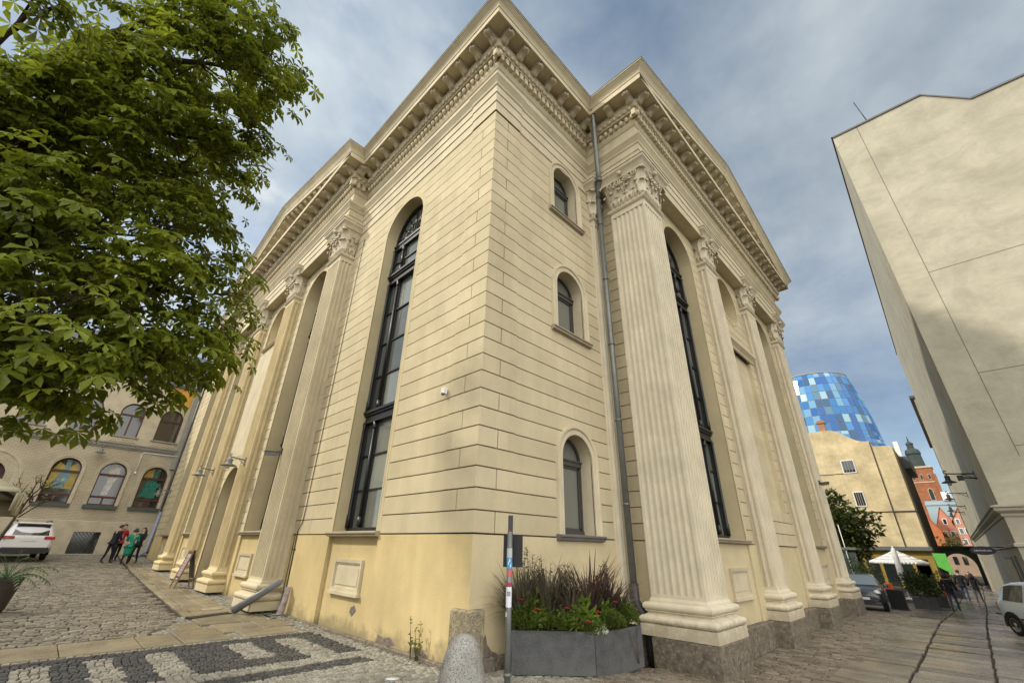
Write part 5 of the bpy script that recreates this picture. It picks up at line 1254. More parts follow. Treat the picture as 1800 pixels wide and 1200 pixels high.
# pale blue hatchback, side on, cut by the right edge (tail to +Y, front to -Y)
hb=paint('pale_blue_paint',(.40,.46,.48))
T=[(-1.78,.42,.70,.78,.64,.5),(-1.72,.33,.84,.98,.73,.56),(-1.58,.27,.88,1.2,.78,.57),(-1.38,.24,.89,1.36,.80,.57),(-1.1,.23,.89,1.43,.80,.57),(-.6,.22,.88,1.46,.80,.56),(.3,.22,.86,1.42,.80,.56),(.62,.22,.86,1.25,.80,.56),(1.05,.22,.85,.9,.79,.56),(1.6,.26,.74,.78,.74,.5),(1.75,.36,.6,.62,.62,.45)]
hx,hy=16.07,-7.35
hc=car('pale blue hatchback seen from the side, cut by the right edge of the view',T,(hx,hy,g(hx,-6.4)),pi+.56,hb,(-1.18,1.1),.285,[(-1.34,-.60),(-.53,.45)])
for s in (-1,1): cbox(hc,'tail_light',M['redlamp'],(-1.735,-1.62,min(s*.56,s*.735),max(s*.56,s*.735),.66,.84,.02))
cbox(hc,'bumper',hb,(-1.84,-1.6,-.76,.76,.34,.56,.05)); cbox(hc,'bumper_strip',M['trim'],(-1.855,-1.6,-.77,.77,.50,.54,.01))
for s in (-1,1): cbox(hc,'door_handle',M['trim'],(-.5,-.36,min(s*.8,s*.83),max(s*.8,s*.83),.80,.83,.008)); cbox(hc,'sill_strip',M['trim'],(-.85,.85,min(s*.79,s*.815),max(s*.79,s*.815),.44,.48,.006))
# dark small car with round headlights at the end of the facade, nose to the viewer
bk=paint('black_blue_paint',(.018,.02,.03))
T=[(-1.8,.42,.8,.86,.7,.5),(-1.7,.32,.9,1.15,.8,.55),(-1.4,.26,.92,1.4,.83,.56),(-.5,.24,.92,1.47,.83,.57),(.3,.24,.91,1.42,.83,.56),(.85,.24,.92,1.0,.83,.6),(1.5,.27,.86,.92,.8,.6),(1.78,.36,.74,.8,.7,.5),(1.86,.44,.6,.64,.6,.42)]
bx_,by_=23.6,-1.42
bc=car('black small car with round headlights, nose to the viewer behind the last pier',T,(bx_,by_,g(bx_,by_)),pi+.12,bk,(1.18,-1.18),.3,[(-1.25,-.5),(-.43,.3)])
mb=MB(); mb.add([(.38,-.58,1.40),(.38,.58,1.40),(.86,.68,1.02),(.86,-.68,1.02)],[(0,1,2,3)]); 
for v in range(4): pass
mb.v=[(x+.025,y,z+.02) for x,y,z in mb.v]; mb.build('windscreen',glassmat('windscreen_glass',(.16,.22,.23),.04,.9),bc)
for s in (-1,1):
    mb=MB(); mb.lathe([(.13,0),(.13,.05),(.11,.07),(.05,.085),(.001,.09)],(1.68,s*.56,.76),18,axis=(1,s*.15,.18)); mb.build('headlight',M['clearlamp'],bc)
    cbox(bc,'mirror',bk,(.55,.72,min(s*.84,s*1.03),max(s*.84,s*1.03),.95,1.08,.03)); mb=MB(); mb.lathe([(.05,0),(.05,.02),(.02,.03)],(1.8,s*.5,.44),12,axis=(1,0,0)); mb.build('fog_light',M['clearlamp'],bc)
cbox(bc,'grille',M['trim'],(1.72,1.89,-.42,.42,.36,.5,.02)); cbox(bc,'number_plate',M['plate'],(1.86,1.885,-.25,.25,.5,.6,.004)); cbox(bc,'bumper',bk,(1.6,1.88,-.66,.66,.3,.44,.05))
mb=MB(); mb.bbox(-.4,.4,-.03,.03,0,.85,.02); mb.bbox(-.34,.34,-.04,-.03,.1,.78,.004)
for s in (-1,1): mb.box(s*.3-.03,s*.3+.03,-.2,.2,0,.04)
o=mb.build('sidewalk_sign',M['iron'],loc=(25.3,-2.45,g(25.3,-2.4))); o.rotation_euler=(0,0,radians(62)); tag(o,'black free standing board on the pavement behind the black car','sign')
# ------------------------------------------------------------------ people
M['skin']=mat('skin',(.46,.29,.21),.55,.4); M['hair_d']=mat('dark_hair',(.02,.014,.01),.5,.4,noise=.4,nscale=40); M['jean']=mat('blue_jeans',(.06,.09,.15),.85,.1,noise=.3,nscale=12); M['blk']=mat('black_cloth',(.018,.018,.022),.8,.2,noise=.3,nscale=10); M['shoe']=mat('dark_shoe',(.03,.025,.02),.5,.4); M['redk']=mat('red_knit',(.42,.035,.05),.85,.1,noise=.25,nscale=20); M['greenc']=mat('green_coat',(.02,.21,.14),.8,.15,noise=.25,nscale=8); M['grey_c']=mat('grey_cloth',(.12,.12,.13),.85,.1,noise=.3,nscale=15); M['eye']=mat('dark_eye',(.02,.015,.01),.3,.5); M['whiteshoe']=mat('white_shoe',(.6,.6,.58),.6,.3)
def skin_mesh(name,V,E,Rd,sub=1):
    me=bpy.data.meshes.new(name); me.from_pydata(V,E,[]); o=bpy.data.objects.new(name,me); COL.objects.link(o)
    o.modifiers.new('skin','SKIN').use_smooth_shade=True
    if not me.skin_vertices: me.attributes
    for i,r in enumerate(Rd):
        sv=me.skin_vertices[0].data[i]; sv.radius=(r,r) if not hasattr(r,'__len__') else r; sv.use_root=(i==0)
    o.modifiers.new('sub','SUBSURF').levels=sub; o.modifiers['sub'].render_levels=sub
    dg=bpy.context.evaluated_depsgraph_get(); nm=bpy.data.meshes.new_from_object(o.evaluated_get(dg)); bpy.data.objects.remove(o)
    r=bpy.data.objects.new(name,nm); COL.objects.link(r); return r
def ensure_skin(me):
    pass
def person(label,loc,rz,H=1.72,legs=None,top=None,shoes=None,hair=None,hairlen=.0,coat=0,arms=None,stride=.0,lean=(0,0),bag=None,group=None,topm=None,build_=1.08,turn=0,hood=False):
    """faces local +Y; arms: per side (elbow, wrist) offsets"""
    p=thing('person',label,'person',loc,rz,group); k=H/1.74; lx,ly=lean
    def L(x,y,z): f=max(0,z-.9); return (x*k*build_+lx*f*k,y*k+ly*f*k,z*k)
    st=stride
    V=[];E=[];Rd=[]
    def v(q,r,par=None):
        V.append(q); Rd.append(r*k if not hasattr(r,'__len__') else (r[0]*k,r[1]*k)); i=len(V)-1
        if par is not None: E.append((par,i))
        return i
    pel=v(L(0,0,.93),(.145,.105)); sp_=v(L(0,0,1.12),(.125,.095),pel); ch=v(L(0,0,1.34),(.15,.105),sp_); nk=v(L(0,.005,1.47),(.06,.06),ch); hb_=v(L(0,.02,1.55),(.058,.07),nk); hd=v(L(0,.025,1.63),(.074,.092),hb_); v(L(0,.015,1.70),(.062,.076),hd)
    arms=arms or [((-.25,-.03,1.13),(-.24,.08,.90)),((.25,-.03,1.13),(.24,.08,.90))]
    skel_arm=[]
    for s,(el,wr) in zip((-1,1),arms):
        sh_=v(L(s*.175,0,1.41),.058,ch); e_=v(L(*el),.042,sh_); w_=v(L(*wr),.028,e_)
        d=(Vector(L(*wr))-Vector(L(*el))).normalized(); q=Vector(L(*wr)); pm_=v(tuple(q+d*.05*k),(.03,.018),w_); sd=d.cross(Vector((0,1,.2))).normalized()
        for f in range(4): 
            a=v(tuple(q+d*(.09)*k+sd*(.013*(f-1.5))*k),.0085,pm_); v(tuple(q+d*(.125+.012*(f in(1,2)))*k+sd*(.015*(f-1.5))*k+Vector((0,.012,-.004))*k),.007,a)
        th=v(tuple(q+d*.045*k+sd*(-.035)*k),.009,pm_); v(tuple(q+d*.085*k+sd*(-.045)*k+Vector((0,.01,0))*k),.007,th)
        skel_arm.append((L(s*.175,0,1.41),L(*el),L(*wr)))
    kn=[]
    for s in (-1,1):
        o=s*st; hp=v((s*.09*k,0,.88*k),.088,pel); kn_=v((s*.1*k,(.04+o*.5)*k,.49*k),.058,hp); an=v((s*.105*k,(-.02+o*.95)*k,.09*k),.038,kn_); v((s*.115*k,(.12+o*.95)*k,.03*k),(.036,.026),an); kn.append(1)
    b=skin_mesh('body',V,E,Rd,1); b.parent=p
    mats=[M['skin'],legs,shoes]; 
    for m in mats: b.data.materials.append(m)
    for f in b.data.polygons:
        c=f.center; z=c.z/k
        f.material_index=2 if z<.1 else (1 if z<1.05 and abs(c.x)<.2*k*1.05 and z<.99 else 0)
        if abs(c.x)>.17*k and z>.55: f.material_index=0
    # clothing of the torso and arms
    V,E,Rd=[],[],[]
    hem=.80-coat
    a=v(L(0,0,.99),(.165+.02*(coat>0),.13)); b1=v(L(0,0,1.15),(.15,.118),a); b2=v(L(0,0,1.34),(.172,.125),b1); b3=v(L(0,.0,1.435),(.10,.085),b2); v(L(0,.005,1.485),(.068,.066),b3)
    c1=v((0,0,max(hem,.86)*k),(.172+.05*(coat>0),.14+.04*(coat>0)),a)
    if coat: c2=v((0,-.01*k,hem*k),(.215,.18),c1)
    for (s0,e0,w0) in skel_arm:
        i=v(s0,.0,b2); Rd[i]=.072*k; j=v(e0,.0,i); Rd[j]=.056*k; l=v(tuple(Vector(e0).lerp(Vector(w0),.93)),.0,j); Rd[l]=.04*k
    t=skin_mesh('coat' if coat else 'jacket',V,E,Rd,1); t.parent=p; t.data.materials.append(top)
    # hair, eyes, ears
    mb=MB(); c=Vector(L(0,.012,1.655)); 
    for i in range(9):
        for j in range(12): pass
    vs=[];n=14;rows=7
    for i in range(rows+1):
        th=pi*.62*i/rows
        for j in range(n):
            ph=2*pi*j/n; fr=sin(ph)  # +Y is the face
            tt=th*(.62 if fr>.35 else 1.0) ; vs.append(c+Vector((.092*sin(tt)*cos(ph),.108*sin(tt)*sin(ph)-.008,.105*cos(tt)))*k)
    mb.add(vs,[(i*n+j,i*n+(j+1)%n,(i+1)*n+(j+1)%n,(i+1)*n+j) for i in range(rows) for j in range(n)],0,True)
    if hairlen:
        for q in range(26):
            ph=pi+pi*(q/25); x0=.088*cos(ph); y0=.1*sin(ph)*.9
            p0=c+Vector((x0,y0,-.01))*k; p2=c+Vector((x0*1.15,y0*1.1-.02,-hairlen*(.85+.15*sin(q*2.1))))*k
            mb.tube([p0,(p0+p2)/2+Vector((x0*.2,-.025,0))*k,p2],[.026*k,.03*k,.012*k],5)
    mb.build('hair',hair,p)
    mb=MB()
    for s in (-1,1): mb.sphere(tuple(Vector(L(s*.032,.108,1.645))),.009*k,.007*k,.007*k,6,4)
    mb.build('eyes',M['eye'],p)
    mb=MB(); mb.add([L(-.012,.112,1.615),L(.012,.112,1.615),L(0,.138,1.617),L(0,.113,1.655)],[(0,1,2),(0,2,3),(1,3,2)]); mb.add([L(-.022,.106,1.587),L(.022,.106,1.587),L(.014,.112,1.578),L(-.014,.112,1.578)],[(0,1,2,3)])
    for s in (-1,1): mb.sphere(L(s*.083,.01,1.63),.01*k,.02*k,.03*k,6,5)
    mb.build('face',M['skin'],p)
    if bag:
        mb=MB(); mb.tube([L(-.15,-.1,1.45),L(.05,-.13,1.2),L(.2,-.1,.98)],.015,5); mb.tube([L(-.15,.1,1.45),L(.05,.135,1.2),L(.2,.1,.98)],.015,5); mb.bbox(L(.14,0,0)[0],L(.25,0,0)[0],-.16*k,.1*k,.74*k,1.0*k,.03); tag(mb.build('bag',bag,p))
    return p
G1='people talking by the far end of the long facade'
def at(x,y): return (x,y,g(x,y))
person('man in a dark jacket and black trousers leaning forward, left of the group of four',at(-2.15,25.8),radians(-62),1.78,M['blk'],M['blk'],M['shoe'],M['hair_d'],0,0,[((-.22,.12,1.14),(-.1,.3,1.1)),((.22,.1,1.12),(.12,.3,1.04))],.14,(0,.2),group=G1)
person('man in a red sweater laughing behind the dark jacket in the group of four',at(-1.75,26.9),radians(-150),1.80,M['blk'],M['redk'],M['shoe'],M['hair_d'],0,0,[((-.27,.0,1.15),(-.3,.2,1.08)),((.3,.08,1.2),(.42,.3,1.3))],.05,(.05,.04),group=G1)
person('person in a knee length green coat with dark hair tied up, seen from behind',at(-1.5,24.9),radians(-20),1.66,M['blk'],M['greenc'],M['shoe'],M['hair_d'],.08,.42,[((-.25,.1,1.15),(-.12,.28,1.15)),((.25,.1,1.12),(.16,.28,1.05))],.08,(.05,.05),group=G1)
person('woman with long dark hair in a black jacket leaning back, right of the green coat',at(-1.12,25.4),radians(140),1.7,M['blk'],M['blk'],M['shoe'],M['hair_d'],.3,0,[((-.24,.12,1.15),(-.1,.27,1.16)),((.24,.12,1.12),(.1,.28,1.05))],.12,(.02,-.16),group=G1)
G2='pedestrians walking down the street'
wa=radians(-95)
person('pedestrian in a black hooded jacket with a shoulder bag, nearest of the walkers',at(28.7,-4.33),wa,1.70,M['jean'],M['blk'],M['shoe'],M['hair_d'],.14,0,None,.2,(0,.03),M['grey_c'],G2)
person('man in a black jacket and blue jeans walking between the two women',at(38.6,-4.62),wa,1.84,M['jean'],M['blk'],M['whiteshoe'],M['hair_d'],0,0,[((-.25,-.06,1.13),(-.24,.04,.9)),((.27,-.03,1.14),(.3,.08,.92))],-.2,(0,.02),None,G2)
person('woman with long dark hair in a black jacket, right of the man in jeans',at(38.3,-5.2),wa,1.68,M['grey_c'],M['blk'],M['whiteshoe'],M['hair_d'],.3,0,[((-.27,-.03,1.14),(-.34,.08,.94)),((.27,-.08,1.14),(.36,-.1,.95))],.2,(0,.02),None,G2)
person('distant grey haired pedestrian in a reddish jacket near the archway',at(52,-4.9),wa,1.72,M['grey_c'],mat('dusty_red_cloth',(.2,.08,.08),.85,.1),M['shoe'],mat('grey_hair',(.3,.28,.27),.6,.3),0,0,None,.1,(0,0),None,G2)
# ------------------------------------------------------------------ right side of the street
M['grender']=mat('grey_beige_render',(.415,.385,.295),.88,.12,noise=.16,nscale=.3,bump=.35,bscale=12,streak=.035)
M['grender2']=mat('ground_floor_render',(.37,.335,.26),.88,.12,noise=.15,nscale=.6,bump=.35,bscale=20)
def patchy(m,sc=.9,amt=.12):
    N,L=nt(m); b=N['Principled BSDF']; tc=N.new('ShaderNodeTexCoord'); mp=N.new('ShaderNodeMapping'); mp.inputs['Scale'].default_value=(1,.8,1.15); L.new(tc.outputs['Object'],mp.inputs['Vector'])
    n=N.new('ShaderNodeTexNoise'); n.inputs['Scale'].default_value=sc; n.inputs['Detail'].default_value=11; n.inputs['Roughness'].default_value=.72; n.inputs['Distortion'].default_value=.5; L.new(mp.outputs['Vector'],n.inputs['Vector'])
    mr=N.new('ShaderNodeMapRange'); mr.inputs['From Min'].default_value=.35; mr.inputs['From Max'].default_value=.65; mr.inputs['To Min'].default_value=1-amt; mr.inputs['To Max'].default_value=1+amt*.7; L.new(n.outputs['Fac'],mr.inputs['Value'])
    mx=N.new('ShaderNodeMix'); mx.data_type='RGBA'; mx.blend_type='MULTIPLY'; mx.inputs['Factor'].default_value=1; L.new(b.inputs['Base Color'].links[0].from_socket,mx.inputs['A']); L.new(mr.outputs['Result'],mx.inputs['B']); L.new(mx.outputs['Result'],b.inputs['Base Color'])
patchy(M['grender'],.9,.16); patchy(M['grender2'],1.5,.1)
rb=thing('corner_building','tall grey beige rendered building with a blank wall and panel joints at the right edge','building',(0,0,0))
cx,cy=19.0,-6.93; sl_=.02; XE=58
def sy_(x,d=0): return cy+sl_*(x-cx)+d
M['coping']=mat('grey_coping',(.13,.12,.11),.7,.3)
top=[(cy,22.6),(-10.6,22.55),(-11.9,20.95),(-13.6,20.9),(-22,20.9)]
mb=MB()
mb.add([(cx,y,3.3) for y,_ in (top[0],top[-1])][::1]+[(cx,y,z) for y,z in top[::-1]],[tuple(range(7))])
mb.add([(cx,cy,3.3),(XE,sy_(XE),3.3),(XE,sy_(XE),22.6),(cx,cy,22.6)],[(0,1,2,3)])
mb.add([(cx,-22,-1),(XE,-22,-1),(XE,-22,20.9),(cx,-22,20.9)],[(3,2,1,0)]); mb.add([(XE,-22,-1.5),(XE,sy_(XE),-1.5),(XE,sy_(XE),22.6),(XE,-22,20.9)],[(0,1,2,3)])
mb.build('wall',M['grender'],rb)
mb=MB()
def jbox(y0,y1,z0,z1): mb.box(cx-.006,cx+.01,min(y0,y1),max(y0,y1),z0,z1)
jbox(-8.012,-7.988,5.0,22.7); jbox(-22,-8.013,13.03,13.055); jbox(-22,-8.013,5.37,5.395); jbox(-22,-8.013,8.23,8.255)
mb.build('panel_joint',mat('dark_panel_joint',(.17,.155,.12),.9,.1),rb)  # thin dark strips mark the joints between the panels
mb=MB()
capr=[(0.0,22.55),(.05,22.55),(.07,22.6),(.07,22.7),(-.4,22.75)]
sweep(mb,[(cx,-10.6),(cx,cy)],capr); 
mb=MB(); 
for (a,b) in zip(top,top[1:]): 
    v0=(cx-.06,a[0],a[1]);v1=(cx-.06,b[0],b[1]); mb.add([v0,v1,(cx-.06,b[0],b[1]+.1),(cx-.06,a[0],a[1]+.1),(cx+.5,a[0],a[1]),(cx+.5,b[0],b[1]),(cx+.5,b[0],b[1]+.1),(cx+.5,a[0],a[1]+.1)],[(0,1,2,3),(0,1,5,4),(3,2,6,7)])
mb.add([(cx-.06,cy+.06,22.6),(XE,sy_(XE,.06),22.6),(XE,sy_(XE,.06),22.7),(cx-.06,cy+.06,22.7),(cx,cy-.3,22.6),(XE,sy_(XE,-.3),22.6),(XE,sy_(XE,-.3),22.7),(cx,cy-.3,22.7)],[(0,1,2,3),(0,1,5,4),(3,2,6,7)])
mb.build('coping',M['coping'],rb)
mb=MB(); mb.add([(cx+.4,cy,22.5),(XE,sy_(XE),22.5),(XE,-10.6,22.4),(cx+.4,-10.6,22.4),(XE,-11.9,20.8),(cx+.4,-11.9,20.8),(XE,-22,20.7),(cx+.4,-22,20.7)],[(0,1,2,3),(3,2,4,5),(5,4,6,7)]); mb.build('roof',M['roof'],rb)
# band cornice above the ground floor, ground floor, ledge, door
PTH=[(XE,sy_(XE)),(cx,cy),(cx,-22)]
PTH=PTH  # travelling this way the outside lies to the right
def outw(path,prof,mb,m=0):
    rev=path[::-1]; sweep_gen(mb,rev,prof,m)
def sweep_gen(mb,path,prof,m=0):
    """mitred sweep for any plan angle; outside lies right of travel"""
    k=len(path); nor=[]
    for a,b in zip(path,path[1:]):
        l=math.hypot(b[0]-a[0],b[1]-a[1]); nor.append(Vector(((b[1]-a[1])/l,-(b[0]-a[0])/l)))
    off=[]
    for i in range(k):
        if i==0: o=nor[0]
        elif i==k-1: o=nor[-1]
        else:
            o=(nor[i-1]+nor[i]); o=o/ (1+nor[i-1].dot(nor[i]))
        off.append(o)
    P=len(prof); vs=[(path[i][0]+off[i].x*q,path[i][1]+off[i].y*q,z) for i in range(k) for q,z in prof]
    mb.add(vs,[(i*P+j,(i+1)*P+j,(i+1)*P+j+1,i*P+j+1) for i in range(k-1) for j in range(P-1)],m)
mb=MB(); prof=[(-.02,2.98),(.04,3.0),(.06,3.05),(.05,3.1),(.14,3.16),(.18,3.2),(.18,3.28),(.24,3.31),(.24,3.36),(-.02,3.42)]
sweep_gen(mb,[(XE,sy_(XE)),(cx,cy),(cx,-22)][::1],[(-q,z) for q,z in prof]) if False else None
def outline_sweep(mb,prof): 
    # street wall faces +Y, front wall faces -X
    k=len(prof); A=[(XE,sy_(XE)+q,z) for q,z in prof]; B=[(cx-q,sy_(cx-q)+q,z) for q,z in prof]; C_=[(cx-q,-22,z) for q,z in prof]
    mb.add(A+B+C_,[(i*k+j,(i+1)*k+j,(i+1)*k+j+1,i*k+j+1) for i in range(2) for j in range(k-1)])
outline_sweep(mb,prof); mb.build('cornice',M['grender2'],rb)
mb=MB(); mb.add([(cx,cy,-2),(XE,sy_(XE),-2),(XE,sy_(XE),3.1),(cx,cy,3.1)],[(0,1,2,3)]); mb.add([(cx,cy,-2),(cx,-22,-2),(cx,-22,3.1),(cx,cy,3.1)],[(0,1,2,3)])
outline_sweep(mb,[(0,2.02),(.07,2.04),(.07,2.12),(.02,2.16),(0,2.16)]); mb.build('ground_floor',M['grender2'],rb)
mb=MB(); 
def swall(x0,x1,z0,z1,d0,d1,m=0): 
    mb.add([(x0,sy_(x0,d0),z0),(x1,sy_(x1,d0),z0),(x1,sy_(x1,d0),z1),(x0,sy_(x0,d0),z1),(x0,sy_(x0,d1),z0),(x1,sy_(x1,d1),z0),(x1,sy_(x1,d1),z1),(x0,sy_(x0,d1),z1)],[(0,3,2,1),(4,5,6,7),(0,1,5,4),(1,2,6,5),(2,3,7,6),(3,0,4,7)],m)
M['olive']=mat('olive_door_paint',(.12,.105,.065),.5,.35,noise=.2,nscale=5)
swall(23.2,27.5,-1.2,1.72,-.05,.03,0)
for i in range(4):
    for z0,z1 in ((-.9,.2),(.35,1.6)): swall(23.4+i*1.03,24.2+i*1.03,z0,z1,.03,.055,1)
swall(21.2,22.4,-1.0,1.75,-.05,.012,2)
mb.build('door',[M['olive'],M['ybrick'],M['trim']],rb)
# antenna rods on the roof edge
mb=MB(); mb.tube([(19.1,-8.5,22.6),(19.1,-8.35,24.4)],.025,6); tag(mb.build('antenna',M['iron']),'thin antenna rod on the roof edge of the grey building','antenna')
# lower buildings further along the same side
nb=thing('street_house','paler lower house further down the right side of the street','building',(0,0,0))
mb=MB()
def fbx(x0,x1,d,z1): 
    y0=sy_(x0,d)
    mb.box(x0,x1,-22,y0,-3,z1)
fbx(58.5,92,.15,17.5); mb.build('wall',M['grender'],nb); 
mb=MB(); mb.box(58.3,92.2,-22,sy_(58.5,.45),17.5,17.75); mb.build('roof',M['roof'],nb)
for i in range(8):
    for z in (2,6,10,14): x=60.5+i*3.9; mb=MB(); mb.box(x,x+1.1,sy_(58.5,.13),sy_(58.5,.17),z,z+1.9); mb.build('window',M['carglass'],nb)
# bracket lamps along the street wall
for i,(x,z) in enumerate(((23.6,5.05),(36,5.35),(46,5.3),(53,5.3))):
    l=arm_lamp((x,sy_(x),z),pi/2,['dark bracket lamp nearest the viewer on the right hand street wall','second bracket lamp from the viewer along the right hand street wall','third bracket lamp from the viewer along the right hand street wall','farthest bracket lamp along the right hand street wall'][i],'lamps along the street wall',.92); l.scale=(1.0,1.25,1.25)
    for ch in l.children:
        if ch.name.startswith(('arm','shade')): ch.data.materials[0]=M['iron']
mb=MB(); mb.box(-.12,.12,-.1,.1,-.1,.1); mb.tube([(0,-.1,0),(0,-.5,-.05)],.03,6); tag(mb.build('floodlight',M['iron'],loc=(22.2,sy_(22.2,.55),4.75)),'small dark box floodlight on the grey street wall','floodlight')
# oval hanging sign with a pale line of lettering
os_=thing('oval_sign','dark oval sign hanging out from the ground floor of the grey building','sign',(24.0,sy_(24,.02),1.96))
mb=MB(); mb.tube([(0,0,.12),(0,1.0,.12)],.018,6); mb.build('bracket',M['iron'],os_)
mb=MB(); n=28; rim=[(0,.72+.40*cos(2*pi*i/n),-.02+.17*sin(2*pi*i/n)) for i in range(n)]
mb.add([(-.03,y,z) for _,y,z in rim]+[(.03,y,z) for _,y,z in rim],[tuple(range(n)),tuple(range(2*n-1,n-1,-1))]+[(i,(i+1)%n,n+(i+1)%n,n+i) for i in range(n)]); M['navy']=mat('navy_enamel',(.025,.025,.045),.4,.5); bd=mb.build('board',M['navy'],os_)
mb=MB()
for i in range(9): mb.box(-.036,-.03,.45+i*.062,.45+i*.062+(.045 if i%3 else .052),-.045,.0+.012*(i%2))
mb.build('lettering',M['white'],bd)
# ------------------------------------------------------------------ blank gable house beyond the street
M['oldyellow']=stain(mat('weathered_yellow_plaster',(.62,.51,.31),.9,.1,noise=.3,nscale=.5,bump=.3,bscale=8,streak=.07),(.36,.29,.18),-1,6.5,.5,.5,.55)
M['darkplaster']=mat('dark_weathered_plaster',(.13,.115,.085),.9,.1,noise=.3,nscale=.8)  # side of the gable house in shade, the darkness put into its colour
M['curtain']=mat('grey_curtain',(.28,.25,.21),.8,.1)
patchy(M['oldyellow'],.8,.14)
yh=thing('gable_house','weathered yellow house with a blank gable, two small windows and a brick chimney','building',(0,0,0))
def gable(pts,x,t,mt):
    mb=MB(); k=len(pts); mb.add([(x,y,z) for y,z in pts]+[(x+t,y,z) for y,z in pts],[tuple(range(k)),tuple(range(2*k-1,k-1,-1))]+[(i,(i+1)%k,k+(i+1)%k,k+i) for i in range(k)]); return mb.build('wall',mt,yh)
gable([(9,-2),(9,15.0),(5.2,15.55),(3.4,15.6),(2.5,15.5),(1.9,15.2),(1.1,14.5),(.4,14.0),(-.1,13.8),(-.75,13.72),(-.75,-2)],60,14,M['oldyellow'])
gable([(-.78,-2),(-.78,13.15),(-2.62,12.95),(-2.62,-2)],60.05,14,M['oldyellow'])
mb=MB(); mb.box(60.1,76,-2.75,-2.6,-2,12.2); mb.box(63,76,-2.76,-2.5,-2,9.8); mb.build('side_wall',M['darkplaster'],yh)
for z0,z1,y0,y1 in ((10.45,11.75,1.35,2.45),(6.75,8.15,1.4,2.2)):
    mb=MB(); mb.box(59.93,60.02,y0-.1,y1+.1,z0-.12,z1+.1,1)
    mb.box(59.9,59.94,y0,y1,z0,z1,0)
    for q in (.25,.5,.75): mb.box(59.88,59.91,y0+(y1-y0)*q-.03,y0+(y1-y0)*q+.03,z0,z1,2)
    mb.build('window',[M['carglass'],M['white'],M['curtain']],yh)
mb=MB(); mb.box(59.95,60.0,-.82,-.74,-1,13.6); mb.box(59.96,60.0,-2.7,3.3,5.95,6.05); mb.box(59.96,60,2.5,9,10.3,10.36); mb.build('drainpipe',M['trim'],yh)
M['brk']=brickmat('red_brick',(.36,.15,.07),(.30,.12,.06),(.35,.3,.22),1,.26,.08,.012,vec='yz'); 
mb=MB(); mb.bbox(60.2,61,3.0,3.75,15.2,17.0,.04); mb.box(60.1,61.1,2.9,3.85,16.6,16.8); mb.build('chimney',M['brk'],yh)
mb=MB(); mb.box(66,76,-3.4,-2.2,11.2,12.6); mb.build('roof',M['slate'],yh); mb=MB(); mb.bbox(67,67.6,-3.0,-2.5,12,14.6,.03); mb.build('chimney',M['white'],yh)
# low shop in front of it
shp=thing('low_shop','low flat roofed shop with ochre front below the blank gable','building',(0,0,0))
M['ochre']=mat('ochre_front',(.32,.22,.05),.7,.2,noise=.2,nscale=1)
mb=MB(); mb.box(57.4,59.9,-2.8,6,-2,2.15); mb.build('wall',M['ochre'],shp); mb=MB(); mb.box(57,60,-2.95,6,2.15,2.5); mb.build('roof',M['zinc'],shp)
for i in range(5): y=-2.3+i*1.3; mb=MB(); mb.box(57.36,57.42,y,y+1.0,-1.1,1.4); mb.build('shop_window',M['carglass'],shp); mb=MB(); mb.box(57.3,57.4,-2.3,-1.3,-.6,.8); mb.build('poster',M['paper'],shp)
# gate arch across the street
ga=thing('gate_arch','dark green grey gate wall with a round arch across the street','gate',(0,0,0))
M['dgreen']=mat('dark_green_plaster',(.055,.07,.045),.85,.15,noise=.3,nscale=.8)
fG=lambda u,z,d=0:(80-d,u,z); oa=op_arch(-4.15,1.5,-1.6,.55)
mb=MB(); wall(mb,fG,-9,-1.9,-2,2.7,[oa],False); reveal(mb,fG,oa,1.2); mb.box(79.8,81.3,-9,-1.9,2.7,2.95); mb.quad((81.2,-9,-2),(81.2,-5.65,-2),(81.2,-5.65,2.7),(81.2,-9,2.7)); mb.build('wall',M['dgreen'],ga)
mb=MB(); mb.box(100,100.5,-6,-2,-1,2.2); pk=mat('peach_plaster',(.42,.30,.22),.85,.1,noise=.2,nscale=1)
ph=thing('peach_house','peach coloured house front seen through the gate arch','building',(0,0,0)); mb.build('wall',pk,ph); 
for ya in (-3.6,-4.7): mb=MB(); mb.box(99.9,100,ya,ya+.5,.6,1.7); mb.build('window',M['carglass'],ph)
# bright green awning
aw=thing('green_awning','bright green cloth awning hanging beside the gate arch','awning',(0,0,0))
M['green']=mat('bright_green_cloth',(.085,.33,.05),.7,.2,noise=.15,nscale=2)
mb=MB(); P=[(56.6,-2.85,1.95),(56.2,-3.80,1.93),(55.6,-3.92,.15),(56.2,-2.95,.8)]; mb.add(P+[(x+.06,y,z) for x,y,z in P],[(0,1,2,3),(7,6,5,4),(0,1,5,4),(1,2,6,5),(2,3,7,6),(3,0,4,7)]); mb.build('cloth',M['green'],aw); mb=MB(); mb.tube([(56.7,-2.86,2.0),(56.7,-2.86,-1.2)],.03,6); mb.tube([(56.3,-3.8,1.98),(56.4,-3.8,-1.2)],.03,6); mb.build('pole',M['iron'],aw)
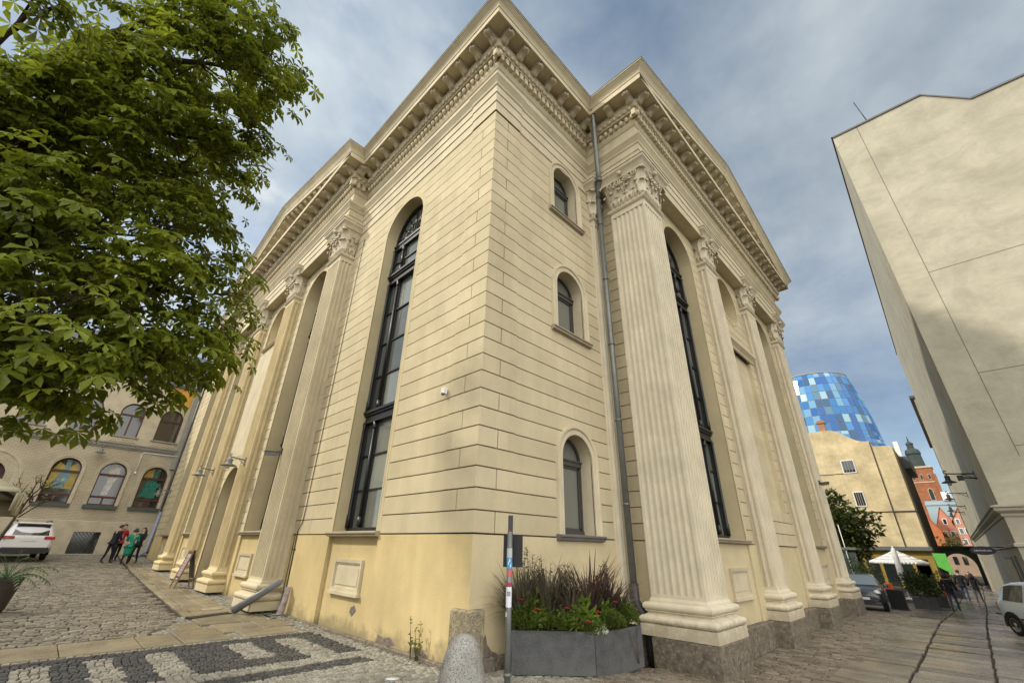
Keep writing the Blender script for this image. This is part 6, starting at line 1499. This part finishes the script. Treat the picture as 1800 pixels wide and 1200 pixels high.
# ------------------------------------------------------------------ glass tower
gt=thing('glass_tower','rounded tower clad in blue and white glass panels behind the yellow gable','building',(175,19.2,0))
m=bpy.data.materials.new('tower_glass'); m.use_nodes=True; N,L=nt(m); b=N['Principled BSDF']; gi=N.new('ShaderNodeNewGeometry'); cr=N.new('ShaderNodeValToRGB'); cr.color_ramp.interpolation='CONSTANT'
cols=[(0,(.015,.10,.31)),(.22,(.05,.21,.47)),(.42,(.03,.09,.19)),(.52,(.13,.30,.46)),(.68,(.25,.42,.50)),(.78,(.08,.18,.27)),(.86,(.02,.15,.38)),(.96,(.42,.54,.58))]
e=cr.color_ramp.elements; e[0].position=0; e[0].color=(*cols[0][1],1); e[1].position=cols[1][0]; e[1].color=(*cols[1][1],1)
for p_,c_ in cols[2:]: q=e.new(p_); q.color=(*c_,1)
L.new(gi.outputs['Random Per Island'],cr.inputs['Fac']); L.new(cr.outputs['Color'],b.inputs['Base Color']); b.inputs['Roughness'].default_value=.12; b.inputs['Specular IOR Level'].default_value=.4
M['tglass']=m
def tr_(z): return lerp_table([(-2,15.2),(20,15.3),(32,15.1),(42,14.2),(50,13.0),(55,12.0),(57.6,11.2)],z)[1]
mb=MB(); nseg=44; zs=[]; z=-2
while z<36: zs.append(z); z+=1.25
while z<57.5: zs.append(z); z+=2.75
zs.append(57.6)
fl_=MB()
for a,bz in zip(zs,zs[1:]):
    r0,r1=tr_(a+.06),tr_(bz-.06)
    for i in range(nseg):
        t0,t1=2*pi*(i+.03)/nseg,2*pi*(i+.97)/nseg
        mb.add([(r0*cos(t0),r0*sin(t0),a+.07),(r0*cos(t1),r0*sin(t1),a+.07),(r1*cos(t1),r1*sin(t1),bz-.07),(r1*cos(t0),r1*sin(t0),bz-.07)],[(0,1,2,3)])
mb.build('glass_panels',M['tglass'],gt)
fl_.lathe([(tr_(z)-.08,z) for z in zs],(0,0,0),44,smooth=False); fl_.lathe([(11.3,57.5),(11.35,57.9),(10.9,58.0),(10.8,57.6)],(0,0,0),44); fl_.build('frame_grid',M['sill'],gt)
mb=MB(); mb.sphere((-10,4.2,59.3),.85,.85,.95,12,8); mb.tube([(-10,4.2,57),(-10,4.2,58.6)],.15,6); mb.build('radome',M['white'],gt)
# ------------------------------------------------------------------ church tower
ch_=thing('church_tower','red brick church tower with a dark green copper helm and lantern','tower',(264,.9,0))
M['cbrick']=brickmat('church_brick',(.36,.13,.055),(.30,.10,.045),(.26,.14,.08),.35,.26,.08,.012,vec='yz'); M['copper']=mat('dark_copper',(.028,.042,.036),.6,.4,noise=.35,nscale=.6)
mb=MB(); h=4.3; mb.box(-h,h,-h,h,-3,37); 
for s in (-1,1):
    for t in (-1,1): mb.box(s*h-.5,s*h+.5,t*h-.5,t*h+.5,-3,34)
mb.build('shaft',M['cbrick'],ch_)
mb=MB(); mb.box(-h-.35,h+.35,-h-.35,h+.35,36.8,37.5); mb.box(-h-.2,h+.2,-h-.2,h+.2,30.6,31.0); mb.build('cornice',M['tan'],ch_)
mb=MB(); fC=lambda u,z,d=0:(-h-d,u,z)
for (u,z0,z1,w) in ((-1.1,23.5,28,.65),(.0,32,34,.35),(-2.6,32,34,.35),(2.6,32,34,.35)):
    pts=[(u-w,z0),(u-w,z1-w),(u-w*.6,z1-.3*w),(u,z1+.3*w),(u+w*.6,z1-.3*w),(u+w,z1-w),(u+w,z0)]; mb.add([fC(a,c,.06) for a,c in pts],[tuple(range(7))],0); mb.add([fC(u+(a-u)*1.25,c+(.2 if c>z0 else -.2),.03) for a,c in pts],[tuple(range(7))],1)
mb.build('belfry_window',[M['trim'],M['tan']],ch_)
mb=MB(); mb.lathe([(3.0,37.5),(2.75,38),(2.5,43),(2.6,43.3),(2.8,43.6),(2.65,44.6),(2.3,45.5),(1.5,45.9),(1.2,46.2),(1.2,47.8),(1.45,48.0),(1.3,48.5),(.7,49.0),(.25,49.5),(.12,51.6)],(0,0,0),8,smooth=False); mb.sphere((0,0,50.2),.35,.35,.4,8,6); mb.build('helm',M['copper'],ch_)
# ------------------------------------------------------------------ gabled houses at the end of the street
M['salmon']=mat('salmon_plaster',(.48,.24,.165),.85,.1,noise=.15,nscale=.5); M['tile']=mat('orange_roof_tile',(.42,.11,.04),.8,.15,noise=.3,nscale=1.2); M['redor']=mat('orange_plaster_wall',(.45,.15,.065),.85,.1,noise=.15,nscale=.6)
def gable_house(nm,label,x,y0,y1,ze,zr,dep,wm,rm,wins_):
    t=thing(nm,label,'building',(0,0,0)); ym=(y0+y1)/2; mb=MB()
    mb.add([(x,y0,-3),(x,y1,-3),(x,y1,ze),(x,ym,zr),(x,y0,ze),(x+dep,y0,-3),(x+dep,y1,-3),(x+dep,y1,ze),(x+dep,ym,zr),(x+dep,y0,ze)],[(0,1,2,3,4),(9,8,7,6,5),(0,4,9,5),(1,6,7,2)]); mb.build('wall',wm,t)
    mb=MB(); ex=.35
    for s,ya in ((-1,y0),(1,y1)):
        a=(x-.15,ya+s*ex,ze-ex*(zr-ze)/(abs(ya-ym)));b=(x-.15,ym,zr+.12); c=(x+dep,ym,zr+.12); d=(x+dep,ya+s*ex,ze-ex*(zr-ze)/(abs(ya-ym)))
        mb.add([a,b,c,d]+[(p[0],p[1],p[2]+.18) for p in (a,b,c,d)],[(0,1,2,3),(4,5,6,7),(0,1,5,4),(0,3,7,4)])
    mb.build('roof',rm,t)
    for (y,z,w,h_) in wins_: mb=MB(); mb.box(x-.06,x+.02,y-w-.12,y+w+.12,z-h_-.12,z+h_+.12,1); mb.box(x-.1,x-.05,y-w,y+w,z-h_,z+h_,0); mb.build('window',[M['carglass'],M['paper']],t)
    return t
gable_house('gabled_house','salmon pink gabled house with a small gable window at the end of the street',136,-5.3,-1.1,6.6,11.6,12,M['salmon'],M['tile'],[(-3.2,8.7,.25,.5),(-3.9,6.2,.35,.5),(-2.5,6.2,.35,.5),(-4.3,3.6,.4,.6),(-3.2,3.6,.4,.6),(-2.1,3.6,.4,.6)])
gable_house('tiled_house','orange house with a steep tiled roof left of the pink gable',128,-2.3,6.5,6.5,14.6,8,M['redor'],M['tile'],[(0,4.5,.4,.6),(1.6,4.5,.4,.6)])
gable_house('stepped_house','narrow pink house with rows of windows right of the pink gable, by the lamps',126,-8.2,-4.7,8.6,11.2,10,M['salmon'],M['tile'],[(-5.3,8.2,.22,.4),(-5.3,6.4,.25,.45),(-5.3,4.4,.25,.45),(-6.2,6.4,.25,.45)])
mb=MB(); mb.box(150,158,-6.2,-.6,8,14.2); mb.box(149.8,158,-6.3,-.5,13.2,13.5); gl_=thing('glass_rooftop','pale glass roof building between the church tower and the pink gable','building',(0,0,0)); M['paleglass']=glassmat('pale_blue_glass',(.25,.34,.37),.15,.6); mb.build('wall',M['paleglass'],gl_)
mb=MB(); mb.box(149.6,152,-5.8,-4.2,14.2,16.2); mb.build('roof_cabin',M['white'],gl_)
# ------------------------------------------------------------------ leafy trees
M['tleaf']=leafmat('street_tree_leaf',(.060,.085,.026),.3,.5)
def tree(name,label,loc,h,blobs,n,m,size,seed,group=None):
    r=random.Random(seed); t=thing(name,label,'tree',loc,0,group); mb=MB(); mb.tube([(0,0,-.2),(.03,0,h*.25),(0,.05,h*.5)],[.16*h/7,.12*h/7,.08*h/7],8); mb.build('trunk',M['bark'],t)
    li=MB(); mb=MB()
    for bx,by,bz,rr in blobs:
        li.tube([(0,.03,h*.35),(bx*.5,by*.5,(bz+h*.35)/2+.2),(bx,by,bz)],[.06,.04,.01],5)
        for i in range(int(n*rr*rr)):
            d=Vector((r.gauss(0,1),r.gauss(0,1),r.gauss(0,1))).normalized(); k=r.uniform(.55,1.05)+.12*sin(7*d.x+3*d.z+bx)*1.2; p=Vector((bx,by,bz))+d*rr*k
            q=(d+Vector((r.uniform(-.8,.8),r.uniform(-.8,.8),r.uniform(-.9,.3)))).normalized()*size*r.uniform(.6,1.3); s=q.cross(Vector((r.uniform(-1,1),r.uniform(-1,1),.6))).normalized()*size*.36
            mb.add([p,p+q*.5+s,p+q,p+q*.5-s],[(0,1,2,3)])
    li.build('limb',M['bark'],t); mb.build('crown',m,t); return t
r9=random.Random(9)
def cloud(cx_,cy_,cz,rx,ry,rz_,n,lo,hi):
    o=[]
    for i in range(n):
        d=Vector((r9.gauss(0,1),r9.gauss(0,1),r9.gauss(0,1))).normalized()*r9.uniform(.3,.85); o.append((cx_+d.x*rx,cy_+d.y*ry,cz+d.z*rz_,r9.uniform(lo,hi)))
    return o
tree('street_tree','dense green tree in front of the blank yellow gable',(48,1.9,g(48,2)),8.6,cloud(0,.2,5.0,2.2,2.3,2.9,26,.65,1.15)+[(0,.7,7.7,.7),(0,-1.9,4.9,.6),(0,-2.2,6.0,.35)],330,M['tleaf'],.32,4)
tree('street_tree','small thin leaved tree in front of the pink house, above the gate arch',(104,-3.2,g(104,-3)),6.5,cloud(0,-.3,5.4,1.6,1.8,1.6,15,.4,.9),34,leafmat('pale_tree_leaf',(.11,.12,.035),.3,.4),.45,6)
# ------------------------------------------------------------------ terrace: parasols, chairs, planters, shelter
parasol((41,-1.5,g(41,-1.5)),0,1.75,2.25,3.05,.16,'open white parasol of the cafe terrace',M['canvas_w'],segs=8)
cu=thing('folded_parasol','folded white parasol standing on the terrace in front of the open one','parasol',(37,-1.83,g(37,-1.8)))
mb=MB(); mb.lathe([(.03,1.1),(.14,1.15),(.2,1.5),(.17,2.2),(.15,2.9),(.10,3.05),(.02,3.1)],(0,0,0),9); mb.build('canopy',M['canvas_w'],cu); mb=MB(); mb.tube([(0,0,0),(0,0,3.2)],.035,8); mb.bbox(-.3,.3,-.3,.3,0,.1,.02); mb.build('pole',M['white'],cu)
M['orangep']=mat('orange_plastic',(.70,.12,.025),.45,.4)
ch=thing('terrace_chair','orange terrace chair under the folded parasol','chair',(36.5,-1.15,g(36.5,-1.1)),.6,'orange terrace chairs')
mb=MB(); mb.bbox(-.24,.24,-.24,.24,.43,.47,.02); mb.build('seat',M['orangep'],ch); mb=MB(); mb.bbox(-.24,.24,.2,.25,.5,.88,.02); mb.build('backrest',M['orangep'],ch)
for sx_ in (-1,1):
    for sy2 in (-1,1): mb=MB(); mb.tube([(sx_*.2,sy2*.2,.44),(sx_*.23,sy2*.23,0)],.018,6); mb.build('leg',M['orangep'],ch)
copy_tree(ch,(38,-.75,g(38,-.7)),2.0,'orange terrace chair farther left, beside the planter boxes'); copy_tree(ch,(33.8,-3.95,g(34,-4)),-.8,'orange terrace chair right of the big shrub planter')
tb=thing('terrace_table','small pale terrace table by the orange chairs','table',(37.4,-2.3,g(37.4,-2.3))); mb=MB(); mb.lathe([(.35,.72),(.35,.75),(.02,.755)],(0,0,0),16); mb.build('tabletop',M['paper'],tb); mb=MB(); mb.tube([(0,0,0),(0,0,.72)],.03,6); mb.lathe([(.22,0),(.2,.03),(.03,.05)],(0,0,0),12); mb.build('leg',M['iron'],tb)
def shrub_box(loc,rz,w,d,h,label,blobs,n,seed):
    t=thing('shrub_planter',label,'planter',loc,rz,'shrub planters on the street'); mb=MB(); mb.bbox(-w/2,w/2,-d/2,d/2,0,h,.03); mb.build('box',M['dgrey'],t)
    r=random.Random(seed); mb=MB()
    for bx,by,bz,rr in blobs:
        for i in range(int(n*rr*rr)):
            dd=Vector((r.gauss(0,1),r.gauss(0,1),r.gauss(0,1))).normalized(); p=Vector((bx,by,bz))+dd*rr*r.uniform(.5,1.1); q=(dd+Vector((r.uniform(-.7,.7),r.uniform(-.7,.7),r.uniform(-.2,.7)))).normalized()*r.uniform(.08,.2); s=q.cross(Vector((r.uniform(-1,1),r.uniform(-1,1),.6))).normalized()*.04
            mb.add([p,p+q*.5+s,p+q,p+q*.5-s],[(0,1,2,3)])
    mb.build('shrub',M['tleaf'],t); return t
shrub_box((29.0,-3.2,g(29,-3.2)),.1,1.0,1.0,.6,'grey planter with the biggest dark shrub, nearest on the street',[(0,0,1.0,.55),(0,.35,1.2,.45),(0,-.35,1.1,.45),(.1,.1,1.5,.4),(0,-.1,.8,.6)],1300,1)
shrub_box((32.0,-3.5,g(32,-3.5)),.1,1.0,.9,.6,'grey planter with a low shrub just behind the biggest one',[(0,0,.9,.45),(0,-.2,1.0,.35)],900,2)
shrub_box((44,-3.75,g(44,-3.7)),0,1.2,1.3,.6,'pale planter with a broad leafy shrub below the green awning',[(0,.3,1.0,.6),(0,-.3,1.0,.55)],700,3)
shrub_box((40,.15,g(40,.1)),0,1.0,1.6,.65,'long dark planter with flowering bushes behind the black car',[(0,.5,1.2,.6),(0,-.2,1.1,.5),(0,.2,1.7,.4)],800,5)
shrub_box((43,1.3,g(43,1.3)),0,1.0,1.4,.65,'dark planter with yellow green bush beside the shelter',[(0,0,1.3,.7),(0,.3,2.0,.5)],700,6)
kb=thing('glass_shelter','glazed shelter with a flat grey roof behind the black car','shelter',(45,2.3,g(45,2.3))); z0=2.15-g(45,2.3)
mb=MB(); mb.bbox(-1.3,1.3,-1.1,1.6,z0-.12,z0+.06,.03); mb.build('roof',M['zinc'],kb)
for yy in (-.9,-.3,.4,1.2):
    mb=MB(); mb.tube([(-1.1,yy,0),(-1.1,yy,z0-.1)],.04,6); mb.build('post',M['iron'],kb)
mb=MB(); mb.box(-1.12,-1.1,-.9,1.2,.3,z0-.3); mb.build('glass_wall',glassmat('shelter_glass',(.06,.08,.08),.05,.8),kb)
mb=MB(); mb.tube([(43.8,1.9,g(44,2)),(43.8,2.02,4.0)],.03,6); tag(mb.build('flag_pole',M['white']),'thin white pole rising above the shelter roof','pole')
# ------------------------------------------------------------------ light, sky, camera
SUN_AZ=Vector((-.70,.58)); SUN_EL=radians(40)
def build_light():
    w=bpy.data.worlds.new('World'); scene.world=w; w.use_nodes=True; N,L=w.node_tree.nodes,w.node_tree.links
    bg=N['Background']
    st=N.new('ShaderNodeTexSky'); st.sky_type='NISHITA'; st.sun_disc=False; st.sun_elevation=SUN_EL
    az=math.atan2(SUN_AZ.x,SUN_AZ.y); st.sun_rotation=az; st.air_density=1.0; st.dust_density=.5; st.ozone_density=2.0
    tc=N.new('ShaderNodeTexCoord'); sp=N.new('ShaderNodeSeparateXYZ'); L.new(tc.outputs['Generated'],sp.inputs['Vector'])
    # project the view direction on a flat cloud deck
    zz=N.new('ShaderNodeMath'); zz.operation='MAXIMUM'; zz.inputs[1].default_value=.0; L.new(sp.outputs['Z'],zz.inputs[0])
    za=N.new('ShaderNodeMath'); za.operation='ADD'; za.inputs[1].default_value=.32; L.new(zz.outputs['Value'],za.inputs[0])
    dx=N.new('ShaderNodeMath'); dx.operation='DIVIDE'; L.new(sp.outputs['X'],dx.inputs[0]); L.new(za.outputs['Value'],dx.inputs[1])
    dy=N.new('ShaderNodeMath'); dy.operation='DIVIDE'; L.new(sp.outputs['Y'],dy.inputs[0]); L.new(za.outputs['Value'],dy.inputs[1])
    cb=N.new('ShaderNodeCombineXYZ'); L.new(dx.outputs['Value'],cb.inputs['X']); L.new(dy.outputs['Value'],cb.inputs['Y'])
    n1=N.new('ShaderNodeTexNoise'); n1.inputs['Scale'].default_value=2.1; n1.inputs['Detail'].default_value=9; n1.inputs['Roughness'].default_value=.56; n1.inputs['Distortion'].default_value=.25
    L.new(cb.outputs['Vector'],n1.inputs['Vector'])
    n2=N.new('ShaderNodeTexNoise'); n2.inputs['Scale'].default_value=1.35; n2.inputs['Detail'].default_value=6; n2.inputs['Roughness'].default_value=.58; L.new(cb.outputs['Vector'],n2.inputs['Vector'])
    # more cover towards +X+Y zenith side, more broken to the left
    cov=N.new('ShaderNodeMapRange'); cov.inputs['From Min'].default_value=.28; cov.inputs['From Max'].default_value=.56; L.new(n1.outputs['Fac'],cov.inputs['Value']); cov.interpolation_type='SMOOTHSTEP'
    shade=N.new('ShaderNodeValToRGB'); e=shade.color_ramp.elements; e[0].position=.36; e[0].color=(1.7,2.3,3.05,1); e[1].position=.64; e[1].color=(5.1,5.6,5.8,1)
    L.new(n2.outputs['Fac'],shade.inputs['Fac'])
    lo=N.new('ShaderNodeMapRange'); lo.inputs['From Min'].default_value=0; lo.inputs['From Max'].default_value=.42; lo.inputs['To Min'].default_value=.55; lo.inputs['To Max'].default_value=1; L.new(sp.outputs['Z'],lo.inputs['Value'])
    cm=N.new('ShaderNodeMath'); cm.operation='MULTIPLY'; L.new(cov.outputs['Result'],cm.inputs[0]); L.new(lo.outputs['Result'],cm.inputs[1])
    # towards +X the deck is an even grey blue veil, towards +Y it is broken
    dv=N.new('ShaderNodeVectorMath'); dv.operation='DOT_PRODUCT'; dv.inputs[1].default_value=(.80,-.55,.2); L.new(tc.outputs['Generated'],dv.inputs[0])
    ve=N.new('ShaderNodeMapRange'); ve.interpolation_type='SMOOTHSTEP'; ve.inputs['From Min'].default_value=-.05; ve.inputs['From Max'].default_value=.6; ve.inputs['To Max'].default_value=.6; L.new(dv.outputs['Value'],ve.inputs['Value'])
    ev=N.new('ShaderNodeMapRange'); ev.inputs['From Min'].default_value=.05; ev.inputs['From Max'].default_value=.62; ev.inputs['To Min'].default_value=.12; ev.inputs['To Max'].default_value=.8; L.new(sp.outputs['Z'],ev.inputs['Value'])
    cmx=N.new('ShaderNodeMix'); cmx.data_type='FLOAT'; L.new(ve.outputs['Result'],cmx.inputs['Factor']); L.new(cm.outputs['Value'],cmx.inputs['A']); L.new(ev.outputs['Result'],cmx.inputs['B']); 
    mx=N.new('ShaderNodeMix'); mx.data_type='RGBA'; L.new(cmx.outputs['Result'],mx.inputs['Factor']); L.new(st.outputs['Color'],mx.inputs['A']); L.new(shade.outputs['Color'],mx.inputs['B'])
    # bright cloud added behind the viewer (-X -Y), unseen, to light the facades
    dt=N.new('ShaderNodeVectorMath'); dt.operation='DOT_PRODUCT'; dt.inputs[1].default_value=(-.60,-.70,.40); L.new(tc.outputs['Generated'],dt.inputs[0])
    br=N.new('ShaderNodeMapRange'); br.inputs['From Min'].default_value=.12; br.inputs['From Max'].default_value=.85; L.new(dt.outputs['Value'],br.inputs['Value'])
    cl=N.new('ShaderNodeMix'); cl.data_type='RGBA'; cl.inputs['B'].default_value=(16.2,15.9,15.2,1); L.new(br.outputs['Result'],cl.inputs['Factor']); dk=N.new('ShaderNodeMapRange'); dk.inputs['From Min'].default_value=.0; dk.inputs['From Max'].default_value=.75; dk.inputs['To Min'].default_value=1; dk.inputs['To Max'].default_value=.78; L.new(dv.outputs['Value'],dk.inputs['Value'])
    dks=N.new('ShaderNodeVectorMath'); dks.operation='SCALE'; L.new(mx.outputs['Result'],dks.inputs[0]); L.new(dk.outputs['Result'],dks.inputs['Scale'])
    L.new(dks.outputs['Vector'],cl.inputs['A'])
    # white breaks in the clouds of the left half
    w3=N.new('ShaderNodeTexNoise'); w3.inputs['Scale'].default_value=3.4; w3.inputs['Detail'].default_value=8; w3.inputs['Roughness'].default_value=.6; L.new(cb.outputs['Vector'],w3.inputs['Vector'])
    wr_=N.new('ShaderNodeMapRange'); wr_.interpolation_type='SMOOTHSTEP'; wr_.inputs['From Min'].default_value=.52; wr_.inputs['From Max'].default_value=.72; L.new(w3.outputs['Fac'],wr_.inputs['Value'])
    lf_=N.new('ShaderNodeVectorMath'); lf_.operation='DOT_PRODUCT'; lf_.inputs[1].default_value=(-.25,.95,-.1); L.new(tc.outputs['Generated'],lf_.inputs[0])
    l2=N.new('ShaderNodeMapRange'); l2.inputs['From Min'].default_value=.1; l2.inputs['From Max'].default_value=.75; l2.inputs['To Max'].default_value=.9; L.new(lf_.outputs['Value'],l2.inputs['Value'])
    wm=N.new('ShaderNodeMath'); wm.operation='MULTIPLY'; L.new(wr_.outputs['Result'],wm.inputs[0]); L.new(l2.outputs['Result'],wm.inputs[1])
    c2=N.new('ShaderNodeMix'); c2.data_type='RGBA'; c2.inputs['B'].default_value=(6.2,6.4,6.3,1); L.new(wm.outputs['Value'],c2.inputs['Factor']); L.new(cl.outputs['Result'],c2.inputs['A'])
    L.new(c2.outputs['Result'],bg.inputs['Color']); bg.inputs['Strength'].default_value=.105
    l=bpy.data.lights.new('sun','SUN'); l.energy=2.3; l.angle=radians(4); l.color=(1,.92,.79)
    o=bpy.data.objects.new('sun',l); COL.objects.link(o)
    d=Vector((SUN_AZ.x,SUN_AZ.y,0)).normalized()*cos(SUN_EL)+Vector((0,0,sin(SUN_EL)))
    o.rotation_euler=d.to_track_quat('Z','Y').to_euler(); o.location=(-30,30,40)
build_light()
cd=bpy.data.cameras.new('camera'); cam=bpy.data.objects.new('camera',cd); COL.objects.link(cam); scene.camera=cam
R=Vector((0.69907102,-0.71478356,0.01960046)); U=Vector((-0.32489522,-0.2930962,0.89918725)); F=Vector((0.63697944,0.63496384,0.43712482))
mw=Matrix((( R.x,U.x,-F.x,-4.9903),(R.y,U.y,-F.y,-5.7828),(R.z,U.z,-F.z,1.6738),(0,0,0,1)))
cam.matrix_world=mw; cd.sensor_width=36; cd.sensor_fit='HORIZONTAL'; cd.lens=742.563/1800*36; cd.clip_start=.05; cd.clip_end=3000
vs_=scene.view_settings; vs_.view_transform='Standard'; vs_.look='None'; vs_.gamma=1; vs_.use_curve_mapping=False; vs_.exposure=.62
scene.render.resolution_x=1024; scene.render.resolution_y=682
